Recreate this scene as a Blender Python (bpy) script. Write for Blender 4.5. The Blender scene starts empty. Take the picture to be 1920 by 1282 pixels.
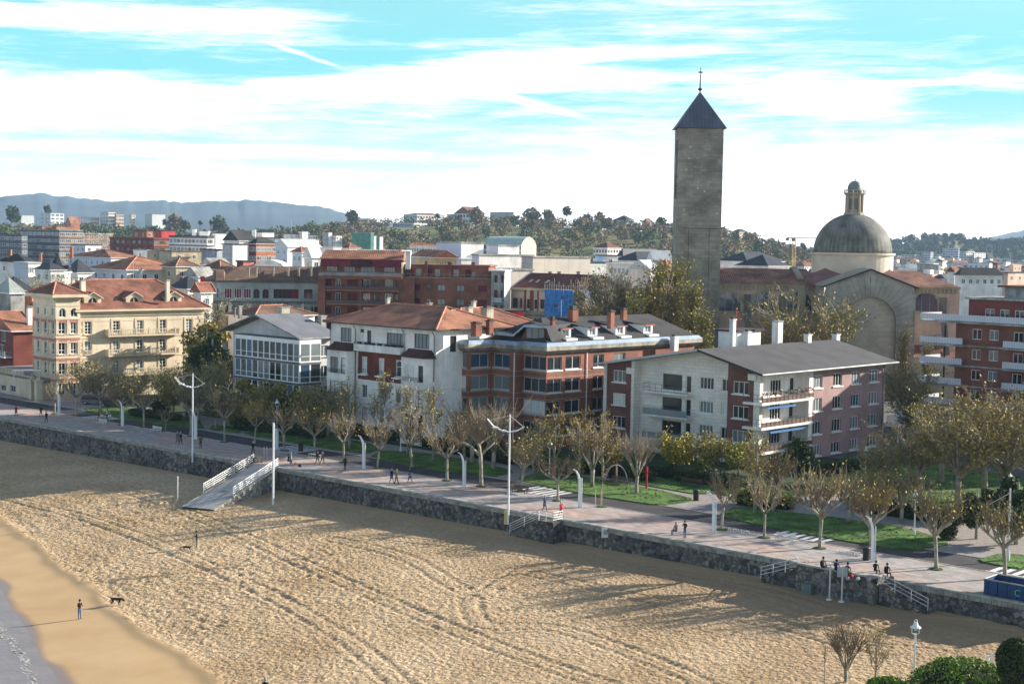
import bpy, bmesh, math, random
import numpy as np
from mathutils import Vector, Matrix, noise as mnoise
R_ = math.radians
S = bpy.context.scene
COL = S.collection
# ---------------------------------------------------------------- camera
F_, HC, ROLL = 2800.0, 28.0, .017
PITCH = math.atan((641 - 450) / F_)
cp, sp, cr, sr = math.cos(PITCH), math.sin(PITCH), math.cos(ROLL), math.sin(ROLL)
FW = Vector((0, cp, -sp)); R0 = Vector((1, 0, 0)); U0 = Vector((0, sp, cp))
RT = R0 * cr + U0 * sr; UP = U0 * cr - R0 * sr
EYE = Vector((0, 0, HC))
cam = bpy.data.cameras.new('camera'); camo = bpy.data.objects.new('camera', cam); COL.objects.link(camo)
camo.matrix_world = Matrix(((RT.x, UP.x, -FW.x, 0), (RT.y, UP.y, -FW.y, 0), (RT.z, UP.z, -FW.z, HC), (0, 0, 0, 1)))
cam.sensor_width = 36; cam.lens = F_ / 1920 * 36; cam.clip_start = 1; cam.clip_end = 60000
S.camera = camo
# ---------------------------------------------------------------- light
SUN_AZ, SUN_EL = R_(21), R_(19.5)          # azimuth measured from +x towards +y
sv = Vector((math.cos(SUN_AZ) * math.cos(SUN_EL), math.sin(SUN_AZ) * math.cos(SUN_EL), math.sin(SUN_EL)))
sl = bpy.data.lights.new('sun', 'SUN'); sl.energy = 5.0; sl.angle = R_(.5); sl.color = (1, .91, .78)
so = bpy.data.objects.new('sun', sl); COL.objects.link(so); so.location = (0, 0, 300)
so.rotation_euler = sv.to_track_quat('Z', 'Y').to_euler()
w = bpy.data.worlds.new('World'); S.world = w; w.use_nodes = True
N, L = w.node_tree.nodes, w.node_tree.links
N.clear()
out = N.new('ShaderNodeOutputWorld'); bg = N.new('ShaderNodeBackground'); bg.inputs[1].default_value = .072
sky = N.new('ShaderNodeTexSky'); sky.sky_type = 'NISHITA'; sky.sun_disc = False
sky.sun_elevation = SUN_EL; sky.sun_rotation = math.pi / 2 - SUN_AZ; sky.air_density = 1.0; sky.dust_density = .6
def wn(t, **k):
    n = N.new(t)
    for a, b in k.items(): setattr(n, a, b)
    return n
def wm(op, a, b=None, c=None):
    n = N.new('ShaderNodeMath'); n.operation = op
    for i, x in enumerate((a, b, c)):
        if x is None: continue
        if isinstance(x, (int, float)): n.inputs[i].default_value = x
        else: L.new(x, n.inputs[i])
    return n.outputs[0]
tc = wn('ShaderNodeTexCoord'); sx = wn('ShaderNodeSeparateXYZ'); L.new(tc.outputs['Generated'], sx.inputs[0])
az = wm('ARCTAN2', sx.outputs[0], sx.outputs[1]); el = wm('ARCSINE', sx.outputs[2])
elr = wm('ADD', el, wm('MULTIPLY', az, -.02))
def wnoise(sxx, syy, off, det=6, dist=0., rough=.55):
    c = wn('ShaderNodeCombineXYZ'); L.new(wm('MULTIPLY_ADD', az, sxx, off), c.inputs[0]); L.new(wm('MULTIPLY', elr, syy), c.inputs[1])
    n = wn('ShaderNodeTexNoise'); n.inputs['Scale'].default_value = 1; n.inputs['Detail'].default_value = det
    n.inputs['Roughness'].default_value = rough; n.inputs['Distortion'].default_value = dist
    L.new(c.outputs[0], n.inputs[0]); return n.outputs[0]
def blob(ax, ay, wx, wy, tilt=0.):     # a soft bank of cloud round azimuth ax, elevation ay (radians)
    dx = wm('DIVIDE', wm('SUBTRACT', az, ax), wx)
    dy = wm('DIVIDE', wm('SUBTRACT', wm('SUBTRACT', el, wm('MULTIPLY', wm('SUBTRACT', az, ax), tilt)), ay), wy)
    d = wm('ADD', wm('MULTIPLY', dx, dx), wm('MULTIPLY', dy, dy))
    return wm('MAXIMUM', wm('SUBTRACT', 1.0, d), 0.0)
big = wnoise(8, 70, 3.1, 10, .9, .6); fine = wnoise(22, 300, 9.7, 8, 1.2, .65)
acc = wm('ADD', wm('MULTIPLY', wm('SUBTRACT', big, .5), 2.6), wm('MULTIPLY', wm('SUBTRACT', fine, .5), 1.9))
for b in [(-.25, .1365, .19, .010, .03), (-.26, .0835, .17, .022, .03), (-.08, .098, .12, .010, .02), (.0, .108, .12, .012, 0), (.04, .122, .16, .006, .04), (.19, .098, .085, .017, -.1), (.25, .104, .12, .003, .03), (.0, .093, .06, .0035, -.25), (-.14, .118, .03, .002, -.3),
          (.14, .0, .25, .085, 0), (-.2, .0, .5, .026, 0), (.3, .05, .14, .03, 0), (-.2, .055, .2, .006, 0)]:
    acc = wm('ADD', acc, wm('MULTIPLY', blob(*b), 1.0))
for b in [(-.07, .142, .09, .014, 0), (.3, .155, .12, .035, 0), (-.28, .112, .1, .008, 0), (.31, .088, .07, .012, 0), (-.1, .118, .1, .008, 0), (-.2, .16, .3, .012, 0)]:
    acc = wm('SUBTRACT', acc, wm('MULTIPLY', blob(*b), .75))
mr = wn('ShaderNodeMapRange'); mr.interpolation_type = 'SMOOTHSTEP'
mr.inputs[1].default_value = -.45; mr.inputs[2].default_value = .95; L.new(acc, mr.inputs[0])
cy = wn('ShaderNodeMix', data_type='RGBA'); eg = wn('ShaderNodeMapRange'); L.new(el, eg.inputs[0]); eg.inputs[1].default_value = .12; eg.inputs[2].default_value = .24; eg.inputs[3].default_value = .85; eg.inputs[4].default_value = .0
L.new(eg.outputs[0], cy.inputs[0]); L.new(sky.outputs[0], cy.inputs[6])
hg = wn('ShaderNodeMix', data_type='RGBA'); hm = wn('ShaderNodeMapRange'); L.new(el, hm.inputs[0]); hm.inputs[1].default_value = 0; hm.inputs[2].default_value = .1; L.new(hm.outputs[0], hg.inputs[0]); hg.inputs[6].default_value = (7.2, 7.3, 7.2, 1); hg.inputs[7].default_value = (1.1, 5.0, 5.3, 1); L.new(hg.outputs[2], cy.inputs[7])
hi = wn('ShaderNodeMapRange'); L.new(el, hi.inputs[0]); hi.inputs[1].default_value = .17; hi.inputs[2].default_value = .42; hi.inputs[3].default_value = 1; hi.inputs[4].default_value = .1
mx = wn('ShaderNodeMix', data_type='RGBA'); L.new(wm('MULTIPLY', mr.outputs[0], hi.outputs[0]), mx.inputs[0]); L.new(cy.outputs[2], mx.inputs[6])
mx.inputs[7].default_value = (8.2, 8.0, 7.9, 1)
gl = wn('ShaderNodeMapRange'); L.new(el, gl.inputs[0]); gl.inputs[1].default_value = .0; gl.inputs[2].default_value = .06; gl.inputs[3].default_value = 2.1; gl.inputs[4].default_value = 1
vs = wn('ShaderNodeVectorMath', operation='SCALE'); L.new(mx.outputs[2], vs.inputs[0]); L.new(gl.outputs[0], vs.inputs['Scale']); L.new(vs.outputs[0], bg.inputs[0]); L.new(bg.outputs[0], out.inputs[0])
S.view_settings.view_transform = 'Standard'; S.view_settings.look = 'None'; S.view_settings.exposure = 1.32; S.view_settings.gamma = 1
S.render.engine = 'CYCLES'; S.cycles.max_bounces = 4; S.cycles.diffuse_bounces = 2; S.cycles.glossy_bounces = 2
S.cycles.transparent_max_bounces = 4; S.cycles.volume_bounces = 0; S.cycles.volume_max_steps = 64
# ---------------------------------------------------------------- where a pixel of the photograph stands in the world
def ray(x, y): return FW + RT * ((x - 960) / F_) + UP * ((641 - y) / F_)
def G(x, y, z=0.):
    d = ray(x, y); return EYE + d * ((z - HC) / d.z)
def AT(x, y, Y):
    d = ray(x, y); return EYE + d * (Y / d.y)
def PX(v):
    v = Vector(v) - EYE; d = v.dot(FW)
    return 960 + F_ * v.dot(RT) / d, 641 - F_ * v.dot(UP) / d
WO = Vector((41, 116)); WE = Vector((-.738, .675)); WNV = Vector((-.675, -.738))   # sea wall: origin, along it, seaward
def ST(s, t, z=0.): return Vector((WO.x + WE.x * s + WNV.x * t, WO.y + WE.y * s + WNV.y * t, z))
def toST(p): d = Vector((p[0], p[1])) - WO; return d.dot(WE), d.dot(WNV)
def GST(x, y, z=0.): return toST(G(x, y, z))
# ---------------------------------------------------------------- materials
MATS = {}
def M(name, col, rough=.85, kind=None, a=.25, sc=1., col2=None, bump=0., metal=0., k=(1, .5), spec=.3, rot=0.):
    if name in MATS: return MATS[name]
    m = bpy.data.materials.new(name); m.use_nodes = True; MATS[name] = m
    nt = m.node_tree; n = nt.nodes; l = nt.links; b = n['Principled BSDF']
    b.inputs['Roughness'].default_value = rough; b.inputs['Metallic'].default_value = metal; b.inputs['Specular IOR Level'].default_value = spec
    geo = n.new('ShaderNodeNewGeometry'); uv = n.new('ShaderNodeUVMap')
    def noi(scale, det=4, src=None):
        t = n.new('ShaderNodeTexNoise'); t.inputs['Scale'].default_value = scale; t.inputs['Detail'].default_value = det
        l.new(src or geo.outputs['Position'], t.inputs[0]); return t.outputs[0]
    def mix(f, c1, c2, bl='MIX'):
        t = n.new('ShaderNodeMix'); t.data_type = 'RGBA'; t.blend_type = bl
        for i, x in ((0, f), (6, c1), (7, c2)):
            if isinstance(x, (int, float)): t.inputs[i].default_value = x
            elif isinstance(x, tuple): t.inputs[i].default_value = x if len(x) == 4 else x + (1,)
            else: l.new(x, t.inputs[i])
        return t.outputs[2]
    def ramp(f, lo, hi, a0=0., a1=1.):
        t = n.new('ShaderNodeMapRange'); l.new(f, t.inputs[0])
        for i, x in enumerate((lo, hi, a0, a1)): t.inputs[i + 1].default_value = x
        return t.outputs[0]
    mp = n.new('ShaderNodeMapping'); l.new(uv.outputs[0], mp.inputs[0]); mp.inputs['Rotation'].default_value[2] = rot
    c = col; h = None
    dk = tuple(x * (1 - a) for x in col); lt = tuple(min(1, x * (1 + a)) for x in col)
    base = mix(ramp(noi(.35 * sc, 5), .35, .65), dk, lt)
    base = mix(ramp(noi(3.2 * sc, 5), .3, .7), base, mix(1., base, (1 - a * .6,) * 3, 'MULTIPLY'))
    if kind in ('brick', 'block', 'pave'):
        t = n.new('ShaderNodeTexBrick'); l.new(mp.outputs[0], t.inputs[0]); t.inputs['Scale'].default_value = 1
        t.inputs['Brick Width'].default_value = k[0]; t.inputs['Row Height'].default_value = k[1]
        t.inputs['Mortar Size'].default_value = k[1] * (.035 if kind != 'brick' else .08); t.inputs['Bias'].default_value = 0
        t.inputs['Color1'].default_value = (1, 1, 1, 1); t.inputs['Color2'].default_value = (1 - a * 1.2,) * 3 + (1,)
        t.inputs['Mortar'].default_value = (.6, .6, .6, 1) if kind != 'brick' else (.85, .85, .85, 1)
        c = mix(1., base, t.outputs[0], 'MULTIPLY')
        if kind == 'pave' and col2: 
            t2 = n.new('ShaderNodeTexBrick'); l.new(mp.outputs[0], t2.inputs[0]); t2.inputs['Scale'].default_value = 1
            t2.inputs['Brick Width'].default_value = 6; t2.inputs['Row Height'].default_value = 3.2; t2.inputs['Mortar Size'].default_value = 0
            t2.inputs['Bias'].default_value = 0; t2.inputs['Color1'].default_value = col + (1,); t2.inputs['Color2'].default_value = col2 + (1,)
            c = mix(1., t2.outputs[0], t.outputs[0], 'MULTIPLY'); c = mix(ramp(noi(1.1, 5), .3, .7), c, mix(1., c, (.8, .8, .8), 'MULTIPLY'))
    elif kind == 'tile':
        s_ = n.new('ShaderNodeSeparateXYZ'); l.new(mp.outputs[0], s_.inputs[0])
        t = n.new('ShaderNodeMath'); t.operation = 'MULTIPLY'; l.new(s_.outputs[0], t.inputs[0]); t.inputs[1].default_value = 2 * math.pi / k[0]
        t2 = n.new('ShaderNodeMath'); t2.operation = 'SINE'; l.new(t.outputs[0], t2.inputs[0]); h = t2.outputs[0]
        c = mix(ramp(h, -1, .4), mix(1., base, (.5, .45, .45), 'MULTIPLY'), base)
        r = n.new('ShaderNodeMath'); r.operation = 'MULTIPLY'; l.new(s_.outputs[1], r.inputs[0]); r.inputs[1].default_value = 2 * math.pi / .6
        r2 = n.new('ShaderNodeMath'); r2.operation = 'SINE'; l.new(r.outputs[0], r2.inputs[0])
        c = mix(ramp(r2.outputs[0], .5, 1), c, mix(1., c, (.75, .75, .75), 'MULTIPLY'))
        wn_ = n.new('ShaderNodeTexWhiteNoise'); wn_.noise_dimensions = '2D'; sn = n.new('ShaderNodeVectorMath'); sn.operation = 'SNAP'
        sn.inputs[1].default_value = (k[0], .6, 1); l.new(mp.outputs[0], sn.inputs[0]); l.new(sn.outputs[0], wn_.inputs[0])
        c = mix(ramp(wn_.outputs[0], 0, 1), c, mix(1., c, (1.25, 1.2, 1.1), 'MULTIPLY'))
    elif kind == 'rubble':
        v = n.new('ShaderNodeTexVoronoi'); l.new(geo.outputs['Position'], v.inputs[0]); v.inputs['Scale'].default_value = k[0]
        v2 = n.new('ShaderNodeTexVoronoi'); v2.feature = 'DISTANCE_TO_EDGE'; l.new(geo.outputs['Position'], v2.inputs[0]); v2.inputs['Scale'].default_value = k[0]
        sv_ = n.new('ShaderNodeSeparateColor'); l.new(v.outputs['Color'], sv_.inputs[0])
        c = mix(ramp(sv_.outputs[0], .0, 1.), tuple(x * .45 for x in col), col2 or lt); c = mix(ramp(noi(.3, 4), .42, .62), mix(1., c, (.55, .55, .6), 'MULTIPLY'), c)
        c = mix(ramp(v2.outputs[0], 0, .09), tuple(x * .3 for x in col), c); h = v2.outputs[0]
    elif kind == 'streak':   # rain-washed render or concrete
        m2 = n.new('ShaderNodeMapping'); l.new(uv.outputs[0], m2.inputs[0]); m2.inputs['Scale'].default_value = (1.6, .12, 1)
        c = mix(ramp(noi(1., 5, m2.outputs[0]), .42, .72), base, mix(1., base, (1 - a,) * 3, 'MULTIPLY'))
    elif kind == 'seam':
        s_ = n.new('ShaderNodeSeparateXYZ'); l.new(mp.outputs[0], s_.inputs[0])
        t = n.new('ShaderNodeMath'); t.operation = 'PINGPONG'; l.new(s_.outputs[0], t.inputs[0]); t.inputs[1].default_value = k[0] / 2
        c = mix(ramp(t.outputs[0], 0, .06), mix(1., base, (.45, .45, .45), 'MULTIPLY'), base)
    elif kind == 'leaf':
        oi = n.new('ShaderNodeObjectInfo'); c = mix(ramp(noi(sc * 1.2, 2), .3, .7), col, col2 or lt)
        c = mix(ramp(oi.outputs['Random'], 0, 1), c, mix(1., c, (1.25, 1.1, .8), 'MULTIPLY'))
    else: c = base
    if isinstance(c, tuple): b.inputs['Base Color'].default_value = c + (1,)
    else: l.new(c, b.inputs['Base Color'])
    if bump:
        bn = n.new('ShaderNodeBump'); bn.inputs['Strength'].default_value = 1; bn.inputs['Distance'].default_value = bump
        l.new(h if h is not None else noi(k[0] if kind is None else 4., 4), bn.inputs['Height']); l.new(bn.outputs[0], b.inputs['Normal'])
    return m
def glassm(name, col, rough=.06, spec=.6):
    if name in MATS: return MATS[name]
    m = M(name, col, rough, a=.15, spec=spec); return m
# ---------------------------------------------------------------- mesh builder
class MB:
    def __init__(s): s.v = []; s.f = []; s.mi = []; s.m = 0
    def mat(s, i): s.m = i; return s
    def face(s, pts, m=None):
        i = len(s.v); s.v += [tuple(p) for p in pts]; s.f.append(tuple(range(i, i + len(pts)))); s.mi.append(s.m if m is None else m)
    def box(s, x0, y0, z0, x1, y1, z1, T=None):
        c = [(x, y, z) for z in (z0, z1) for y in (y0, y1) for x in (x0, x1)]
        if T: c = [T(*p) for p in c]
        i = len(s.v); s.v += [tuple(p) for p in c]
        for q in ((0, 2, 3, 1), (4, 5, 7, 6), (0, 1, 5, 4), (2, 6, 7, 3), (0, 4, 6, 2), (1, 3, 7, 5)): s.f.append(tuple(i + a for a in q)); s.mi.append(s.m)
    def prism(s, poly, z0, z1, top=True, bot=True):
        a = [(p[0], p[1], z0) for p in poly]; b = [(p[0], p[1], z1) for p in poly]; i = len(s.v); n = len(poly); s.v += a + b
        for q in range(n): s.f.append((i + q, i + (q + 1) % n, i + n + (q + 1) % n, i + n + q)); s.mi.append(s.m)
        if top: s.f.append(tuple(i + n + q for q in range(n))); s.mi.append(s.m)
        if bot: s.f.append(tuple(i + q for q in reversed(range(n)))); s.mi.append(s.m)
    def tube(s, path, rad, n=6, cap=True):
        rad = rad if isinstance(rad, (list, tuple)) else [rad] * len(path); P = [Vector(p) for p in path]; i0 = len(s.v)
        ref = None
        for k, p in enumerate(P):
            d = (P[min(k + 1, len(P) - 1)] - P[max(k - 1, 0)]).normalized()
            if ref is None: ref = Vector((1, 0, 0)) if abs(d.x) < .8 else Vector((0, 1, 0))
            u = (ref - d * ref.dot(d)).normalized(); w_ = d.cross(u); ref = u
            for q in range(n):
                an = 2 * math.pi * q / n; s.v.append(tuple(p + (u * math.cos(an) + w_ * math.sin(an)) * rad[k]))
        for k in range(len(P) - 1):
            for q in range(n): s.f.append((i0 + k * n + q, i0 + k * n + (q + 1) % n, i0 + (k + 1) * n + (q + 1) % n, i0 + (k + 1) * n + q)); s.mi.append(s.m)
        if cap:
            s.f.append(tuple(i0 + q for q in reversed(range(n)))); s.mi.append(s.m)
            s.f.append(tuple(i0 + (len(P) - 1) * n + q for q in range(n))); s.mi.append(s.m)
    def lathe(s, prof, c=(0, 0, 0), n=12, sx=1, sy=1, a0=0.):
        i0 = len(s.v)
        for r, z in prof:
            for q in range(n): an = a0 + 2 * math.pi * q / n; s.v.append((c[0] + r * sx * math.cos(an), c[1] + r * sy * math.sin(an), c[2] + z))
        for k in range(len(prof) - 1):
            for q in range(n): s.f.append((i0 + k * n + q, i0 + k * n + (q + 1) % n, i0 + (k + 1) * n + (q + 1) % n, i0 + (k + 1) * n + q)); s.mi.append(s.m)
        s.f.append(tuple(i0 + q for q in reversed(range(n)))); s.mi.append(s.m); s.f.append(tuple(i0 + (len(prof) - 1) * n + q for q in range(n))); s.mi.append(s.m)
    def mesh(s, name, mats, smooth=False, uv=True, org=None):
        me = bpy.data.meshes.new(name)
        v = s.v if org is None else [(a - org[0], b - org[1], c - org[2]) for a, b, c in s.v]
        me.from_pydata(v, [], s.f)
        for m in (mats if isinstance(mats, (list, tuple)) else [mats]): me.materials.append(m)
        if len(me.materials) > 1: me.polygons.foreach_set('material_index', s.mi)
        if smooth: me.polygons.foreach_set('use_smooth', [True] * len(me.polygons))
        if uv:
            u = me.uv_layers.new(name='UVMap').data
            for p in me.polygons:
                nn = p.normal
                if abs(nn.z) > .985: ux, uy = Vector((1, 0, 0)), Vector((0, 1, 0))
                else: ux = Vector((-nn.y, nn.x, 0)).normalized(); uy = nn.cross(ux)
                for li in p.loop_indices:
                    co = me.vertices[me.loops[li].vertex_index].co; u[li].uv = (co.dot(ux), co.dot(uy))
        me.validate(); return me
    def build(s, name, mats, parent=None, loc=None, rz=0., smooth=False, uv=True, world=False):
        org = None
        if world and parent is not None: org = parent.location
        o = bpy.data.objects.new(name, s.mesh(name, mats, smooth, uv, org)); COL.objects.link(o)
        if parent: o.parent = parent
        if loc is not None: o.location = loc
        o.rotation_euler[2] = rz
        return o
def tag(o, label=None, cat=None, group=None, kind=None):
    if label: o['label'] = label
    if cat: o['category'] = cat
    if group: o['group'] = group
    if kind: o['kind'] = kind
    return o
def empty(name, loc, rz=0., label=None, cat=None, group=None):
    o = bpy.data.objects.new(name, None); COL.objects.link(o); o.location = loc; o.rotation_euler[2] = rz; o.empty_display_size = .5
    return tag(o, label, cat, group)
def inst(name, me, parent, loc, rz=0., sc=None):
    o = bpy.data.objects.new(name, me); COL.objects.link(o); o.parent = parent; o.location = loc; o.rotation_euler[2] = rz
    if sc: o.scale = sc if isinstance(sc, tuple) else (sc,) * 3
    return o
def copy_tree(o, parent=None):
    c = o.copy(); COL.objects.link(c); c.parent = parent
    for ch in o.children: copy_tree(ch, c)
    return c
def rect(c, ux, uy, a, b): c = Vector(c[:2]); return [c, c + ux * a, c + ux * a + uy * b, c + uy * b]
# ---------------------------------------------------------------- common materials
white = M('white_paint', (.78, .78, .76), .5, a=.06); grey = M('grey_paint', (.35, .36, .37), .6, a=.1); dark = M('dark_metal', (.03, .03, .035), .5, a=.2)
cream = M('cream_render', (.62, .53, .39), .85, 'streak', a=.12); creamtrim = M('cream_trim', (.55, .46, .33), .8, a=.12); pinkband = M('pink_brick_band', (.45, .2, .16), .85, 'brick', a=.15, k=(.25, .07))
wrender = M('white_render', (.8, .77, .74), .85, 'streak', a=.16); wstone = M('pale_stone_cladding', (.8, .76, .7), .85, 'block', a=.1, k=(1.1, .45)); whitebrick = M('old_brick', (.2, .055, .04), .85, 'brick', a=.25, k=(.25, .07))
rbrick = M('red_brick', (.29, .115, .075), .85, 'brick', a=.25, k=(.25, .07)); pbrick = M('pink_brick', (.38, .245, .235), .85, 'brick', a=.15, k=(.25, .07)); dbrick = M('dark_red_brick', (.2, .06, .05), .85, 'brick', a=.2, k=(.25, .07)); obrick = M('orange_brick', (.4, .16, .09), .85, 'brick', a=.15, k=(.25, .07))
tileo = M('orange_roof_tile', (.38, .18, .115), .85, 'tile', a=.35, k=(.45, 1)); tiler = M('red_roof_tile', (.26, .115, .08), .85, 'tile', a=.4, k=(.45, 1)); tileb = M('brown_roof_tile', (.2, .125, .09), .85, 'tile', a=.35, k=(.35, 1)); tilec = M('church_roof_tile', (.29, .155, .115), .85, 'tile', a=.4, k=(.42, 1))
slate = M('slate', (.055, .062, .075), .6, 'block', a=.2, k=(.4, .25)); felt = M('roof_felt', (.05, .05, .053), .9, a=.25, sc=.8); zinc = M('zinc_flashing', (.3, .38, .48), .4, a=.15, metal=.3, sc=3); conc = M('grey_concrete', (.36, .36, .34), .9, 'streak', a=.4)
stone = M('church_stone', (.32, .29, .24), .9, 'block', a=.24, k=(1.3, .55), bump=0); cstone = M('carved_stone', (.36, .32, .24), .9, a=.2); pinkr = M('pink_render', (.58, .41, .32), .9, 'streak', a=.15); bluew_shade = M('pale_blue_and_shaded_white', (.5, .56, .66), .8, a=.06)  # blue tint also paints shade onto the left faces of white buildings
gdark = glassm('window_glass', (.025, .03, .037)); gcurt = glassm('curtained_glass', (.17, .2, .21), .15, .5); gblue = glassm('blue_tinted_glass', (.03, .07, .13)); shut = M('white_roller_blind', (.7, .71, .71), .6, 'seam', a=.05, k=(.3, 1)); gvoid = M('dark_opening', (.012, .012, .014), .9); maroon = M('maroon_awning', (.16, .02, .035), .8, a=.1); redm = M('red_paint', (.45, .03, .03), .5, a=.1); wood = M('brown_wood', (.16, .08, .05), .7, a=.2)
PANES = [gdark, gcurt, gblue, shut, maroon]
# ---------------------------------------------------------------- windows and walls
WC = {}
def win_mesh(w, h, fm, nv, nh, pane, rev, arch, low):
    k = (round(w, 1), round(h, 1), fm.name, nv, nh, pane, rev, arch, low)
    if k in WC: return WC[k]
    a = MB(); t = .1; y0, y1 = rev - .05, rev
    if arch:
        n = 8; r = w / 2; zc = h - r
        o_ = [(-r, 0)] + [(-r * math.cos(math.pi * i / n), zc + r * math.sin(math.pi * i / n)) for i in range(n + 1)] + [(r, 0)]
        i_ = [(-(r - t), t)] + [(-(r - t) * math.cos(math.pi * i / n), zc + (r - t) * math.sin(math.pi * i / n)) for i in range(n + 1)] + [(r - t, t)]
        for i in range(len(o_)):
            j = (i + 1) % len(o_); a.face([(o_[i][0], y0, o_[i][1]), (o_[j][0], y0, o_[j][1]), (i_[j][0], y0, i_[j][1]), (i_[i][0], y0, i_[i][1])][::-1])
    else:
        a.box(-w / 2, y0, 0, -w / 2 + t, y1, h); a.box(w / 2 - t, y0, 0, w / 2, y1, h); a.box(-w / 2 + t, y0, 0, w / 2 - t, y1, t); a.box(-w / 2 + t, y0, h - t, w / 2 - t, y1, h)
    ht = h - (w / 2 if arch else 0)
    for i in range(1, nv): x = -w / 2 + w * i / nv; a.box(x - t * .4, y0 + .004, t, x + t * .4, y1 - .004, h - t - (0 if not arch else .02))
    for i in range(1, nh): z = ht * i / nh; a.box(-w / 2 + t, y0 + .008, z - t * .35, w / 2 - t, y1 - .008, z + t * .35)
    if low: z = h * low; a.box(-w / 2 + t, y0 + .006, z - t * .4, w / 2 - t, y1 - .006, z + t * .4)
    fr = a.mesh('window', fm)
    b = MB(); yg = rev - .015
    if arch: b.face([(x, yg, z) for x, z in i_][::-1])
    else: b.face([(-w / 2 + .01, yg, .01), (w / 2 - .01, yg, .01), (w / 2 - .01, yg, h - .01), (-w / 2 + .01, yg, h - .01)])
    pm = b.mesh('pane', PANES[pane])
    WC[k] = (fr, pm); return WC[k]
SC = {}
class Wall:
    def __init__(s, p0, p1, root, z0=0., z1=10.):
        s.p0 = Vector(p0[:2]); s.p1 = Vector(p1[:2]); s.L = (s.p1 - s.p0).length; s.d = (s.p1 - s.p0) / s.L; s.n = Vector((s.d.y, -s.d.x))
        s.root = root; s.z0 = z0; s.z1 = z1; s.holes = []; s.ang = math.atan2(s.d.y, s.d.x)
    def uv(s, x, y):   # where the line of sight through a pixel meets this wall
        d = ray(x, y); den = d.x * s.n.x + d.y * s.n.y; t = (s.p0.x * s.n.x + s.p0.y * s.n.y) / den; P = EYE + d * t
        return (P.x - s.p0.x) * s.d.x + (P.y - s.p0.y) * s.d.y, P.z
    def W(s, u, z, o=0.): q = s.p0 + s.d * u + s.n * o; return (q.x, q.y, z)
    def T(s): return lambda u, y, z: s.W(u, z, -y)      # local (along, inwards, up)
    def win(s, u, z, w, h, fm=None, nv=2, nh=1, pane=0, rev=.18, arch=False, low=0, sill=None, proud=False, name='window'):
        fm = fm or white
        if not proud: s.holes.append((u - w / 2, z, u + w / 2, z + h, arch))
        fr, pm = win_mesh(w, h, fm, nv, nh, pane, -.03 if proud else rev, arch, low)
        loc = Vector(s.W(u, z)) - s.root.location
        o = inst(name, fr, s.root, loc, s.ang); inst('pane', pm, o, (0, 0, 0))
        if sill:
            k = (round(w, 1), sill.name)
            if k not in SC: b = MB(); b.box(-w / 2 - .15, -.16, -.16, w / 2 + .15, .02, -.003); SC[k] = b.mesh('sill', sill)
            inst('sill', SC[k], o, (0, 0, 0))
        return o
    def wpx(s, x0, y0, x1, y1, **k):   # a window whose opening spans these two pixels (top-left, bottom-right)
        u0, za = s.uv(x0, y0); u1, zb = s.uv(x1, y1); um = (u0 + u1) / 2; w_ = abs(u1 - u0); h_ = abs(za - zb)
        sn = lambda q: max(.4, round(q * 5) / 5)
        w_, h_ = sn(w_), sn(h_); um = min(max(um, w_ / 2 + .15), s.L - w_ / 2 - .15); z = min(max(min(za, zb), s.z0 + .1), s.z1 - h_ - .08)
        return s.win(um, z, w_, h_, **k)
    def build(s, mat, name='wall', poly=None, thick=.0):
        b = MB(); hs = s.holes
        us = sorted({0, s.L} | {q for h in hs for q in (h[0], h[2]) if 0 < q < s.L}); zs = sorted({s.z0, s.z1} | {q for h in hs for q in (h[1], h[3]) if s.z0 < q < s.z1})
        for i in range(len(us) - 1):
            um = (us[i] + us[i + 1]) / 2; run = None
            for j in range(len(zs) - 1):
                zm = (zs[j] + zs[j + 1]) / 2; inh = any(h[0] < um < h[2] and h[1] < zm < h[3] for h in hs)
                if not inh:
                    if run is None: run = zs[j]
                if run is not None and (inh or j == len(zs) - 2):
                    ze = zs[j] if inh else zs[j + 1]
                    b.face([s.W(us[i], run), s.W(us[i + 1], run), s.W(us[i + 1], ze), s.W(us[i], ze)]); run = None
        r = .26
        for u0, z0, u1, z1, ar in hs:
            rd = (u1 - u0) / 2; zt = z1 - rd if ar else z1
            b.face([s.W(u0, z0), s.W(u0, z0, -r), s.W(u0, zt, -r), s.W(u0, zt)][::-1]); b.face([s.W(u1, z0), s.W(u1, z0, -r), s.W(u1, zt, -r), s.W(u1, zt)])
            b.face([s.W(u0, z0), s.W(u1, z0), s.W(u1, z0, -r), s.W(u0, z0, -r)])
            if ar:
                n = 8; c = (u0 + u1) / 2; arc = [(c - rd * math.cos(math.pi * i / n), zt + rd * math.sin(math.pi * i / n)) for i in range(n + 1)]
                for i in range(n):
                    a0, a1 = arc[i], arc[i + 1]; b.face([s.W(*a0), s.W(*a1), s.W(*a1, -r), s.W(*a0, -r)][::1])
                    cn = (u0, z1) if i < n / 2 else (u1, z1); b.face([s.W(*a0), s.W(*a1), s.W(*cn)][::-1])
            else: b.face([s.W(u0, z1), s.W(u1, z1), s.W(u1, z1, -r), s.W(u0, z1, -r)][::-1])
        if poly: b.face([s.W(u, z) for u, z in poly])
        return b.build(name, mat, s.root, world=True)
    def band(s, b, z0, z1, o=.08, u0=None, u1=None):   # a moulding running along the wall
        b.box(0 if u0 is None else u0, -o, z0, s.L if u1 is None else u1, .0, z1, T=s.T())
    def box(s, b, u0, u1, z0, z1, o0, o1): b.box(u0, -o1, z0, u1, -o0, z1, T=s.T())
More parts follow.
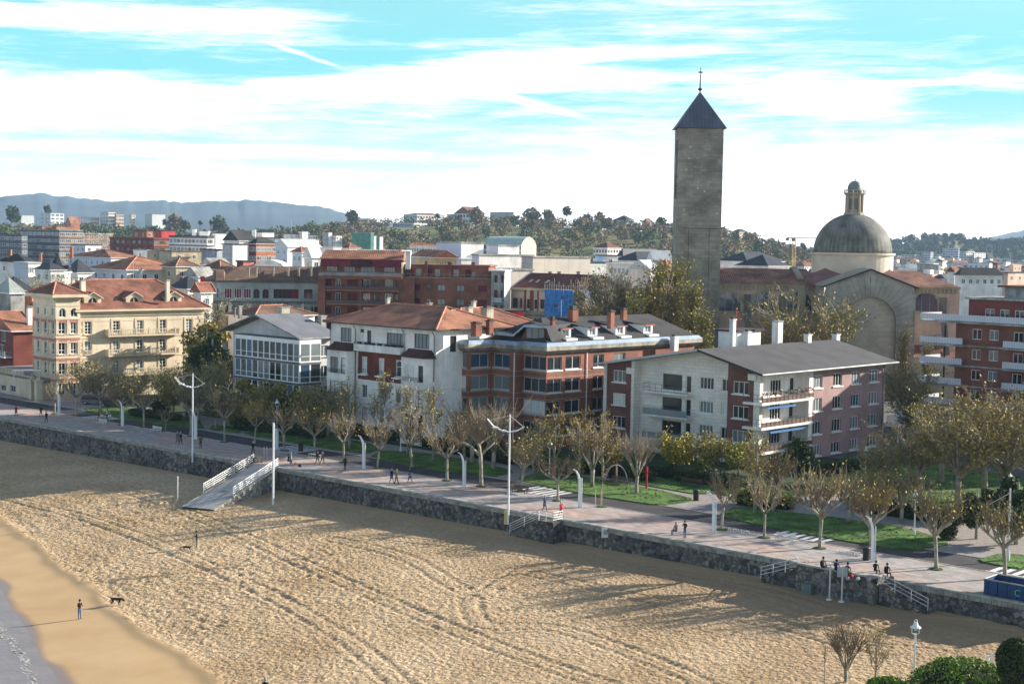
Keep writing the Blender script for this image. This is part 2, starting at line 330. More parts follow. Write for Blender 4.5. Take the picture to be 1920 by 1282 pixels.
def shell(root, pts, z0, z1, mat, skip=()):   # remaining walls of a footprint
    b = MB(); n = len(pts)
    for i in range(n):
        if i in skip: continue
        p, q = pts[i], pts[(i + 1) % n]; b.face([(p[0], p[1], z0), (q[0], q[1], z0), (q[0], q[1], z1), (p[0], p[1], z1)])
    return b.build('rear_wall', mat, root, world=True) if b.f else None
def offs(pts, o):
    n = len(pts); r = []; A = sum(pts[i][0] * pts[(i + 1) % n][1] - pts[(i + 1) % n][0] * pts[i][1] for i in range(n)); sg = 1 if A > 0 else -1
    for i in range(n):
        a, p, c = Vector(pts[i - 1][:2]), Vector(pts[i][:2]), Vector(pts[(i + 1) % n][:2]); d1 = (p - a).normalized(); d2 = (c - p).normalized()
        n1 = Vector((d1.y, -d1.x)) * sg; n2 = Vector((d2.y, -d2.x)) * sg; m = (n1 + n2); m = m / max(.3, m.length ** 2 / 2); r.append(p + m * o)
    return r
def slabroof(root, pts, z, th, o, mat, name='roof', emat=None):
    b = MB(); b.prism(offs(pts, o), z, z + th); return b.build(name, mat, root, world=True)
def hip(root, pts, z, h, o, mat, inset=None, along=0, soffit=None, name='roof', fascia=.16):
    q = offs(pts, o); q = [Vector((p.x, p.y, z)) for p in q]
    if along: q = q[1:] + q[:1]
    d = (q[1] - q[0]); sh = (q[3] - q[0]).length / 2; ins = sh if inset is None else inset; dn = d.normalized(); ins = min(ins, d.length * .48)
    r0 = (q[0] + q[3]) / 2 + dn * ins + Vector((0, 0, h)); r1 = (q[1] + q[2]) / 2 - dn * ins + Vector((0, 0, h))
    b = MB(); up = Vector((0, 0, fascia)); e = [p + up for p in q]; r0 += up; r1 += up
    b.face([e[0], e[1], r1, r0]); b.face([e[2], e[3], r0, r1]); b.face([e[1], e[2], r1]); b.face([e[3], e[0], r0])
    b.mat(1)
    for i in range(4): b.face([q[i], q[(i + 1) % 4], e[(i + 1) % 4], e[i]])
    b.face([q[0], q[3], q[2], q[1]])
    o_ = b.build(name, [mat, soffit or dark], root, world=True)
    if mat in (tileo, tiler, tileb, tilec):
        c = MB()
        for A_, B_ in ((e[0], r0), (e[3], r0), (e[1], r1), (e[2], r1), (r0, r1)):
            if (B_ - A_).length > .5: c.tube([A_ + Vector((0, 0, .05)), B_ + Vector((0, 0, .05))], .16, 5)
        c.build('ridge_tiles', M('ridge_tile', (.45, .2, .13), .85, a=.3, sc=3), o_)
        o_.children[0].location = -o_.location if False else (0, 0, 0)
        me = o_.children[0].data; 
        for v in me.vertices: v.co -= root.location
    return o_, r0, r1
def chimney(root, x, y, z, w, d, h, mat, ang=0., cap=conc, pot=None):
    b = MB(); ca, sa = math.cos(ang), math.sin(ang); T = lambda X, Y, Z: (x + X * ca - Y * sa, y + X * sa + Y * ca, z + Z)
    b.box(-w / 2, -d / 2, -.6, w / 2, d / 2, h, T=T); b.mat(1); b.box(-w / 2 - .1, -d / 2 - .1, h, w / 2 + .1, d / 2 + .1, h + .14, T=T)
    if pot: b.mat(2); b.box(-w / 3, -d / 3, h + .14, w / 3, d / 3, h + .14 + pot, T=T)
    return b.build('chimney', [mat, cap, dark], root, world=True)
def chim_px(root, x, ytop, ybot, Y, wpx, mat, **k):   # chimney whose foot is seen at a pixel, at distance Y
    p = AT(x, ybot, Y); t = AT(x, ytop, Y); w_ = wpx * Y / F_ / 1.3; return chimney(root, p.x, p.y, p.z, w_, w_ * .9, t.z - p.z, mat, **k)
def rail(b, W_, u0, u1, z, o, h=1., step=1.2, r=.02, n=3, bal=False):
    for i in range(n): zz = z + h * (i + 1) / n; b.tube([W_.W(u0, zz, o), W_.W(u1, zz, o)], r, 4)
    k = max(1, int(abs(u1 - u0) / step))
    for i in range(k + 1): u = u0 + (u1 - u0) * i / k; b.tube([W_.W(u, z, o), W_.W(u, z + h, o)], r, 4)
def balcony(W_, u0, u1, z, depth, smat, rmat, n=4, h=1., step=.9, solid=None, r=.02):
    b = MB(); W_.box(b, u0, u1, z - .22, z, 0.003, depth); o = b.build('balcony', smat, W_.root, world=True)
    c = MB(); rail(c, W_, u0, u1, z, depth - .06, h, step, r, n)
    for u in (u0, u1):
        for i in range(n): zz = z + h * (i + 1) / n; c.tube([W_.W(u, zz, 0), W_.W(u, zz, depth - .06)], r, 4)
    if solid: W_.box(c, u0, u1, z + .05, z + h * .85, depth - .05, depth - .02)
    o2 = c.build('railing', rmat if not solid else solid, o)
    for v in o2.data.vertices: v.co -= W_.root.location
    return o
def D2(a): return Vector((math.cos(R_(a)), math.sin(R_(a))))
# ---------------------------------------------------------------- ground, promenade, beach, water
asph = M('asphalt', (.055, .052, .058), .9, a=.2, bump=0); 
WANG = math.atan2(WE.y, WE.x)
pave = M('promenade_paving', (.55, .39, .32), .8, 'pave', a=.25, col2=(.44, .42, .41), k=(1.2, .6), rot=-WANG)
pave2 = M('grey_paving', (.34, .32, .31), .85, 'pave', a=.12, col2=(.36, .3, .27), k=(.8, .8), rot=-WANG)
kerbm = M('kerb_stone', (.42, .38, .33), .8, a=.15); wmark = M('white_road_marking', (.7, .7, .68), .7, a=.15, sc=4)
grassm = M('lawn_grass', (.075, .15, .025), .95, a=.45, sc=1.3, bump=.06); earth = M('city_ground', (.12, .12, .11), .95, a=.3, sc=.2)
seaw = M('sea_wall_stone', (.12, .12, .12), .95, 'rubble', a=.3, k=(2.5, 1), col2=(.27, .25, .22), bump=.12); capm = M('sea_wall_coping', (.38, .37, .34), .9, a=.25, sc=3)
concm = M('ramp_concrete', (.42, .41, .39), .9, a=.15)
def sheet(name, stp, z, mat, kind='structure', curb=None):
    b = MB(); b.prism([ST(s, t) for s, t in stp][::1], z - .02, z, bot=False)
    o = b.build(name, mat); tag(o, kind=kind); return o
gpts = [ST(-260, 0), ST(420, 0), Vector((-9000, 2600, 0)), Vector((-9000, 16000, 0)), Vector((12000, 16000, 0)), Vector((12000, -200, 0)), Vector((400, -200, 0))]
b = MB(); b.face([(p.x, p.y, -.06) for p in gpts]); tag(b.build('ground', earth), kind='structure')
sheet('promenade', [(-120, -.3), (-120, -9.2), (300, -9.2), (300, -.3)], .02, pave)
sheet('cycle_track', [(-120, -9.35), (-120, -14.2), (300, -14.2), (300, -9.35)], .0, asph)
b = MB()
for t0, t1 in ((-9.35, -9.2), (-14.35, -14.2)): b.prism([ST(-120, t0), ST(-120, t1), ST(300, t1), ST(300, t0)], -.05, .06)
tag(b.build('kerb', kerbm), kind='structure')
sheet('footpath', [(-120, -14.35), (-120, -46), (300, -46), (300, -14.35)], .012, pave2)
# zebra crossings painted on the track
b = MB()
for s0 in (27, 61, 105, 150, 5):
    for k in range(6): q = s0 + (k - 2.5) * 1.0; b.face([ST(q - .27, -9.8, .006), ST(q + .27, -9.8, .006), ST(q + .27, -13.8, .006), ST(q - .27, -13.8, .006)][::1])
for s0 in (27, 61, 105, 150, 5):
    b.face([ST(s0 - 3, -9.55, .006), ST(s0 + 3, -9.55, .006), ST(s0 + 3, -9.75, .006), ST(s0 - 3, -9.75, .006)])
tag(b.build('zebra_crossing', wmark), kind='structure')
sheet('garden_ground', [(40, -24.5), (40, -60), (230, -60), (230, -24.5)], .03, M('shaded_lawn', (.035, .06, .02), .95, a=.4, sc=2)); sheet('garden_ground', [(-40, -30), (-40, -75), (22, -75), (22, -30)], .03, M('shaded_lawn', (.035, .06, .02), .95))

def lawn(pts, z=.12, nm='grass'):
    q = [GST(*p) if len(p) == 2 else p[:2] for p in pts]; P = [ST(*p) for p in q]; 
    # round the outline a little
    R = []
    for i in range(len(P)):
        a, c = P[i], P[(i + 1) % len(P)]; R += [a * .85 + c * .15, a * .5 + c * .5, a * .15 + c * .85]
    A = sum(R[i].x * R[(i + 1) % len(R)].y - R[(i + 1) % len(R)].x * R[i].y for i in range(len(R)))
    if A < 0: R.reverse()
    b = MB(); b.prism(R, 0., z, bot=False); o = b.build(nm, grassm); tag(o, kind='stuff')
    return o, R
LAWN = [lawn(p) for p in [[(148, 768), (250, 790), (385, 806), (372, 786), (300, 775), (225, 763)], [(392, 806), (455, 813), (440, 802), (400, 797)], [(455, 815), (640, 846), (690, 851), (720, 838), (560, 806), (470, 800)],
    [(692, 857), (800, 880), (925, 895), (968, 884), (900, 868), (800, 850), (720, 845)], [(965, 900), (1100, 928), (1240, 949), (1308, 938), (1230, 918), (1130, 900), (1020, 884)],
    [(1345, 968), (1500, 1000), (1700, 1034), (1790, 1020), (1700, 990), (1560, 970), (1380, 950)], [(1830, 1052), (1925, 1070), (1925, 1042), (1875, 1038)], [(1180, 905), (1320, 930), (1350, 905), (1250, 880)], [(640, 800), (860, 840), (900, 820), (660, 775)], [(1500, 905), (1900, 975), (1960, 900), (1600, 850)], [(1340, 925), (1480, 950), (1500, 925), (1390, 905)]]]
# darker grass blades as a thin uneven skin
rg = random.Random(5); b = MB()
for o, R in LAWN:
    xs = [p.x for p in R]; ys = [p.y for p in R]
    def inside(x, y):
        c = False; j = len(R) - 1
        for i in range(len(R)):
            if (R[i].y > y) != (R[j].y > y) and x < (R[j].x - R[i].x) * (y - R[i].y) / (R[j].y - R[i].y) + R[i].x: c = not c
            j = i
        return c
    for k in range(int((max(xs) - min(xs)) * (max(ys) - min(ys)) * 2.2)):
        x, y = rg.uniform(min(xs), max(xs)), rg.uniform(min(ys), max(ys))
        if inside(x, y):
            a = rg.uniform(0, 6.3); hh = rg.uniform(.05, .13); dx, dy = math.cos(a) * .14, math.sin(a) * .14
            b.face([(x - dx, y - dy, .115), (x + dx, y + dy, .115), (x + dy * .5, y - dx * .5, .115 + hh)])
tag(b.build('grass_blades', M('grass_blade', (.07, .17, .02), .9, a=.3), uv=False), kind='stuff')
# ---- beach
T_W = lambda s: 43.9 + (81 - s) * .39 if s < 81 else 43.9 - (s - 81) * .33     # water line, metres seaward of the wall
T_S = lambda s: 28.3 + (108.3 - s) * .30                                      # edge of the raked sand
ZW = lambda s: -1.75 - max(0, min(1, (s - 20) / 140)) * 1.6
def zb(s, t): Tw = max(6, T_W(s)); return ZW(s) + (-5.2 - ZW(s)) * (t / Tw)
def GB(x, y):    # the point of the beach seen at a pixel
    z = -3.5
    for _ in range(12): p = G(x, y, z); z = zb(*toST(p))
    return G(x, y, z)
galv = M('galvanised_rail', (.62, .62, .6), .4, a=.08, metal=.2); blk = M('black_plastic', (.02, .022, .024), .5, a=.1); random.seed(3)
# ---------------------------------------------------------------- people and dogs
skin = M('skin', (.5, .3, .21), .6, a=.05); hairs = {k: M('hair_' + k, c, .7, a=.1) for k, c in dict(black=(.015, .012, .01), brown=(.07, .04, .02), grey=(.35, .34, .33), blond=(.35, .25, .12)).items()}; CL = {k: M('cloth_' + k, c, .85, a=.12, sc=4) for k, c in dict(black=(.012, .013, .016), navy=(.015, .03, .09), red=(.42, .02, .02), jeans=(.07, .12, .22), grey=(.12, .12, .12), pink=(.4, .22, .2), khaki=(.16, .12, .07), white=(.6, .6, .58), green=(.05, .07, .04), pale=(.28, .32, .38), teal=(.04, .09, .12), orange=(.5, .2, .1)).items()}
def skinned(name, V, E_, Rd, zones, mats, parent, sub=1):
    me = bpy.data.meshes.new(name); me.from_pydata(V, E_, []); o = bpy.data.objects.new(name, me); COL.objects.link(o); m = o.modifiers.new('s', 'SKIN'); m.use_smooth_shade = True; m.branch_smoothing = .6
    if not me.skin_vertices: bpy.context.view_layer.objects.active = o; me.attributes.new
    sv_ = me.skin_vertices[0].data
    for i, r in enumerate(Rd): sv_[i].radius = (r, r) if not isinstance(r, tuple) else r
    sv_[0].use_root = True; m2 = o.modifiers.new('u', 'SUBSURF'); m2.levels = sub; m2.render_levels = sub; dg = bpy.context.evaluated_depsgraph_get(); dg.update(); nm = bpy.data.meshes.new_from_object(o.evaluated_get(dg)); bpy.data.objects.remove(o); nm.name = name; nm.materials.clear()
    for x in mats: nm.materials.append(x)
    P = [Vector(v) for v in V]
    for p in nm.polygons:
        c = p.center; best = 1e9; z = 0
        for k, (i, j) in enumerate(E_):
            d = P[j] - P[i]; t = max(0, min(1, (c - P[i]).dot(d) / max(1e-9, d.length_squared))); q = (c - P[i] - d * t).length
            if q < best: best = q; z = zones[k]
        p.material_index = z
    nm.polygons.foreach_set('use_smooth', [True] * len(nm.polygons)); o = bpy.data.objects.new(name, nm); COL.objects.link(o); o.parent = parent; return o
def person(p, face, pose, top, legs, hair, label, h=1.72, coat=False, group=None, bag=None, hand_fwd=False):
    root = empty('person', p, R_(face - 90), label, 'person', group); s = h / 1.72; zp = .92; V = []; E_ = []; Rd = []; Z = []
    def add(v, r, par=None, z=0): V.append(tuple(Vector(v) * s)); Rd.append(r * s if not isinstance(r, tuple) else tuple(q * s for q in r)); (E_.append((par, len(V) - 1)), Z.append(z)) if par is not None else None; return len(V) - 1
    base = 0.
    if pose == 'sit': base = -.47
    if pose == 'cycle': base = .08
    lean = {'cycle': .25, 'sit': .06, 'bend': .1}.get(pose, .03); B = lambda x, y, z: (x, y, z + base); w_ = 1.12 if coat else 1.
    pe = add(B(0, 0, .92), (.15 * w_, .12 * w_)); s1 = add(B(0, lean * .4, 1.12), (.135 * w_, .105 * w_), pe, 0); ch = add(B(0, lean * .8, 1.34), (.165 * w_, .115 * w_), s1, 0); ne = add(B(0, lean, 1.475), .055, ch, 0); hb = add(B(0, lean + .03, 1.56), (.075, .085), ne, 2); ht = add(B(0, lean + .03, 1.67), (.072, .085), hb, 2)
    for sd_, (ank, kn, arm) in enumerate({'walk': ((.26, .14, -.16), (-.26, -.02, .2)), 'stand': ((.02, .02, .04), (-.03, .0, .02)), 'sit': ((.44, .46, .3), (.5, .46, .24)), 'cycle': ((.1, .34, .5), (.0, .26, .5)), 'phone': ((.02, .02, .33), (-.03, .0, .33)), 'bend': ((.02, .02, .2), (-.06, .0, .33))}[pose]):
        x = -.095 if sd_ == 0 else .095; sx_ = -1 if sd_ == 0 else 1
        hp = add(B(x, 0, .86), (.095, .1), pe, 1)
        if pose == 'sit': k = add(B(x * 1.3, kn, .90), .062, hp, 1); a = add(B(x * 1.3, ank, .50), .042, k, 1)
        elif pose == 'cycle': k = add(B(x * 1.2, kn, .68 if sd_ else .58), .062, hp, 1); a = add(B(x * 1.2, ank, .32 if sd_ else .14), .042, k, 1)
        else: k = add(B(x, kn, .48), .062, hp, 1); a = add(B(x, ank, .09 + (.05 if ank < -.1 else 0)), .042, k, 1)
        va = V[a]; add((va[0] / s, va[1] / s + .13, va[2] / s - .045), .038, a, 3)
        sh = add(B(sx_ * .19, lean * .8, 1.405), .06, ch, 0)
        if pose in ('phone',) or (pose == 'bend' and sd_): el = add(B(sx_ * .25, lean + .02, 1.14), .047, sh, 0); wr = add(B(sx_ * .1, lean + .28, 1.24), .03, el, 0)
        elif pose == 'cycle': el = add(B(sx_ * .25, lean + .16, 1.2), .047, sh, 0); wr = add(B(sx_ * .24, lean + .38, 1.08), .03, el, 0)
        elif pose == 'sit': el = add(B(sx_ * .26, lean + .04, 1.16), .047, sh, 0); wr = add(B(sx_ * .14, .28, 1.02), .03, el, 0)
        else: el = add(B(sx_ * .245, lean * .6 + arm * .4, 1.14), .047, sh, 0); wr = add(B(sx_ * .25, lean * .5 + arm, .92), .03, el, 0)
        d = (Vector(V[wr]) - Vector(V[el])).normalized(); hd = Vector(V[wr]) / s + d * .07; ph = add(hd, (.036, .02), wr, 2); sidev = Vector((0, 1, 0)) if abs(d.y) < .7 else Vector((1, 0, 0))
        for f_, (off, ln) in enumerate(((-.03, .065), (-.01, .075), (.01, .072), (.028, .058))): m1 = add(hd + sidev * off + d * (.03 + ln * .4), .009, ph, 2); add(hd + sidev * off * 1.05 + d * (.03 + ln) + Vector((-sx_ * .02, 0, 0)), .007, m1, 2)
        add(hd + sidev * .055 + d * .015 + Vector((-sx_ * .015, 0, 0)), .009, ph, 2)
    body = skinned('body', V, E_, Rd, Z, [CL[top], CL[legs], skin, CL['black']], root)
    hc = Vector(V[ht]); b = MB(); b.lathe([(.098 * s, -.1 * s), (.108 * s, -.02 * s), (.1 * s, .05 * s), (.06 * s, .095 * s), (.01, .105 * s)], (hc.x, hc.y - .018 * s, hc.z), 12, sx=.92); b.build('hair', hairs.get(hair) or CL[hair], root, smooth=True)
    fc = Vector(V[hb]); fm_ = M('face_shade', (.3, .14, .1), .7); b = MB(); b.lathe([(.004, .03), (.014, .0), (.003, -.012)], (fc.x, fc.y + .105 * s, fc.z + .045 * s), 6); b.build('nose', fm_, root); b = MB(); b.box(fc.x - .022, fc.y + .09 * s, fc.z - .005, fc.x + .022, fc.y + .098 * s, fc.z + .003); b.build('mouth', fm_, root)
    for q in (-1, 1): b = MB(); b.lathe([(.002, -.009), (.010, 0), (.002, .009)], (fc.x + q * .033, fc.y + .098 * s, fc.z + .075 * s), 6); b.build('eye', fm_, root)
    if coat: b = MB(); b.lathe([(.2 * s, .62 * s + base), (.19 * s, .8 * s + base), (.175 * s, 1.0 * s + base), (.165 * s, 1.12 * s + base)], (0, lean * .2, 0), 12, sx=1, sy=.78); b.build('coat_skirt', CL[top], root, smooth=True)
    if bag: b = MB(); b.lathe([(.05, .95), (.13, 1.0), (.15, 1.2), (.12, 1.38), (.04, 1.42)], (0, -.19, base), 10, sy=.6); b.build('backpack', CL[bag], root, smooth=True)
    return root
W1 = math.degrees(math.atan2(WE.y, WE.x)); W2 = W1 + 180
for a in [(30, 781, W2, 'walk', 'red', 'jeans', 'black', 'person in red jacket and jeans walking at the far left end of the promenade'), (77, 782, W1, 'walk', 'black', 'black', 'brown', 'person in black walking near the leftmost curved lamp'), (87, 793, W1, 'walk', 'black', 'black', 'black', 'person in black close behind the left end of the sea wall'), (333, 833, W1, 'walk', 'grey', 'grey', 'grey', 'grey haired person in pale grey walking beside a partner in black'), (339, 834, W1, 'walk', 'black', 'black', 'grey', 'person in black walking beside a partner in pale grey'), (376, 840, W2, 'stand', 'green', 'black', 'brown', 'person in dark green jacket right of the left mast lamp'), (474, 852, W2, 'walk', 'black', 'black', 'grey', 'white haired man in black walking toward the ramp'),
          (595, 870, W2, 'walk', 'black', 'black', 'black', 'person in black on the left of the couple right of the ramp'), (604, 869, W2, 'walk', 'grey', 'black', 'brown', 'person in grey jacket on the right of the couple by the ramp'), (647, 881, W1, 'stand', 'black', 'black', 'brown', 'lone person in black right of the couple near the third curved lamp'), (734, 906, W2, 'walk', 'navy', 'jeans', 'grey', 'white haired person in blue coat walking with another before the white house'), (743, 908, W2, 'walk', 'green', 'black', 'blond', 'person in olive coat raising a hand beside the one in blue'), (769, 904, W1, 'walk', 'navy', 'navy', 'brown', 'man in dark blue walking right of the pair before the white house'), (1021, 959, W2, 'walk', 'navy', 'grey', 'grey', 'bald man in navy jacket walking above the small railed steps'), (1052, 970, W1, 'walk', 'red', 'khaki', 'white', 'white haired person in red coat by the small railed steps'), (1284, 1009, W1 + 90, 'phone', 'black', 'jeans', 'black', 'person standing in black jacket and jeans beside the seated one')]:
    x, y, f, po, tp, lg, hr, lb = a; person(G(x, y), f, po, tp, lg, hr, lb, coat=tp in ('navy', 'red') and po == 'walk', group='people walking on the promenade')
def seated(x, y, f, tp, lg, hr, lb, z=.5, bag=None): person(G(x, y, z), f, 'sit', tp, lg, hr, lb, group='people sitting on the sea wall', bag=bag)
seated(1268, 1003, W1, 'grey', 'grey', 'grey', 'person in grey sitting beside the standing one in black', .45)
for x, y, tp, hr, lb, bg in ((1542, 1071, 'pink', 'brown', 'person in pink top sitting at the left end of the stone platform', 'black'), (1567, 1076, 'navy', 'black', 'person in navy jacket sitting between the two posts on the platform', None), (1588, 1082, 'black', 'brown', 'person in black with maroon bag sitting behind the right post', None)): seated(x, y, W1 + 270, tp, 'black', hr, lb, .2, bg)
for x, y, hr, lb in ((1641, 1078, 'black', 'left one of two people in black sitting on the wall right of the platform'), (1662, 1083, 'brown', 'right one of two people in black sitting on the wall right of the platform')): seated(x, y, W1 + 270, 'black', 'black', hr, lb, .25, 'black' if x > 1650 else None)
seated(540, 870, W1 + 270, 'black', 'black', 'black', 'person in black sitting on the wall corner beside the ramp', .2, 'white'); 
for x, y, c, lb in ((1596, 1083, 'red', 'maroon bag lying on the platform wall'), (1589, 1087, 'pale', 'pale green bag on the platform wall'), (1609, 1087, 'white', 'white and black bag on the platform wall'), (1629, 1089, 'pale', 'pale blue bag on the platform wall'), (1641, 1093, 'black', 'black bag at the right end of the platform wall'), (1671, 1086, 'grey', 'dark grey bag beside the rightmost seated person'), (554, 872, 'orange', 'orange bag on the wall beside the ramp'), (562, 875, 'black', 'black bag on the wall right of the orange bag')):
    p = G(x, y, .25 if x > 1000 else .12); root = empty('bag', p, random.uniform(0, 3), lb, 'bag'); b = MB(); b.lathe([(.12, 0), (.24, .05), (.27, .16), (.18, .27), (.05, .31)], n=10, sy=.6); b.build('bag_body', CL[c], root, smooth=True); b = MB(); b.tube([(-.12, 0, .26), (-.06, 0, .38), (.06, 0, .38), (.12, 0, .26)], .015, 5); b.build('handle', CL['black'], root)
person(GB(149, 1160), -30, 'phone', 'black', 'jeans', 'black', 'person in black jacket and pale jeans standing on the wet sand', 1.7, group='people on the beach'); person(GB(369, 1026), 200, 'phone', 'black', 'teal', 'black', 'person with raised arms in black top and long teal skirt on the dry sand', 1.7, group='people on the beach')
p = AT(497, 1287, 96); person(Vector((p.x, p.y, zb(*toST(p)))) if 0 else GB(497, 1316), 90, 'stand', 'black', 'black', 'pale', 'person of whom only the head shows at the bottom edge', 1.7, group='people on the beach')
def dog(p, face, label, s=1.0):
    root = empty('dog', p, R_(face), label, 'dog'); V = [(0, 0, .52), (.22, 0, .53), (.38, 0, .56), (.5, 0, .60), (.62, 0, .52), (.76, 0, .42), (-.2, 0, .53), (-.34, 0, .52), (-.44, 0, .6), (-.56, 0, .72)]; E_ = [(0, 1), (1, 2), (2, 3), (3, 4), (4, 5), (0, 6), (6, 7), (7, 8), (8, 9)]; Rd = [(.1, .12), (.11, .15), (.1, .13), .075, .075, .04, (.095, .11), (.09, .1), .03, .018]
    for x, par, hind in ((.3, 2, 0), (-.3, 7, 1)):
        for y in (-.09, .09):
            n = len(V)
            if hind: V += [(x + .05, y, .42), (x + .07, y, .3), (x - .08, y, .18), (x - .04, y, .03), (x + .02, y, .02)]; Rd += [.07, .045, .026, .024, .026]
            else: V += [(x + .03, y, .42), (x, y, .28), (x + .02, y, .15), (x + .02, y, .03), (x + .07, y, .02)]; Rd += [.055, .036, .026, .024, .026]
            E_ += [(par, n), (n, n + 1), (n + 1, n + 2), (n + 2, n + 3), (n + 3, n + 4)]
    V = [tuple(Vector(v) * s) for v in V]; Rd = [tuple(q * s for q in r) if isinstance(r, tuple) else r * s for r in Rd]; skinned('body', V, E_, Rd, [0] * len(E_), [M('black_fur', (.02, .018, .016), .8, a=.2)], root); b = MB()
    for y in (-1, 1): b.face([(.58 * s, y * .05 * s, .58 * s), (.64 * s, y * .06 * s, .57 * s), (.62 * s, y * .1 * s, .46 * s)]); b.face([(.58 * s, y * .05 * s, .58 * s), (.62 * s, y * .1 * s, .46 * s), (.56 * s, y * .08 * s, .5 * s)])
    b.build('ears', M('black_fur', (.02, .018, .016)), root)
dog(GB(217, 1135), -15, 'large black dog sniffing the sand near the person in pale jeans', 1.15); dog(GB(351, 1034), 190, 'black and grey dog in front of the person with teal skirt', .95)
def bike(x, y, face, tp, lb1, lb2, basket):
    p = G(x, y); root = empty('bicycle', p, R_(face), lb1, 'bicycle', 'red and white hire bicycles'); fm = M('red_paint', (.45, .03, .03), .5, a=.1)
    for k, xx in enumerate((-.52, .52)):
        b = MB(); n = 18; [b.tube([(xx + .33 * math.cos(6.283 * i / n), 0, .34 + .33 * math.sin(6.283 * i / n)), (xx + .33 * math.cos(6.283 * (i + 1) / n), 0, .34 + .33 * math.sin(6.283 * (i + 1) / n))], .022, 5, cap=False) for i in range(n)]; w_ = b.build('wheel', blk, root); b = MB(); [b.tube([(xx, 0, .34), (xx + .31 * math.cos(6.283 * i / 8), 0, .34 + .31 * math.sin(6.283 * i / 8))], .006, 3) for i in range(8)]; b.build('spokes', galv, w_)
        b = MB(); [b.tube([(xx + .38 * math.cos(a), 0, .34 + .38 * math.sin(a)), (xx + .38 * math.cos(a + .3), 0, .34 + .38 * math.sin(a + .3))], .03, 4) for a in [.5 + .3 * i for i in range(8)]]; b.build('mudguard', white, root)
    b = MB(); [b.tube(q, .025, 5) for q in ([(.52, 0, .34), (.4, 0, .95)], [(.43, 0, .8), (-.02, 0, .38), (-.2, 0, .82)], [(-.52, 0, .34), (-.02, 0, .32)], [(-.52, 0, .34), (-.15, 0, .7)])]; b.build('frame', fm, root); b = MB(); b.tube([(.38, -.28, 1.0), (.42, 0, 1.0), (.38, .28, 1.0)], .02, 5); b.build('handlebar', blk, root); b = MB(); b.box(.45, -.2, .72, .75, .2, .96); b.build('basket', white if basket else blk, root); b = MB(); b.lathe([(.04, 0), (.12, .03), (.1, .08)], (-.22, 0, .84), 8, sx=1.3); b.build('saddle', blk, root)
    d = D2(face); q = p - Vector((d.x, d.y, 0)) * .2; person(q, face, 'cycle', tp, 'black', 'brown', lb2, 1.7, group='cyclists')
bike(186, 789, W1 + 190, 'red', 'red and white bicycle ridden by the person in red', 'cyclist in red top riding behind the plane tree trunk', True); bike(201, 789, W1 + 185, 'white', 'red and white bicycle ridden by the person in white', 'cyclist in white top riding to the right of the one in red', True)
def vnoise(x, y, seed):
    r = np.random.RandomState(seed); tb = r.rand(512, 512); xi = np.floor(x).astype(int); yi = np.floor(y).astype(int); fx = x - xi; fy = y - yi
    fx = fx * fx * (3 - 2 * fx); fy = fy * fy * (3 - 2 * fy); g = lambda a, c: tb[a % 512, c % 512]
    return (g(xi, yi) * (1 - fx) + g(xi + 1, yi) * fx) * (1 - fy) + (g(xi, yi + 1) * (1 - fx) + g(xi + 1, yi + 1) * fx) * fy - .5
ss = np.arange(-40, 175, .19); tt = np.concatenate([np.arange(-.9, 66, .18), np.arange(66, 110, 2.)])
SS, TT = np.meshgrid(ss, tt, indexing='ij'); Tw = np.maximum(6, np.where(SS < 81, 43.9 + (81 - SS) * .39, 43.9 - (SS - 81) * .33)); Tsm = 28.3 + (108.3 - SS) * .30
ZWa = -1.75 - np.clip((SS - 20) / 140, 0, 1) * 1.6; Z = ZWa + (-5.2 - ZWa) * (TT / Tw)
wig = vnoise(SS / 9, TT / 9, 3) * 1.1 + vnoise(SS / 2.5, TT / 2.5, 4) * .7
rough = np.clip((Tsm - TT + wig) / .7, 0, 1) * np.clip((TT - .5) / 3 * .8 + .25, 0, 1)
rough = np.where(SS < -4, rough * 1, rough)
clod = np.maximum(0, vnoise(SS * 2.1 + vnoise(SS, TT, 9) * 2, TT * 2.1, 11) + .02) * .2 + vnoise(SS * 4.1, TT * 4.1, 12) * .17 + np.maximum(0, vnoise(SS * .9, TT * .9, 15) - .1) * .08
patch = .4 + .8 * np.clip(vnoise(SS / 13, TT / 13, 21) + .5, 0, 1); far = np.clip((TT - 4) / 14, .35, 1)
und = vnoise(SS / 7, TT / 4, 31) * .10 + vnoise(SS / 3, TT / 2, 32) * .05
ridg = np.sin((TT + SS * .16 + vnoise(SS / 14, TT / 14, 5) * 5) * 1.9) * .016 * np.clip((TT - 8) / 6, 0, 1)
Z = Z + rough * (clod * patch * far * np.clip(.42 + (SS - 20) / 90, .42, 1) + und * .7 + ridg * np.clip((SS - 20) / 50, .3, 2)) + (1 - rough) * vnoise(SS / 6, TT / 5, 41) * .03
edge = np.exp(-((Tsm - TT + wig - .2) / .8) ** 2) * .13; Z += edge * (SS > 20)
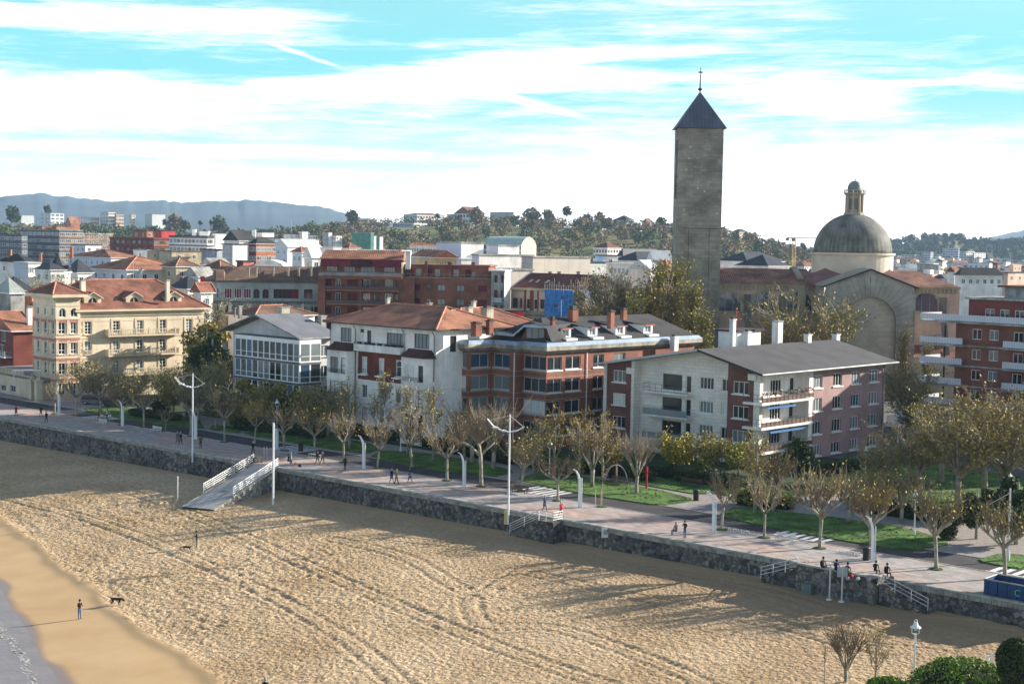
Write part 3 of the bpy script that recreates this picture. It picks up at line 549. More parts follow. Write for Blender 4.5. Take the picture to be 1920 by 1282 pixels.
def track(px, wid=1.7, dep=.06):
    global Z
    P = [toST(GB(*p)) for p in px]
    pts = []
    for i in range(len(P) - 1):
        p0 = P[max(i - 1, 0)]; p1 = P[i]; p2 = P[i + 1]; p3 = P[min(i + 2, len(P) - 1)]; nn = 14
        for k in range(nn):
            u = k / nn; pts.append([.5 * ((2 * p1[c]) + (-p0[c] + p2[c]) * u + (2 * p0[c] - 5 * p1[c] + 4 * p2[c] - p3[c]) * u * u + (-p0[c] + 3 * p1[c] - 3 * p2[c] + p3[c]) * u ** 3) for c in (0, 1)])
    pts.append(list(P[-1])); best = np.full(SS.shape, 1e9); arc = np.zeros(SS.shape); acc = 0
    for i in range(len(pts) - 1):
        a, c = np.array(pts[i]), np.array(pts[i + 1]); d = c - a; ln = np.hypot(*d)
        if ln < 1e-6: continue
        lo = np.minimum(a, c) - 3; hi = np.maximum(a, c) + 3; i0, i1 = np.searchsorted(ss, [lo[0], hi[0]]); j0, j1 = np.searchsorted(tt, [lo[1], hi[1]])
        sl_ = (slice(i0, i1), slice(j0, j1)); X = SS[sl_] - a[0]; Y = TT[sl_] - a[1]; u = np.clip((X * d[0] + Y * d[1]) / ln ** 2, 0, 1)
        ds = np.hypot(X - u * d[0], Y - u * d[1]); m = ds < best[sl_]; best[sl_] = np.where(m, ds, best[sl_]); arc[sl_] = np.where(m, acc + u * ln, arc[sl_]); acc += ln
    for w0 in (wid / 2,):
        rut = np.exp(-((best - w0) / .24) ** 4); Z -= rut * (dep * .6 + dep * .9 * (np.sin(arc * 2 * math.pi / .75) > .1)); Z += np.exp(-((best - w0 - .5) / .2) ** 2) * .03 + np.exp(-((best - w0 + .5) / .2) ** 2) * .025
for p in [[(620, 1010), (760, 1045), (880, 1110), (950, 1085), (1010, 1062), (1200, 1070), (1400, 1110), (1600, 1165)], [(700, 1005), (1000, 1040), (1300, 1085), (1450, 1110), (1700, 1190)], [(880, 1120), (905, 1170), (1050, 1180), (1250, 1250), (1330, 1290)],
          [(0, 930), (200, 985), (420, 1075), (620, 1180), (760, 1290)], [(60, 880), (250, 925), (420, 990), (640, 1090), (900, 1200), (1150, 1290)], [(1000, 1075), (1200, 1120), (1500, 1180), (1800, 1215)],
          [(1380, 1120), (1560, 1180), (1750, 1165), (1900, 1175)], [(1400, 1150), (1650, 1220), (1850, 1195), (1930, 1200)], [(0, 870), (130, 860), (330, 925)]]: track(p)
# smooth wind-swept hump where the beach meets the mound on the right
n0, n1 = SS.shape; Xw = WO.x + WE.x * SS + WNV.x * TT; Yw = WO.y + WE.y * SS + WNV.y * TT
co = np.stack([Xw, Yw, Z], -1).reshape(-1, 3).astype(np.float32); idx = np.arange(n0 * n1).reshape(n0, n1)
fq = np.stack([idx[:-1, :-1], idx[:-1, 1:], idx[1:, 1:], idx[1:, :-1]], -1).reshape(-1, 4)
me = bpy.data.meshes.new('beach'); me.vertices.add(len(co)); me.vertices.foreach_set('co', co.ravel()); me.loops.add(fq.size); me.loops.foreach_set('vertex_index', fq.ravel().astype(np.int32))
me.polygons.add(len(fq)); me.polygons.foreach_set('loop_start', np.arange(0, fq.size, 4, dtype=np.int32)); me.polygons.foreach_set('loop_total', np.full(len(fq), 4, np.int32)); me.update(); me.validate()
at_ = me.attributes.new('wet', 'FLOAT', 'POINT'); wet = np.clip((TT - (Tw - 1.6) + vnoise(SS / 4, TT / 4, 8) * 1.2) / .8, 0, 1); at_.data.foreach_set('value', wet.ravel().astype(np.float32))
at2 = me.attributes.new('raked', 'FLOAT', 'POINT'); at2.data.foreach_set('value', rough.ravel().astype(np.float32))
at3 = me.attributes.new('browner', 'FLOAT', 'POINT'); at3.data.foreach_set('value', np.clip((1.15 - TT / 14 + vnoise(SS / 8, TT / 5, 51) * .9) * .6 + (45 - SS) / 130, 0, .85).ravel().astype(np.float32))  # browner sand towards the wall and the right
sand = bpy.data.materials.new('sand'); sand.use_nodes = True; nt = sand.node_tree; n = nt.nodes; l = nt.links; bs = n['Principled BSDF']
def rgb(c): t = n.new('ShaderNodeRGB'); t.outputs[0].default_value = c + (1,); return t.outputs[0]
def mixn(f, a, c, bl='MIX'):
    t = n.new('ShaderNodeMix'); t.data_type = 'RGBA'; t.blend_type = bl
    for i, x in ((0, f), (6, a), (7, c)): (l.new(x, t.inputs[i]) if not isinstance(x, (int, float)) else setattr(t.inputs[i], 'default_value', x))
    return t.outputs[2]
def nz(sc_, det=5):
    t = n.new('ShaderNodeTexNoise'); t.inputs['Scale'].default_value = sc_; t.inputs['Detail'].default_value = det; g_ = n.new('ShaderNodeNewGeometry'); l.new(g_.outputs['Position'], t.inputs[0])
    r = n.new('ShaderNodeMapRange'); l.new(t.outputs[0], r.inputs[0]); r.inputs[1].default_value = .32; r.inputs[2].default_value = .68; return r.outputs[0], t.outputs[0]
def attr(nm): t = n.new('ShaderNodeAttribute'); t.attribute_name = nm; return t.outputs['Fac']
dry = mixn(nz(.12)[0], rgb((.47, .335, .19)), rgb((.63, .475, .30))); dry = mixn(nz(2.2, 8)[0], mixn(1., dry, rgb((.60, .57, .54)), 'MULTIPLY'), dry)
dry = mixn(attr('browner'), dry, rgb((.30, .20, .115)))
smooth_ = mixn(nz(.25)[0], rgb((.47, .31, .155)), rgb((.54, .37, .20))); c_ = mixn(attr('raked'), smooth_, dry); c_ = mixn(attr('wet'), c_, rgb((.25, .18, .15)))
l.new(c_, bs.inputs['Base Color']); rr = n.new('ShaderNodeMapRange'); l.new(attr('wet'), rr.inputs[0]); rr.inputs[3].default_value = .95; rr.inputs[4].default_value = .28; l.new(rr.outputs[0], bs.inputs['Roughness']); bs.inputs['Specular IOR Level'].default_value = .25
bu = n.new('ShaderNodeBump'); bu.inputs['Distance'].default_value = .3; l.new(nz(2.6, 8)[1], bu.inputs['Height']); l.new(attr('raked'), bu.inputs['Strength']); l.new(bu.outputs[0], bs.inputs['Normal'])
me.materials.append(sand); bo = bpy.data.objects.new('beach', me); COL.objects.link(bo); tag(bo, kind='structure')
wat = M('sea_water', (.21, .18, .17), .3, a=.1, bump=.03, spec=.5, k=(1.5, 1)); b = MB(); b.face([ST(-300, 30, -5.17), ST(500, 20, -5.17), ST(500, 600, -5.17), ST(-300, 600, -5.17)]); tag(b.build('sea_water', wat), kind='structure')
# foam line left by the last wave
foam = M('sea_foam', (.6, .58, .55), .7, a=.3, sc=6); b = MB(); rg = random.Random(3)
def spath(k, s): return T_W(s) + 1.15 + .22 * math.sin(s * .3) + .12 * math.sin(s * 1.3)
for i in range(int(130 / .22)):
    s = -30 + i * .22; t = spath(0, s); wdt = .10 + .22 * max(0, mnoise.noise((s * .9, 0, 0))) + .06
    for _ in range(3): 
        o_ = rg.uniform(-.3, .35) * 1.2; q = wdt * rg.uniform(.2, .8); b.face([ST(s, t + o_ - q * .5, -5.15), ST(s + .26, t + o_ - q * .3, -5.15), ST(s + .3, t + o_ + q * .5, -5.15), ST(s + .05, t + o_ + q * .4, -5.15)])
tag(b.build('foam_line', foam), kind='stuff')
# ---- sea wall (three runs, with the ramp and the steps between them)
def seawall(s0, s1, label, zt=.02, tout=0., skip=None, cap=True):
    root = empty('sea_wall', ST(s0, tout, 0), 0, label, 'sea wall')
    b = MB(); nseg = int(abs(s1 - s0) / 1.2) + 1; rw = random.Random(int(s0))
    for i in range(nseg):
        a = s0 + (s1 - s0) * i / nseg; c = s0 + (s1 - s0) * (i + 1) / nseg; zz = [zt, -.9, -1.8, -2.8, -4.2]
        for k in range(4):
            off = [tout, tout + .07, tout + .16, tout + .28, tout + .45]; jt = lambda s_, k_: off[k_] + .07 * mnoise.noise((s_ * .9, k_ * 3.1, 1))
            b.face([ST(a, jt(a, k), zz[k]), ST(a, jt(a, k + 1), zz[k + 1]), ST(c, jt(c, k + 1), zz[k + 1]), ST(c, jt(c, k), zz[k])])
    for a in (s0, s1): b.face([ST(a, tout - .5, zt), ST(a, tout, zt), ST(a, tout + .45, -4.2), ST(a, tout - .5, -4.2)])
    b.build('masonry', seaw, root, world=True)
    if cap:
        c = MB(); k = s0; 
        while k < s1 - .1:
            e_ = min(s1, k + rw.uniform(.9, 1.3)); h_ = rw.uniform(.115, .135); P = lambda s_, t_, z_: ST(s_, t_, z_); c.box(k + .015, tout - .42, zt - .04, e_ - .015, tout + .1, zt + h_, T=P); k = e_
        c.build('coping', capm, root, world=True)
        d = MB(); k = s0
        while k < s1 - .1: e_ = min(s1, k + rw.uniform(.35, .6)); d.box(k + .02, tout + .02, zt - .42, e_ - .02, tout + .13 + rw.uniform(0, .03), zt - .06, T=lambda s_, t_, z_: ST(s_, t_, z_)); k = e_
        d.build('header_course', M('wall_header_stone', (.3, .29, .26), .9, a=.35, sc=4), root, world=True)
    return root
seawall(98.5, 290, 'long dark rubble sea wall left of the beach ramp, below the far end of the promenade')
seawall(49., 93.6, 'dark rubble sea wall between the beach ramp and the small railed steps')
seawall(19.8, 49., 'dark rubble sea wall between the railed steps and the stone platform, behind the white notice board')
seawall(-120, 19.8, 'rubble sea wall on the right behind the platform and below the blue skip')
# ---------------------------------------------------------------- the buildings along the promenade
def reach(p, d, x, z=8.):       # distance from p along d to where the line meets the vertical through pixel column x
    lo, hi = -5., 200.; f = lambda t: PX((p[0] + d.x * t, p[1] + d.y * t, z))[0] - x
    a, c = 0., 10.; fa, fc = f(a), f(c)
    for _ in range(30):
        if abs(fc - fa) < 1e-9: break
        a, c, fa = c, c - fc * (c - a) / (fc - fa), fc; fc = f(c)
    return c
def V2(p): return Vector(p[:2])
def grid(W_, cols, rows, yref, **k):   # cols: pixel spans at height yref; rows: (z, h)
    for x0, x1 in cols:
        u0, _ = W_.uv(x0, yref); u1, _ = W_.uv(x1, yref); w_ = max(.4, round((u1 - u0) * 5) / 5); u = (u0 + u1) / 2
        u = min(max(u, w_ / 2 + .12), W_.L - w_ / 2 - .12)
        for z, h in rows: W_.win(u, z, w_, h, **{a: (b(rnd) if callable(b) else b) for a, b in k.items()})
rnd = random.Random(11)
pick = lambda *o: (lambda r: r.choice(o))
def attach(o, root): # sub-part meshes written in world coordinates
    for v in o.data.vertices: v.co -= root.location
    return o
# ======== cream mansion with corner tower
def mansion():
    sd, fd = D2(42), D2(132); c = V2(G(104, 560, 17.)); Lf = reach(c, fd, 62.5); Ls = reach(c, sd, 150.5)
    root = empty('mansion', (c.x, c.y, 0), 0, 'cream mansion with square corner tower, red tiled roof, arched dormers and two long balustraded balconies', 'mansion')
    a, b_, d_, e_ = c + fd * Lf, c, c + sd * Ls, c + sd * Ls + fd * Lf
    FL = [(.9, 2.5), (4.3, 2.3), (7.7, 2.3), (11.1, 2.3)]
    wf = Wall(a, b_, root, 0, 17.2); ws = Wall(b_, d_, root, 0, 17.2)
    grid(wf, [(69, 76), (82.5, 90), (97, 103.5)], [(z, h) for z, h in FL], 625, nv=2, low=.3, pane=0, sill=creamtrim)
    grid(wf, [(69, 76), (82.5, 90), (97, 103.5)], [(14.1, 1.3)], 580, nv=2, pane=0)
    grid(ws, [(110, 122), (132, 143.5)], FL, 625, nv=2, low=.3, sill=creamtrim)
    grid(ws, [(111, 123), (133, 145)], [(13.9, 1.5)], 585, nv=2, arch=True)
    for q in (wf, ws): q.build(cream)
    shell(root, [a, b_, d_, e_], 0, 17.2, cream, (0, 1))
    b = MB(); p = MB()
    for q in (wf, ws):
        for z in (3.55, 6.95, 10.35): q.band(b, z, z + .25, .14); q.band(b, z - .75, z - .55, .1); q.band(p, z - .55, z - .02, .05); 
        q.band(b, 13.45, 13.7, .15); q.band(p, 12.95, 13.4, .05); q.band(b, 15.7, 15.9, .08); q.band(b, .0, .8, .1); q.band(b, 16.7, 17.2, .3)
        for u in [q.L * i / 3 for i in range(4)] if q is wf else [q.L * .06, q.L * .5, q.L * .94]:
            for z in (.9, 4.2, 7.6, 11.0): q.box(b, max(0, u - .22), min(q.L, u + .22), z - .1, z + 2.4, 0, .09)
    b.build('mouldings', creamtrim, root, world=True); p.build('brick_bands', pinkband, root, world=True)
    hip(root, [b_, d_, e_, a], 17.2, 1.9, .95, tiler, soffit=creamtrim, inset=3.2, fascia=.5)
    # main range
    m0 = d_ + fd * .7; Lm = reach(m0, sd, 382); m1 = m0 + sd * Lm; dep = 17; m2, m3 = m1 + fd * dep, m0 + fd * dep
    w = Wall(m0, m1, root, 0, 14.7); FLm = [(.6, 2.2), (4.2, 2.2), (7.6, 2.2), (11.0, 2.2)]
    zt = w.uv(218, 625)[1]; off = zt - 11.0
    FLm = [(z + off, h) for z, h in FLm[1:]] + [(.8, 2.)]
    cols = [(159, 171), (212, 224), (256.5, 268), (299.5, 311), (348.5, 360)]
    grid(w, cols, FLm, 615, nv=2, nh=4, pane=pick(0, 0, 1), sill=creamtrim)
    w.build(cream, name='main_wall'); sidew = Wall(m1, m2, root, 0, 14.7); sidew.build(cream, 'main_wall'); shell(root, [m0, m1, m2, m3], 0, 14.7, cream, (0, 1))
    b = MB(); w.band(b, 13.9, 14.7, .25); w.band(b, 13.0, 13.15, .06)
    for z, h in FLm[:3]: w.band(b, z - .75, z - .55, .1)
    for x0, x1 in cols:
        u = (w.uv(x0, 615)[0] + w.uv(x1, 615)[0]) / 2
        for z, h in FLm:
            w.box(b, u - 1.0, u - .68, z - .1, z + h + .3, 0, .09); w.box(b, u + .68, u + 1.0, z - .1, z + h + .3, 0, .09); w.box(b, u - .68, u + .68, z + h + .03, z + h + .3, 0, .09)
    for i in range(22): z = .8 + i * .58; w.box(b, w.L - (1.1 if i % 2 else .75), w.L - .02, z, z + .5, 0, .1); w.box(b, 0.02, .7 if i % 2 else .5, z, z + .5, 0, .08)
    b.build('stone_trim', creamtrim, root, world=True)
    for z in (FLm[2][0], FLm[1][0], FLm[0][0]):
        u0, u1 = w.uv(197, 640)[0], w.uv(329, 640)[0]; b = MB(); w.box(b, u0, u1, z - .5, z - .2, 0.01, 1.3)
        for k in range(5): uu = u0 + .6 + (u1 - u0 - 1.2) * k / 4; w.box(b, uu - .12, uu + .12, z - .95, z - .5, 0.01, .8)
        ob = b.build('balcony', creamtrim, root, world=True); c2 = MB()
        w.box(c2, u0, u1, z + .62, z + .76, 1.12, 1.3); n = int((u1 - u0) / .32)
        for k in range(n + 1):
            uu = u0 + .1 + (u1 - u0 - .2) * k / n; P = w.W(uu, z - .2, 1.21); c2.lathe([(.05, 0), (.09, .2), (.05, .5), (.06, .82)], P, 5) if k % 8 else w.box(c2, uu - .12, uu + .12, z - .2, z + .9, 1.08, 1.32)
        for uu in (u0, u1): w.box(c2, uu - .1, uu + .1, z - .2, z + .76, .02, 1.3)
        attach(c2.build('balustrade', creamtrim, ob), root)
    for j in (0, 4):
        for z, h in FLm[:2]: u = (w.uv(cols[j][0], 615)[0] + w.uv(cols[j][1], 615)[0]) / 2; c2 = MB(); w.box(c2, u - .7, u + .7, z + .6, z + .7, .1, .2); [w.box(c2, u - .7 + .2 * k, u - .62 + .2 * k, z - .1, z + .6, .1, .16) for k in range(7)]; c2.build('window_balustrade', creamtrim, root, world=True)
    r_, ra, rb = hip(root, [m0, m1, m2, m3], 14.7, 4.7, .95, tiler, soffit=creamtrim, fascia=.35, inset=6.0)
    # dormers on the front slope
    up = (ra - (Vector((m0.x, m0.y, 14.9)))); 
    for xx in (180, 258, 332):
        u = w.uv(xx, 590)[0]; dz = 15.35; 
        fw = Wall(w.W(u - 1.55, 0, -1.2)[:2], w.W(u + 1.55, 0, -1.2)[:2], root, dz, dz + 1.75); fw.win(1.55, dz + .12, 1.8, 1.6, nv=2, nh=3, arch=True, name='dormer_window')
        o = fw.build(creamtrim, 'dormer'); b = MB(); T = fw.T()
        apex = dz + 2.5
        b.face([T(0, 0, dz + 1.75), T(3.1, 0, dz + 1.75), T(1.55, 0, apex)])
        for s_ in (0, 3.1): b.face([T(s_, 0, dz), T(s_, 0, dz + 1.75), T(s_, 4.2, dz + 1.75)])
        b.mat(1)
        for s_ in (-.3, 3.4): q = [T(s_, -.3, dz + 1.6), T(1.55, -.3, apex + .12), T(1.55, 5.6, apex + .12), T(s_, 4.2, dz + 1.6)]; b.face(q)
        b.mat(0)
        for s_ in (-.3, 3.4): b.face([T(s_, -.32, dz + 1.45), T(1.55, -.32, apex - .03), T(1.55, -.32, apex + .14), T(s_, -.32, dz + 1.62)])
        b.build('dormer_roof', [creamtrim, tiler], root, world=True)
    cs = M('chimney_stucco', (.6, .56, .44), .85, a=.2)
    for x, yt, yb, Y, wp in ((155, 527, 549, 257, 11), (247, 523, 541, 268, 9), (314, 526, 557, 262, 9), (137, 524, 540, 262, 7), (118, 521, 530, 262, 9)): chim_px(root, x, yt, yb, Y, wp, cs, ang=R_(42))
    b = MB(); T = lambda u, y, z: w.W(u, z, -y)
    for xx in (259, 282, 291): u = w.uv(xx, 590)[0]; b.box(u - .5, 6.4, 18.15, u + .5, 7.4, 18.75, T=T)
    b.build('skylight', gdark, root, world=True)
    # satellite dish and mast on the roof
    p = AT(264, 528, 272); b = MB(); b.tube([(p.x, p.y, p.z - 2), (p.x, p.y, p.z + .9)], .05, 6); nrm = Vector((-.75, -.5, .45)).normalized(); u_ = nrm.orthogonal().normalized(); v_ = nrm.cross(u_); cc = Vector((p.x, p.y, p.z + 1.5))
    for k in range(3):
        r0, r1 = 1.05 * k / 3, 1.05 * (k + 1) / 3
        for i in range(14):
            a0, a1 = 2 * math.pi * i / 14, 2 * math.pi * (i + 1) / 14; f = lambda r, an: cc + (u_ * math.cos(an) + v_ * math.sin(an)) * r + nrm * (r * r * .3); b.face([f(r0, a0), f(r1, a0), f(r1, a1), f(r0, a1)])
    b.tube([cc, cc + nrm * 1.0], .03, 4); tag(b.build('satellite_dish', grey), 'large grey satellite dish on the ridge of the cream mansion', 'dish')
    p = AT(250, 525, 270); b = MB(); b.tube([p - Vector((0, 0, 2)), p + Vector((0, 0, 3.2))], .05, 5)
    for k in range(5): b.tube([p + Vector((-.5, 0, 1.6 + .35 * k)), p + Vector((.5, 0, 1.6 + .35 * k))], .025, 4)
    tag(b.build('aerial_mast', grey), 'thin television aerial beside the satellite dish on the cream mansion', 'aerial')
    return wf
mansion()
# terrace wall with gate left of the mansion
def terrace():
    g = V2(G(72, 750)); fd, sd = D2(132), D2(42)
    root = empty('garden_wall', (g.x, g.y, 0), 0, 'cream garden wall with sloping balustrade, two small windows and a gate left of the mansion', 'garden wall')
    a = g + fd * 26; e = g + fd * 2.4; w = Wall(a, e, root, 0, 3.6); w.wpx(1, 720, 11, 735, nv=2, pane=2); w.wpx(19, 722, 29, 736, nv=2, pane=2); w.build(cream)
    b = MB(); w.band(b, 3.6, 3.75, .12, 0, w.L); w.band(b, 4.3, 4.45, .1, 0, w.L - 3.2); w.band(b, 0, .5, .1)
    for k in range(16): u = .2 + k * (w.L - 3.6) / 15; w.box(b, u - .1, u + .1, 3.75, 4.3, -.1, .1)
    w.box(b, 0.1, w.L - 3.2, 3.75, 4.25, -.08, -.02)
    b.build('balustrade', creamtrim, root, world=True)
    for q, nm in ((g + fd * 2.2, 0), (g, 0)):
        b = MB(); b.box(-.5, -.5, 0, .5, .5, 3.1); b.box(-.7, -.7, 3.1, .7, .7, 3.35); b.lathe([(.5, 3.35), (.35, 3.6), (.12, 3.8), (.22, 4.0), (.2, 4.2), (.05, 4.35)], n=8); b.build('gate_pier', cream, root, loc=(q.x - g.x, q.y - g.y, 0), rz=R_(42))
    w2 = Wall(g + fd * 1.7, g + fd * .5, root, 0, 2.8); b = MB(); w2.box(b, 0, w2.L, .05, 2.7, -.1, -.02); b.build('gate', wood, root, world=True)
    w3 = Wall(g, g + sd * 7, root, 0, 2.7); w3.build(cream, 'return_wall'); b = MB(); w3.band(b, 2.7, 2.85, .1); b.build('coping', creamtrim, root, world=True)
    b = MB(); q = [a, g, g + sd * 14, a + sd * 14]; b.prism(q, 3.1, 3.5); b.build('terrace_floor', pave2, root, world=True)
    p = V2(G(50, 712, 3.5)); b = MB(); b.box(-2.2, -1.2, 1.6, 2.2, 1.2, 1.68); [b.box(x - .04, y - .04, 0, x + .04, y + .04, 1.6) for x in (-2, 2) for y in (-1, 1)]
    o = b.build('glass_canopy', M('frosted_canopy', (.55, .62, .68), .25, a=.05), None, loc=(p.x, p.y, 3.5), rz=R_(20)); tag(o, 'pale glass canopy on the terrace behind the cream garden wall', 'canopy')
terrace()
# ======== red brick houses at the left edge
def leftbrick():
    sd, fd = D2(42), D2(132); k = V2(G(25, 620, 9.5)); Ls = reach(k, sd, 64); root = empty('brick_villa', (k.x, k.y, 0), 0, 'dark red brick villa with orange tiled roof at the left edge beside the cream mansion', 'villa')
    w = Wall(k, k + sd * Ls, root, 0, 9.3); w.build(whitebrick); f = Wall(k + fd * 14, k, root, 0, 9.3); f.wpx(2, 608, 11, 628, nv=1); f.wpx(-2, 645, 8, 664, nv=2); f.build(dbrick, poly=[(0, 9.3), (14, 9.3), (7, 12.2)])
    o, _, _ = hip(root, [k, k + sd * Ls, k + sd * Ls + fd * 14, k + fd * 14], 9.3, 3.2, .7, tileo, inset=0, soffit=white)
    balcony(f, 4, 13.5, 4.6, 1.6, white, white, n=3, step=.3)
    chim_px(root, 55, 577, 613, k.y + 4, 11, wrender, ang=R_(42))
    k2 = V2(G(62, 560, 12.)) + sd * 3 + fd * 8; k2 = V2(AT(60, 560, 305)); root = empty('brick_house', (k2.x, k2.y, 0), 0, 'orange brick gable wall with small white arched windows at the left edge behind the villa', 'house')
    w = Wall(k2 + Vector((-16, 1)), k2, root, 0, 14.2 + .6); w.wpx(6, 569, 10, 583, nv=1, pane=3); w.wpx(34, 568, 42, 583, nv=1, arch=True, pane=3); w.wpx(17, 570, 21, 573, nv=1); w.build(obrick); q = [k2 + Vector((-16, 1)), k2, k2 + Vector((1, 9)), k2 + Vector((-15, 10))]; shell(root, q, 0, 14.8, obrick, (0,)); slabroof(root, q, 14.8, .2, .1, M('glass_roof', (.3, .33, .3), .3, 'seam', k=(.8, 1)))
leftbrick()
# ======== grey house with glazed galleries
def gallery_house():
    sd, fd = D2(45), D2(135); k = V2(G(569, 628, 13.3)); Lf = reach(k, fd, 437); Ls = reach(k, sd, 626)
    root = empty('gallery_house', (k.x, k.y, 0), 0, 'pale house with low pitched grey roof and two storeys of white framed glazed galleries', 'house')
    pgrey = M('pale_grey_render', (.55, .56, .57), .85, 'streak', a=.12)
    f = Wall(k + fd * Lf, k, root, 0, 13.0); s = Wall(k, k + sd * Ls, root, 0, 13.0)
    zf = [9.9, 6.8, 3.7, .6]
    for z in zf: 
        s_ = s.uv(588, 640)[0]; s1 = s.uv(613, 640)[0]; s.win((s_ + s1) / 2, z, 3.0, 1.7, nv=4, pane=rnd.choice([1, 0]), sill=conc)
        u0, u1 = f.uv(441, 640)[0], f.uv(455, 640)[0]; f.win((u0 + u1) / 2, z, 1.6, 1.9, nv=2)
    s.build(pgrey); f.build(pgrey, poly=[(-.2, 13.0), (Lf, 13.0), (Lf * .47, 15.6)]); shell(root, [k, k + sd * Ls, k + sd * Ls + fd * Lf, k + fd * Lf], 0, 13, pgrey, (0, 3))
    # projecting glazed bay
    u0 = f.uv(457, 640)[0]; u1 = Lf - .4; g0 = Wall(f.W(u0, 0, 1.6)[:2], f.W(u1 + 1.6, 0, 1.6)[:2], root, 3.2, 12.6); g1 = Wall(f.W(u1 + 1.6, 0, 1.6)[:2], f.W(u1 + 1.6, 0, -2.4)[:2], root, 3.2, 12.6); gl = Wall(f.W(u0, 0, 0)[:2], f.W(u0, 0, 1.6)[:2], root, 3.2, 12.6)
    for z in zf[:3]:
        for q, n in ((g0, 11), (g1, 2)):
            c = q.L / n
            for i in range(n): q.win((i + .5) * c, z - .55, round(c - .06, 2), 2.75, nv=1, low=.3, pane=rnd.choice([0, 0, 1, 1, 2]), rev=.06)
    for q in (g0, g1, gl): q.build(white, 'gallery_wall')
    b = MB()
    for q in (g0, g1):
        for z in zf[:3]: q.band(b, z - .95, z - .62, .07)
    b.prism([g0.p0, g0.p1, g1.p1, V2(f.W(u0, 0, -2.4))], 12.6, 12.75); b.build('gallery_roof', M('dark_lead', (.1, .11, .125), .6, a=.2), root, world=True)
    # broad low roof
    A, B_, C_, D_ = k + Vector((0, 0)), k + sd * Ls, k + sd * Ls + fd * Lf, k + fd * Lf; ov = .9
    pr = lambda v, z: Vector((v.x, v.y, z)); b = MB(); m0 = k + fd * Lf * .53; m1 = m0 + sd * Ls
    e0 = pr(k - fd * 1.1 - sd * 1.6, 12.95); e1 = pr(B_ - fd * 1.1 + sd * .6, 12.95); r0 = pr(m0 - sd * 2.0, 16.0); r1 = pr(m1 + sd * .6, 16.0); l0 = pr(D_ + fd * 2.2 - sd * 1.6, 12.95); l1 = pr(C_ + fd * 2.2 + sd * .6, 12.95); th = Vector((0, 0, -.22))
    for q in ([e0, e1, r1, r0], [r0, r1, l1, l0]): b.face(q); b.mat(1); b.face([x + th for x in reversed(q)]); b.face([q[0], q[3], q[3] + th, q[0] + th]); b.mat(0)
    b.mat(1); b.face([e0, e0 + th, e1 + th, e1]); b.face([r0, l0, l0 + th, r0 + th]); b.build('roof', [M('grey_roof_sheet', (.17, .18, .2), .8, 'seam', a=.12, k=(2.5, 1)), conc], root, world=True)
    chim_px(root, 604, 593, 614, k.y + 9, 15, conc, ang=R_(45)); chim_px(root, 531, 577, 594, k.y + 17, 24, M('cream_chimney', (.5, .48, .38), .9, 'streak', a=.3), ang=R_(45)); chim_px(root, 450, 575, 590, k.y + 17, 8, conc, ang=R_(45)); chim_px(root, 430 + 10, 578, 588, k.y + 18, 4, conc)
gallery_house()
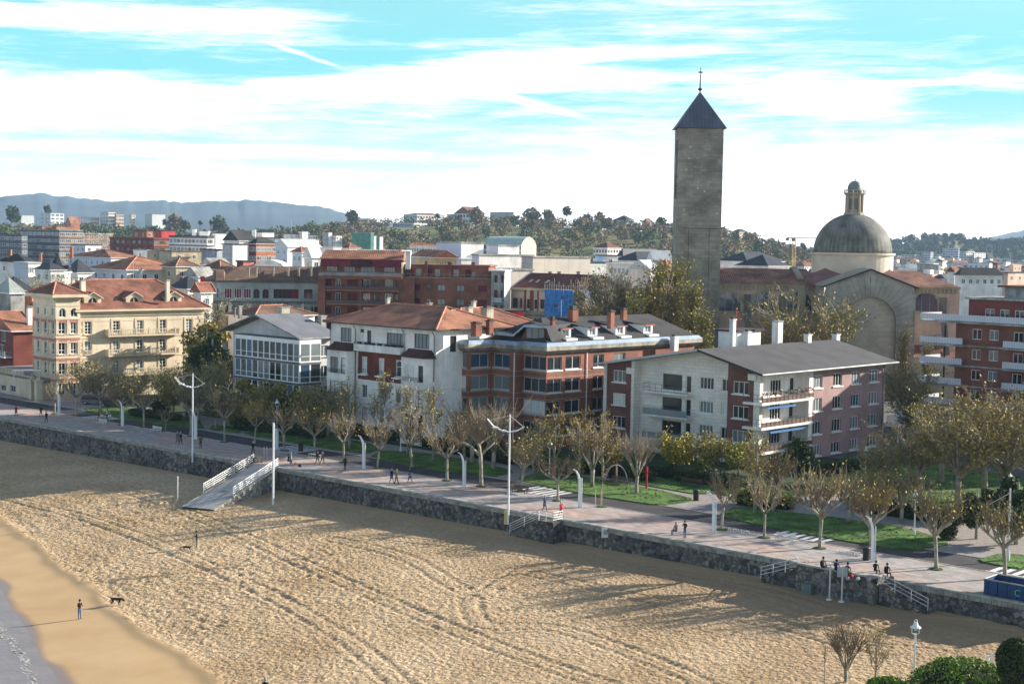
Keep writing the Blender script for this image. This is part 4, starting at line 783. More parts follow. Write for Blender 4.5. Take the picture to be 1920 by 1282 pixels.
# ======== white house with tiled roof and brick centre
def white_house():
    sd, fd = D2(46), D2(136); k = V2(G(818, 617, 15.9)); Lf = reach(k, fd, 620); root = empty('apartment_house', (k.x, k.y, 0), 0, 'white apartment house with orange tiled roof, two bays and brick middle panel', 'apartment house')
    f = Wall(k + fd * Lf, k, root, 0, 15.7); s = Wall(k, k + sd * 14, root, 0, 15.7); U = lambda x, y=620: f.uv(x, y)[0]
    f.win((U(637) + U(661)) / 2, 13.1, 2.4, 2., fm=dark, nv=3, pane=1); f.win((U(776, 630) + U(806, 630)) / 2, 13.1, 3.0, 2., fm=dark, nv=4, pane=1)
    f.win((U(724, 626) + U(757, 626)) / 2, 13.0, 3.4, 1.9, fm=dark, nv=5, pane=1); f.win(U(692), 12.9, .9, 2.1, nv=1, pane=0, fm=wood); f.win(U(679), 14.6, .8, .5, nv=1, fm=dark)
    us = [U(684, 660), U(716, 660), U(748, 660)]
    for u in us: f.win(u, 8.9, 1.1, 2.3, nv=1, arch=True, low=.6, pane=rnd.choice([3, 3, 0]), sill=white)
    for z in (5.4, 2.2):
        for u in us: f.win(u, z, 1.1, 1.9, nv=2, pane=rnd.choice([0, 1, 3]), fm=rnd.choice([white, wood]), sill=white)
    s.win(3.2, 12.7, 1.2, 2.2, nv=1, pane=0, fm=dark); 
    f.build(wrender); s.build(wrender); shell(root, [k, k + sd * 14, k + sd * 14 + fd * Lf, k + fd * Lf], 0, 15.7, wrender, (0, 3))
    # brick panel is a skin 3 cm proud
    b = MB(); ua, ub = U(672, 660), U(760, 660); hs = [(u - .58, u + .58) for u in us]; xs = [ua] + [q for h in hs for q in h] + [ub]
    for i in range(0, len(xs), 2): f.box(b, xs[i], xs[i + 1], 8.0, 12.0, .0, .05)
    for h in hs: f.box(b, h[0], h[1], 11.25, 12.0, 0, .05); f.box(b, h[0], h[1], 8.0, 8.85, 0, .05)
    b.build('brick_panel', whitebrick, root, world=True)
    b = MB(); f.band(b, 7.6, 7.9, .15); f.band(b, 4.5, 4.7, .1); f.box(b, ua, ub, 12.05, 13.0, .0, .9); f.box(b, ua + .15, ub - .15, 12.85, 13.01, .12, .8); s.band(b, 7.6, 7.9, .12); b.build('string_courses', wrender, root, world=True)
    for u in us: b = MB(); f.box(b, u - .9, u + .9, 8.62, 8.78, .05, .6); o = b.build('balconette', white, root, world=True); b = MB(); rail(b, f, u - .85, u + .85, 8.78, .55, .75, .25, .02, 2); attach(b.build('railing', dark, o), root)
    b = MB(); rail(b, f, ua + .1, ub - .1, 13.0, .8, .35, .8, .03, 1)
    for i in range(7): u = ua + .6 + i * (ub - ua - 1.2) / 6; f.box(b, u - .3, u + .3, 13.02, 13.3, .2, .5)
    b.build('balcony_rail', dark, root, world=True)
    # bays
    for x0, x1, zz in ((622, 668, 0), (761, 816, 0)):
        a, c = max(0.05, U(x0, 650)), min(f.L - .05, U(x1, 655)); ch = .8; pr = 1.1
        pts = [f.W(a, 0, 0)[:2], f.W(a + ch * .4, 0, pr)[:2], f.W(c - ch, 0, pr)[:2], f.W(c, 0, 0)[:2]]
        for i in range(3):
            q = Wall(pts[i], pts[i + 1], root, 0, 11.9)
            for z in (8.6, 5.2, 1.9):
                if i == 1: q.win(q.L * .36, z, 1.8, 2.3, nv=2, pane=rnd.choice([3, 0, 1]), fm=rnd.choice([white, wood])); q.win(q.L * .82, z, 1.0, 2.3, nv=1, low=.5, pane=rnd.choice([0, 3]), fm=wood)
            q.build(wrender, 'bay_wall')
            if i == 1:
                b = MB(); rail(b, q, .3, q.L - .3, 8.6, .12, .6, .25, .02, 2); b.build('bay_railing', dark, root, world=True)
        b = MB(); P = [Vector((p[0], p[1], 11.9)) for p in offs([*pts][::1], .0)]; P = [Vector((*f.W(a - .3, 0)[:2], 11.9)), Vector((*f.W(a + .1, 0, pr + .4)[:2], 11.9)), Vector((*f.W(c - ch + .3, 0, pr + .4)[:2], 11.9)), Vector((*f.W(c + .3, 0)[:2], 11.9))]
        Q = [Vector((*f.W(a + .5, 0, .02)[:2], 13.0)), Vector((*f.W(a + .9, 0, .1)[:2], 13.0)), Vector((*f.W(c - 1.2, 0, .1)[:2], 13.0)), Vector((*f.W(c - .6, 0, .02)[:2], 13.0))]
        for i in range(3): b.face([P[i], P[i + 1], Q[i + 1], Q[i]])
        b.face(P[::-1]); b.face(Q); b.build('bay_roof', M('dark_roof_tile', (.09, .04, .04), .8, 'tile', a=.3, k=(.3, 1)), root, world=True)
        b = MB(); 
        for i in range(3): q = Wall(pts[i], pts[i + 1], root); [q.band(b, z, z + .22, .1) for z in (7.7, 4.5)]
        b.build('bay_moulding', wrender, root, world=True)
    hip(root, [k, k + sd * 14, k + sd * 14 + fd * Lf, k + fd * Lf], 15.7, 2.6, .9, tileo, along=1, inset=6.5, soffit=dark)
    b = MB()
    for u in (.15, U(669), U(760, 630), f.L - .1): b.tube([f.W(u, 15.6, .7), f.W(u, 15.0, .25), f.W(u, .3, .2)], .06, 5)
    b.build('downpipe', dark, root, world=True)
    cs = M('cream_chimney', (.5, .48, .38), .9, 'streak', a=.3)
    for x, yt, yb, Y, wp in ((846, 582, 610, 209, 13), (879, 577, 607, 212, 15), (913, 578, 606, 214, 24), (727, 559, 571, 222, 9), (805, 569, 576, 224, 10), (888, 566, 578, 228, 9)): chim_px(root, x, yt, yb, Y, wp, cs, ang=R_(46), pot=.25)
    # lower rear wing with tiled roof
    q0 = V2(AT(850, 612, 214)); q1 = V2(AT(1000, 612, 229)); q2 = q1 + D2(120) * 12; q3 = q0 + D2(120) * 12; r2 = empty('rear_house', (q0.x, q0.y, 0), 0, 'low house with red tiled hip roof behind the white apartment house and the brick building', 'house')
    shell(r2, [q0, q1, q2, q3], 0, 15.2, wrender); hip(r2, [q0, q1, q2, q3], 15.2, 2.2, .5, tiler)
    b = MB(); p = V2(AT(890, 590, 235)); pts = rect(p - D2(15) * 9, D2(15), D2(105), 17, 6); r3 = empty('red_house', (p.x, p.y, 0), 0, 'bright red flat roofed rooftop block behind the orange tiled roof', 'rooftop block')
    shell(r3, pts, 10, 16.7, redm); slabroof(r3, pts, 16.7, .2, .2, felt)
white_house()
# ======== brown brick apartments with zigzag front
def brick_apartments():
    sd, fd = D2(45), D2(135); p5 = V2(G(1025, 662, 12.9)); root = empty('brick_apartments', (p5.x, p5.y, 0), 0, 'red brick apartment building with zigzag front, grey concrete fascia and black roof with four dormers', 'apartment building')
    p4 = p5 + fd * reach(p5, fd, 980); p3 = p4 - sd * 1.1; L = -reach(p4, -1 * sd, 968); p3 = p4 - sd * reach(p4, -1 * sd, 966)
    p2 = p3 + fd * reach(p3, fd, 921); p1 = p2 - sd * reach(p2, -1 * sd, 878); p0 = p1 + fd * reach(p1, fd, 838); p6 = p5 + sd * reach(p5, sd, 1300)
    P = [p0, p1, p2, p3, p4, p5, p6]; H = 12.8; rows = [(10.5, 1.9), (7.5, 1.9), (4.5, 1.9), (1.5, 1.9)]
    wl = M('anodised_window_frame', (.45, .46, .46), .4, a=.05)
    specs = {0: [(.5, .78, 2)], 1: [(.5, .75, 2)], 2: [(.42, .66, 2)], 3: [], 4: [(.5, .94, 3)]}
    band = MB(); line = MB(); up = MB()
    for i in range(6):
        w = Wall(P[i], P[i + 1], root, 0, H)
        if i < 5:
            for c_, fr, n in specs[i]:
                for z, h in rows: w.win(w.L * c_, z, round(w.L * fr, 1), h, nv=n, fm=wl, pane=(2 if z > 10 and i in (1, 2) else rnd.choice([0, 0, 0, 1, 3])), sill=wl)
        else:
            for x0, x1, n in ((1026, 1053, 2), (1060, 1088, 2), (1112, 1132, 2), (1150, 1172, 2)):
                u0, u1 = w.uv(x0, 700)[0], w.uv(x1, 700)[0]
                for z, h in rows: w.win((u0 + u1) / 2, z, max(.6, u1 - u0), h - .1, nv=n, fm=white if i == 5 and x0 > 1050 else wl, pane=rnd.choice([0, 1, 0]), sill=white)
        w.build(rbrick)
        for z, h in rows:
            w.band(line, z - .32, z - .26, .03); w.band(line, z + h + .1, z + h + .16, .03)
    line.build('string_lines', M('pale_mortar_line', (.38, .32, .28), .8, a=.1), root, world=True)
    back = [p6, p6 + fd * 14, p0 + sd * 12 + fd * 1.5, p0]; shell(root, [p6] + back[1:3] + [p0], 0, H, rbrick, (3,))
    out = offs(P + back[1:3], .9); low = offs(P + back[1:3], .35); inn = offs(P + back[1:3], -.6)
    b = MB(); n = len(out); a3 = lambda v, z: (v.x, v.y, z)
    for i in range(n):
        j = (i + 1) % n; b.m = 0; b.face([a3(low[i], H), a3(low[j], H), a3(out[j], H + .45), a3(out[i], H + .45)]); b.face([a3(out[i], H + .45), a3(out[j], H + .45), a3(out[j], H + 1.0), a3(out[i], H + 1.0)])
        b.m = 1; b.face([a3(out[i], H + 1.0), a3(out[j], H + 1.0), a3(offs(P + back[1:3], .45)[j], H + 1.5), a3(offs(P + back[1:3], .45)[i], H + 1.5)])
    b.m = 0; b.face([a3(v, H + .01) for v in low][::-1]); b.build('fascia', [M('board_marked_concrete', (.36, .33, .27), .9, 'streak', a=.4), zinc], root, world=True)
    b = MB(); mid = offs(P + back[1:3], .45); b.face([a3(v, H + 1.5) for v in mid]); b.build('flat_roof', felt, root, world=True)
    # black roof of the main block
    o0 = p3 - fd * 0 ; A = V2(out[5]); ce = p5 - fd * .4 - sd * .4; q0 = ce; q1 = p6 - fd * .4; dp = 13.; q2 = q1 + fd * dp; q3 = q0 + fd * dp; z0 = H + 1.5; hh = 2.9
    R0_, R1_ = q0 + fd * dp * .55 + sd * 6.2, q1 + fd * dp * .55 - sd * 2.5; b = MB(); v3 = lambda v, z: Vector((v.x, v.y, z))
    e = [v3(q, z0) for q in (q0, q1, q2, q3)]; r0, r1 = v3(R0_, z0 + hh), v3(R1_, z0 + hh)
    b.face([e[0], e[1], r1, r0]); b.face([e[1], e[2], r1]); b.face([e[2], e[3], r0, r1]); b.face([e[3], e[0], r0]); b.build('roof', felt, root, world=True)
    sl = lambda u, v: e[0] + Vector((sd.x, sd.y, 0)) * u + Vector((fd.x, fd.y, 0)) * v + Vector((0, 0, hh * v / (dp * .55)))
    wr = Wall(q0, q1, root, z0, z0 + 1)
    for xx in (1074, 1124, 1176, 1228):
        u = wr.uv(xx, 628)[0]; b = MB(); h0 = sl(u, 1.3); zf = h0.z; T = wr.T(); v0 = 1.3; top = zf + 1.25; vb = v0 + 1.25 / hh * dp * .55 + 2.2
        fw = Wall(wr.W(u - 1.0, 0, -v0)[:2], wr.W(u + 1.0, 0, -v0)[:2], root, zf - .1, top); fw.win(1.0, zf + .1, 1.3, .95, nv=2, pane=1, name='dormer_window'); fw.build(white, 'dormer')
        for s_ in (u - 1.0, u + 1.0): b.face([T(s_, v0, zf - .1), T(s_, v0, top), T(s_, v0 + 1.25 / hh * dp * .55, top)])
        b.m = 1; q = [T(u - 1.15, v0 - .35, top), T(u + 1.15, v0 - .35, top), T(u + 1.15, vb + .6, top + .62), T(u - 1.15, vb + .6, top + .62)]; b.face(q); b.face([v_ - Vector((0, 0, .02)) if isinstance(v_, Vector) else (v_[0], v_[1], v_[2] - .02) for v_ in q[::-1]])
        b.m = 2; b.box(u - 1.15, v0 - .37, top - .14, u + 1.15, v0 - .34, top + .03, T=T); b.m = 0; b.box(u - 1.1, v0 - 1.2, zf - .42, u + 1.1, v0 - .02, zf - .1, T=T)
        b.build('dormer_roof', [white, felt, M('red_trim', (.3, .08, .08), .6, a=.1)], root, world=True)
    # wide gable over the sea front
    w = Wall(p3 + fd * 2, p5, root, z0, z0 + 3); T = w.T(); a, c = w.uv(950, 630)[0], w.L - .2; m_ = (a + c) / 2 + 1.0; b = MB(); y_ = 1.2; tp = 2.05
    b.m = 0; b.face([T(a + 1.5, y_, z0), T(c, y_, z0), T(m_ + 1.6, y_, z0 + tp), T(m_ - 1.6, y_, z0 + tp)])
    for q in ([T(a - 2.5, y_ - .5, z0 + .95), T(a + .6, y_ - .5, z0 + .85), T(a + .6, y_ + 5, z0 + 1.0), T(a - 2.5, y_ + 5, z0 + 1.1)], [T(a + .6, y_ - .5, z0 + .85), T(m_ - 1.8, y_ - .5, z0 + tp + .15), T(m_ - 1.8, y_ + 5, z0 + tp + .3), T(a + .6, y_ + 5, z0 + 1.0)], [T(m_ - 1.8, y_ - .5, z0 + tp + .15), T(m_ + 1.8, y_ - .5, z0 + tp + .15), T(m_ + 1.8, y_ + 6, z0 + tp + .3), T(m_ - 1.8, y_ + 6, z0 + tp + .3)], [T(m_ + 1.8, y_ - .5, z0 + tp + .15), T(c + .6, y_ - .5, z0 + .1), T(c + .6, y_ + 3, z0 + .5), T(m_ + 1.8, y_ + 6, z0 + tp + .3)]):
        b.m = 1; b.face(q); b.m = 2; q0_, q1_ = q[0], q[1]; b.face([(q0_[0], q0_[1], q0_[2] - .32), (q1_[0], q1_[1], q1_[2] - .32), q1_, q0_])
    b.build('gable', [dbrick, felt, zinc], root, world=True)
    gw = Wall(T(m_ - 1.9, y_ - .05, 0)[:2], T(m_ + 1.5, y_ - .05, 0)[:2], root, z0, z0 + 2); gw.win(1.7, z0 + .35, 3.0, 1.5, nv=3, pane=1, fm=wood, proud=True)
    for x, yt, yb, Y, wp, mt in ((1036, 600, 624, 203, 10, rbrick), (1145, 584, 608, 208, 14, rbrick), (1074, 580, 594, 212, 20, rbrick), (1169, 580, 592, 216, 13, rbrick), (893, 606, 622, 202, 20, rbrick), (918, 602, 620, 206, 14, rbrick)): chim_px(root, x, yt, yb, Y, wp, mt, ang=R_(45), cap=dark, pot=.4 if x in (1036, 1074) else .1)
    b = MB(); u5 = Wall(P[3], P[4], root); 
    for wq, u in ((Wall(P[2], P[3], root), -.12), (Wall(P[0], P[1], root), .1), (Wall(P[5], P[6], root), None)):
        if u is None: u = wq.uv(1099, 700)[0]
        elif u < 0: u = wq.L - .15
        b.tube([wq.W(u, 13.4, .12), wq.W(u, .5, .12)], .07, 5)
    b.build('downpipe', white, root, world=True)
    b = MB(); q = AT(1052, 592, 214); b.tube([q - Vector((0, 0, 1)), q + Vector((0, 0, 2.3))], .04, 4); [b.tube([q + Vector((-.4, 0, 1.5 + .4 * j)), q + Vector((.4, 0, 1.5 + .4 * j))], .02, 4) for j in range(3)]; tag(b.build('roof_aerial', grey), 'thin white television aerial on the ridge of the black roofed brick apartments', 'aerial')
brick_apartments()
rbrickd = M('brown_brick', (.2, .09, .075), .85, 'brick', a=.2, k=(.25, .07)); wl2 = M('bronze_frame', (.12, .12, .12), .5, a=.1)
def stone_block():
    sd, fd = D2(46.5), D2(137); k = V2(G(1427, 693, 12.4)); root = empty('stone_clad_block', (k.x, k.y, 0), 0, 'block of pale stone and pink brick with flower filled corner balconies and grey roof', 'apartment building')
    U = lambda w, x, y=745: w.uv(x, y)[0]
    Lf = reach(k, fd, 1138); Ls = reach(k, sd, 1657); f = Wall(k + fd * Lf, k, root, 0, 11.6)
    ua, ub, uc, ud = U(f, 1184), U(f, 1290), U(f, 1364), U(f, 1414)
    rows = [(9.1, 1.6), (6.0, 1.6), (2.9, 1.6), (.2, 1.3)]
    P = lambda u, o=0.: Vector(f.W(u, 0, o)[:2]); rec = 1.3
    ap = f.L - 8.8; top = lambda u: 11.5 + (14.3 - 11.5) * min(1, u / ap) if u < ap else 14.3 - (14.3 - 12.2) * (u - ap) / 8.8
    segs = [(P(0), P(ua), rbrickd, [(.5, 2.2, 3)]), (P(ua, -rec), P(ub, -rec), wstone, 'bal'), (P(ub, -rec), P(uc, -rec), wstone, [(.32, 2.2, 4), (.8, 1.2, 2)]), (P(uc), P(ud), rbrickd, [(.5, 2.4, 3)])]
    for j, (a, c, m, wi) in enumerate(segs):
        w = Wall(a, c, root, 0, 11.4)
        if wi == 'bal':
            for z, h in rows[:3]: w.win(w.L * .62, z - .5, 3.2, 2.1, nv=1, pane=rnd.choice([0, 1]), fm=wl2); w.win(w.L * .9, z - .7, .9, 2.3, nv=1, pane=0, fm=white)
            for z in (8.35, 5.25, 2.1): balcony(w, w.L * .22, w.L * .99, z, 1.5, wrender, dark, n=2, step=1.0, h=1., solid=M('balcony_glass', (.25, .28, .3), .15, a=.1, spec=.5) if z < 8 else None)
        else:
            for c_, ww, n in wi:
                for z, h in rows: w.win(w.L * c_, z, min(ww, w.L - .6), h, nv=n, pane=rnd.choice([0, 0, 1, 3]), fm=white, sill=white)
        b0 = f.uv(0, 0)
        u0 = (V2(a) - f.p0).dot(f.d); u1 = (V2(c) - f.p0).dot(f.d); pl = [(0, 11.4), (w.L, 11.4), (w.L, top(u1) - .05)]
        if u0 < ap < u1: pl.append((ap - u0, top(ap) - .05))
        pl.append((0, top(u0) - .05)); w.build(m, 'front_wall', poly=pl)
    for u in (ua, uc): # the returns of the recess
        o = MB(); T = f.T(); o.face([T(u, 0, 0), T(u, rec, 0), T(u, rec, top(u)), T(u, 0, top(u))]); o.build('return_wall', wstone, root, world=True)
    b = MB(); f.box(b, -.5, 0, 0, top(0), -.3, .15); f.box(b, ud, f.L - .0, 0, 11.9, -.6, .12); f.box(b, ua - .02, ua + .45, 0, top(ua) - .1, -rec, .1); f.box(b, ua - .6, ua + .8, 10.4, 11.2, -.2, .5); f.box(b, ud - .7, ud + .5, 11.0, 11.8, -.1, .5); b.build('stone_pier', wstone, root, world=True)
    # side: loggia then pink brick
    s = Wall(k, k + sd * Ls, root, 0, 12.0); u1, u2 = U(s, 1517, 700), U(s, 1524, 700); lo = Wall(P(f.L, -1.9) if 0 else V2(s.W(0, 0, -1.7)), V2(s.W(u1, 0, -1.7)), root, 0, 12.0)
    for z in (9.0, 5.9, 2.8, .1):
        lo.win(lo.L * .18, z - .4, 1.5, 2.1, nv=2, fm=white, pane=1); lo.win(lo.L * .55, z - .4, 2.6, 2.1, nv=4, fm=white, pane=rnd.choice([0, 1])); lo.win(lo.L * .88, z - .4, 1.0, 2.1, nv=1, fm=dark, pane=0)
    lo.build(wrender, 'loggia_wall'); fl = M('flowers_mix', (.3, .3, .2), .9, 'leaf', col2=(.5, .12, .12), sc=4)
    for z in (8.3, 5.2, 2.1):
        b = MB(); s.box(b, -.0, u1 - .05, z - .3, z, -1.65, .9); f.box(b, f.L - 2.0, f.L + .9, z - .3, z - .002, 0.01, .9); o = b.build('balcony', wrender, root, world=True)
        b = MB(); rail(b, s, -.6, u1 - .1, z, .82, 1., .9, .025, 2); f2 = Wall(P(f.L - 2., .82), P(f.L + .82, .82), root); rail(b, f2, 0, f2.L, z, 0, 1., .7, .025, 2); attach(b.build('railing', dark, o), root)
        b = MB(); s.box(b, -.6, u1 - .1, z + .12, z + .6, .7, .78); attach(b.build('balcony_panel', M('brown_panel', (.16, .08, .06), .7, a=.3), o), root)
        if z > 8:
            rg = random.Random(3); b = MB()
            for _ in range(420):
                u, oo, zz = rg.uniform(-.5, u1 - .2), rg.uniform(.5, .95), z + 1.0 + rg.gauss(.1, .14); q = Vector(s.W(u, zz, oo)); r = rg.uniform(.06, .13); v = Vector((rg.uniform(-1, 1), rg.uniform(-1, 1), rg.uniform(-1, 1))).normalized(); t_ = v.orthogonal().normalized(); n_ = v.cross(t_)
                b.m = rg.choice([0, 0, 1, 1, 2]) if u < u1 * .8 else rg.choice([0, 2, 2]); b.face([q + t_ * r, q + n_ * r, q - t_ * r, q - n_ * r])
            attach(b.build('flower_boxes', [M('plant_green', (.07, .13, .03), .9), M('white_petals', (.65, .62, .55), .8), M('red_petals', (.45, .08, .1), .8)], o, uv=False), root)
        elif z > 2:
            b = MB(); zz = z + 2.75; ua_, ub_ = (u1 * .02, u1 * .62) if z > 4 else (u1 * .1, u1 * .85); T_ = s.T(); s.box(b, ua_, ub_, zz - .3, zz - .27, .2, .9); s.box(b, ua_, ub_, zz - .48, zz - .28, .88, .92); b.build('awning', M('blue_canvas', (.04, .15, .36), .7, a=.1), root, world=True)
    b = MB(); T = s.T(); b.face([T(u1, 1.7, 0), T(u1, 0, 0), T(u1, 0, 12), T(u1, 1.7, 12)]); s.box(b, u1 - .02, u2, 0, 11.95, -.3, .1); b.face([T(0, 1.7, 0), T(0, -.0, 0), T(0, 0, 12), T(0, 1.7, 12)]); b.build('white_pier', wrender, root, world=True)
    pk = Wall(V2(s.W(u2, 0)), V2(s.W(Ls, 0)), root, 0, 12.1)
    grid(pk, [(1527, 1543), (1563, 1579), (1597, 1613), (1631, 1647)], [(9.3, 1.7), (6.25, 1.7), (3.2, 1.7), (.35, 1.5)], 700, nv=3, fm=white, pane=pick(0, 2, 1, 1), sill=white); pk.build(pbrick, 'side_wall')
    b = MB(); b.tube([s.W(Ls - .25, 12.0, .15), s.W(Ls - .25, .2, .15)], .1, 6); b.build('downpipe', conc, root, world=True)
    C0, C1, C2, C3 = k, k + sd * Ls, k + sd * Ls + fd * Lf, k + fd * Lf; shell(root, [C0, C1, C2, C3], 0, 11.5, pbrick, (0, 3))
    # roof: two unequal slopes
    b = MB(); v3 = lambda v, z: Vector((v.x, v.y, z)); o1 = 1.2; th = Vector((0, 0, -.3))
    e0, e1 = v3(k - fd * 1.2 - sd * 1.5, 12.0), v3(C1 - fd * 1.2 + sd * 1.6, 12.0); r0, r1 = v3(k + fd * 8.8 - sd * 1.5, 14.5), v3(C1 + fd * 8.8 + sd * 1.6, 14.5); l0, l1 = v3(C3 + fd * 1.4 - sd * 1.2, 11.5), v3(C2 + fd * 1.4 + sd * 1.6, 11.5)
    for q in ([e0, e1, r1, r0], [r0, r1, l1, l0]): b.m = 0; b.face(q); b.m = 1; b.face([x + th for x in reversed(q)]); b.face([q[1], q[1] + th, q[2] + th, q[2]][::-1])
    b.m = 1; b.face([e0, e0 + th, e1 + th, e1]); b.m = 2; b.face([e0, r0, r0 + th, e0 + th]); b.m = 3; b.face([r0, l0, l0 + th, r0 + th]); b.build('roof', [M('grey_bitumen_roof', (.075, .075, .08), .85, 'seam', a=.15, k=(9.5, 1)), conc, dark, M('zinc_edge', (.42, .45, .48), .5, a=.1)], root, world=True)
    b = MB(); b.tube([e0 + Vector((0, 0, -.12)) - v3(fd, 0) * .1, e1 + Vector((0, 0, -.12)) - v3(fd, 0) * .1], .1, 6); b.build('gutter', M('gutter_grey', (.5, .5, .47), .6, a=.2), root, world=True)
    wc = M('white_chimney', (.74, .74, .72), .8, 'streak', a=.15)
    for x, yt, yb, Y, wp, cp_ in ((1373, 600, 643, 204, 12, 0), (1401, 623, 650, 201, 13, 0), (1457, 603, 643, 208, 20, 1), (1514, 628, 648, 209, 15, 0), (1567, 628, 647, 215, 15, 0), (1264, 632, 650, 217, 16, 0)): chim_px(root, x, yt, yb, Y, wp, wc, ang=R_(46), pot=.25 if not cp_ else None, cap=conc if cp_ else wc)
    q = AT(1385, 641, 205); T = lambda X, Y, Z: (q.x + X * sd.x + Y * fd.x, q.y + X * sd.y + Y * fd.y, q.z - .4 + Z); b = MB(); b.box(0, .2, -.5, 5.6, 3.4, 1.75, T=T); b.m = 1; b.box(-.3, -.1, 1.75, 6.0, 3.8, 2.0, T=T); b.build('stair_penthouse', [wc, felt], root, world=True)
    q = AT(1380, 618, 206); b = MB(); b.tube([q, q + Vector((0, 0, 3))], .04, 4); [b.tube([q + Vector((-.4, 0, 1.8 + .4 * j)), q + Vector((.4, 0, 1.8 + .4 * j))], .025, 4) for j in range(3)]; tag(b.build('red_aerial', [redm]), 'small red and white aerial on the leftmost white chimney of the pale stone block', 'aerial')

stone_block()
# ======== brick block with white balconies at the right edge
def right_block():
    fd = D2(133); p = V2(G(1738, 590, 17.3)); d = -fd; L = 26; root = empty('balcony_block', (p.x, p.y, 0), 0, 'brown brick apartment block with white slatted balconies at the right edge', 'apartment building')
    w = Wall(p + d * 5.2, p + d * L, root, 0, 16.6); sd = Vector((-d.y, d.x)); bb = M('brown_block_brick', (.24, .1, .07), .85, 'brick', a=.2, k=(.25, .07)); wp = M('white_slats', (.62, .65, .7), .6, 'seam', a=.05, k=(.28, 1))
    rows = [13.6, 10.45, 7.3, 4.15, 1.0]; U = lambda x: w.uv(x, 615)[0]
    for z in rows:
        w.win(U(1832), z + .3, 1.6, 1.6, nv=2, fm=white, pane=0); w.win(U(1864), z + .3, 1.6, 1.6, nv=2, fm=white, pane=1); w.win(U(1910), z - .5, 1.6, 2.3, nv=2, fm=white); w.win(U(1795) if U(1795) > 1 else 1.1, z - .5, 1.6, 2.3, nv=2, fm=white, pane=1) if U(1795) > .9 else None
    w.build(bb); s = Wall(p + d * 5.2 + sd * 12, p + d * 5.2, root, 0, 16.6); s.build(bb)
    q = [p + d * 5.2, p + d * L, p + d * L + sd * 12, p + d * 5.2 + sd * 12]; shell(root, q, 0, 16.6, bb, (0, 3))
    W0 = Wall(p, p + d * L, root, 0, 17)
    for i, z in enumerate([16.6] + [r - .65 for r in rows[:-1]]):
        b = MB(); T = W0.T(); u1 = L if i == 0 else W0.uv(1812, 640)[0]; b.box(-.4, -1.2, z - .3, u1, 5.4 if i else 12, z, T=T); o = b.build('balcony', conc, root, world=True)
        c = MB(); c.box(-.4, -1.2, z + .08, u1, -1.14, z + 1.05, T=T); c.box(-.4, -1.14, z + .08, -.34, 5.0, z + 1.05, T=T); attach(c.build('slatted_railing', wp, o), root)
        if i: 
            u0 = W0.uv(1887, 640)[0]; b = MB(); b.box(u0, -1.0, z - .3, L, -.01, z, T=T); o = b.build('balcony', conc, root, world=True); c = MB(); c.box(u0, -1.0, z + .08, L, -.94, z + 1.05, T=T); attach(c.build('slatted_railing', wp, o), root)
            b = MB(); w.band(b, z - .28, z, .06); b.build('floor_band', conc, root, world=True)
            b = MB(); b.box(2.6, 1.0, z, 2.8, 1.2, z + 2.8, T=T); b.build('post', dark, root, world=True)
    a = Wall(V2(W0.W(6.0, 0, -2.2)), V2(W0.W(L, 0, -2.2)), root, 16.6, 20.0)
    for x in (1818, 1856, 1884, 1912): 
        u = a.uv(x, 575)[0]
        if u > 1: a.win(u, 17.0, 2.2 if x < 1850 else 1.6, 1.6, nv=2, fm=white, pane=rnd.choice([0, 1]))
    a.build(dbrick, 'attic_wall'); qq = [V2(W0.W(6, 0, -2.2)), V2(W0.W(L, 0, -2.2)), V2(W0.W(L, 0, -10)), V2(W0.W(6, 0, -10))]; shell(root, qq, 16.6, 20, dbrick, (0,)); slabroof(root, qq, 20, .35, .5, conc)
    r2 = [V2(W0.W(11, 0, -4)), V2(W0.W(L, 0, -4)), V2(W0.W(L, 0, -9)), V2(W0.W(11, 0, -9))]; shell(root, r2, 20.3, 22, M('mottled_screen', (.3, .33, .33), .7, a=.35, sc=3)); slabroof(root, r2, 22, .3, .8, wood)
right_block()
# invented block just outside the frame, added to shade the garden and brick wall
def shade_block():
    d = D2(-47); p = V2(G(1738, 590, 17.3)) + d * 26.5; n = Vector((-d.y, d.x)); root = empty('shade_slab', (p.x, p.y, 0), 0, 'unseen taller brick apartment slab added beyond the right edge for its shade', 'apartment building'); w = Wall(p, p + d * 34, root, 0, 23.5)
    for z in [1 + 3.1 * i for i in range(7)]:
        for k in range(8): w.win(2.5 + k * 4.1, z, 1.8, 1.6, nv=2, pane=rnd.choice([0, 1]))
    w.build(rbrick); q = [p, p + d * 34, p + d * 34 + n * 12, p + n * 12]; shell(root, q, 0, 23.5, rbrick, (0,)); slabroof(root, q, 23.51, .4, .4, conc)
shade_block()
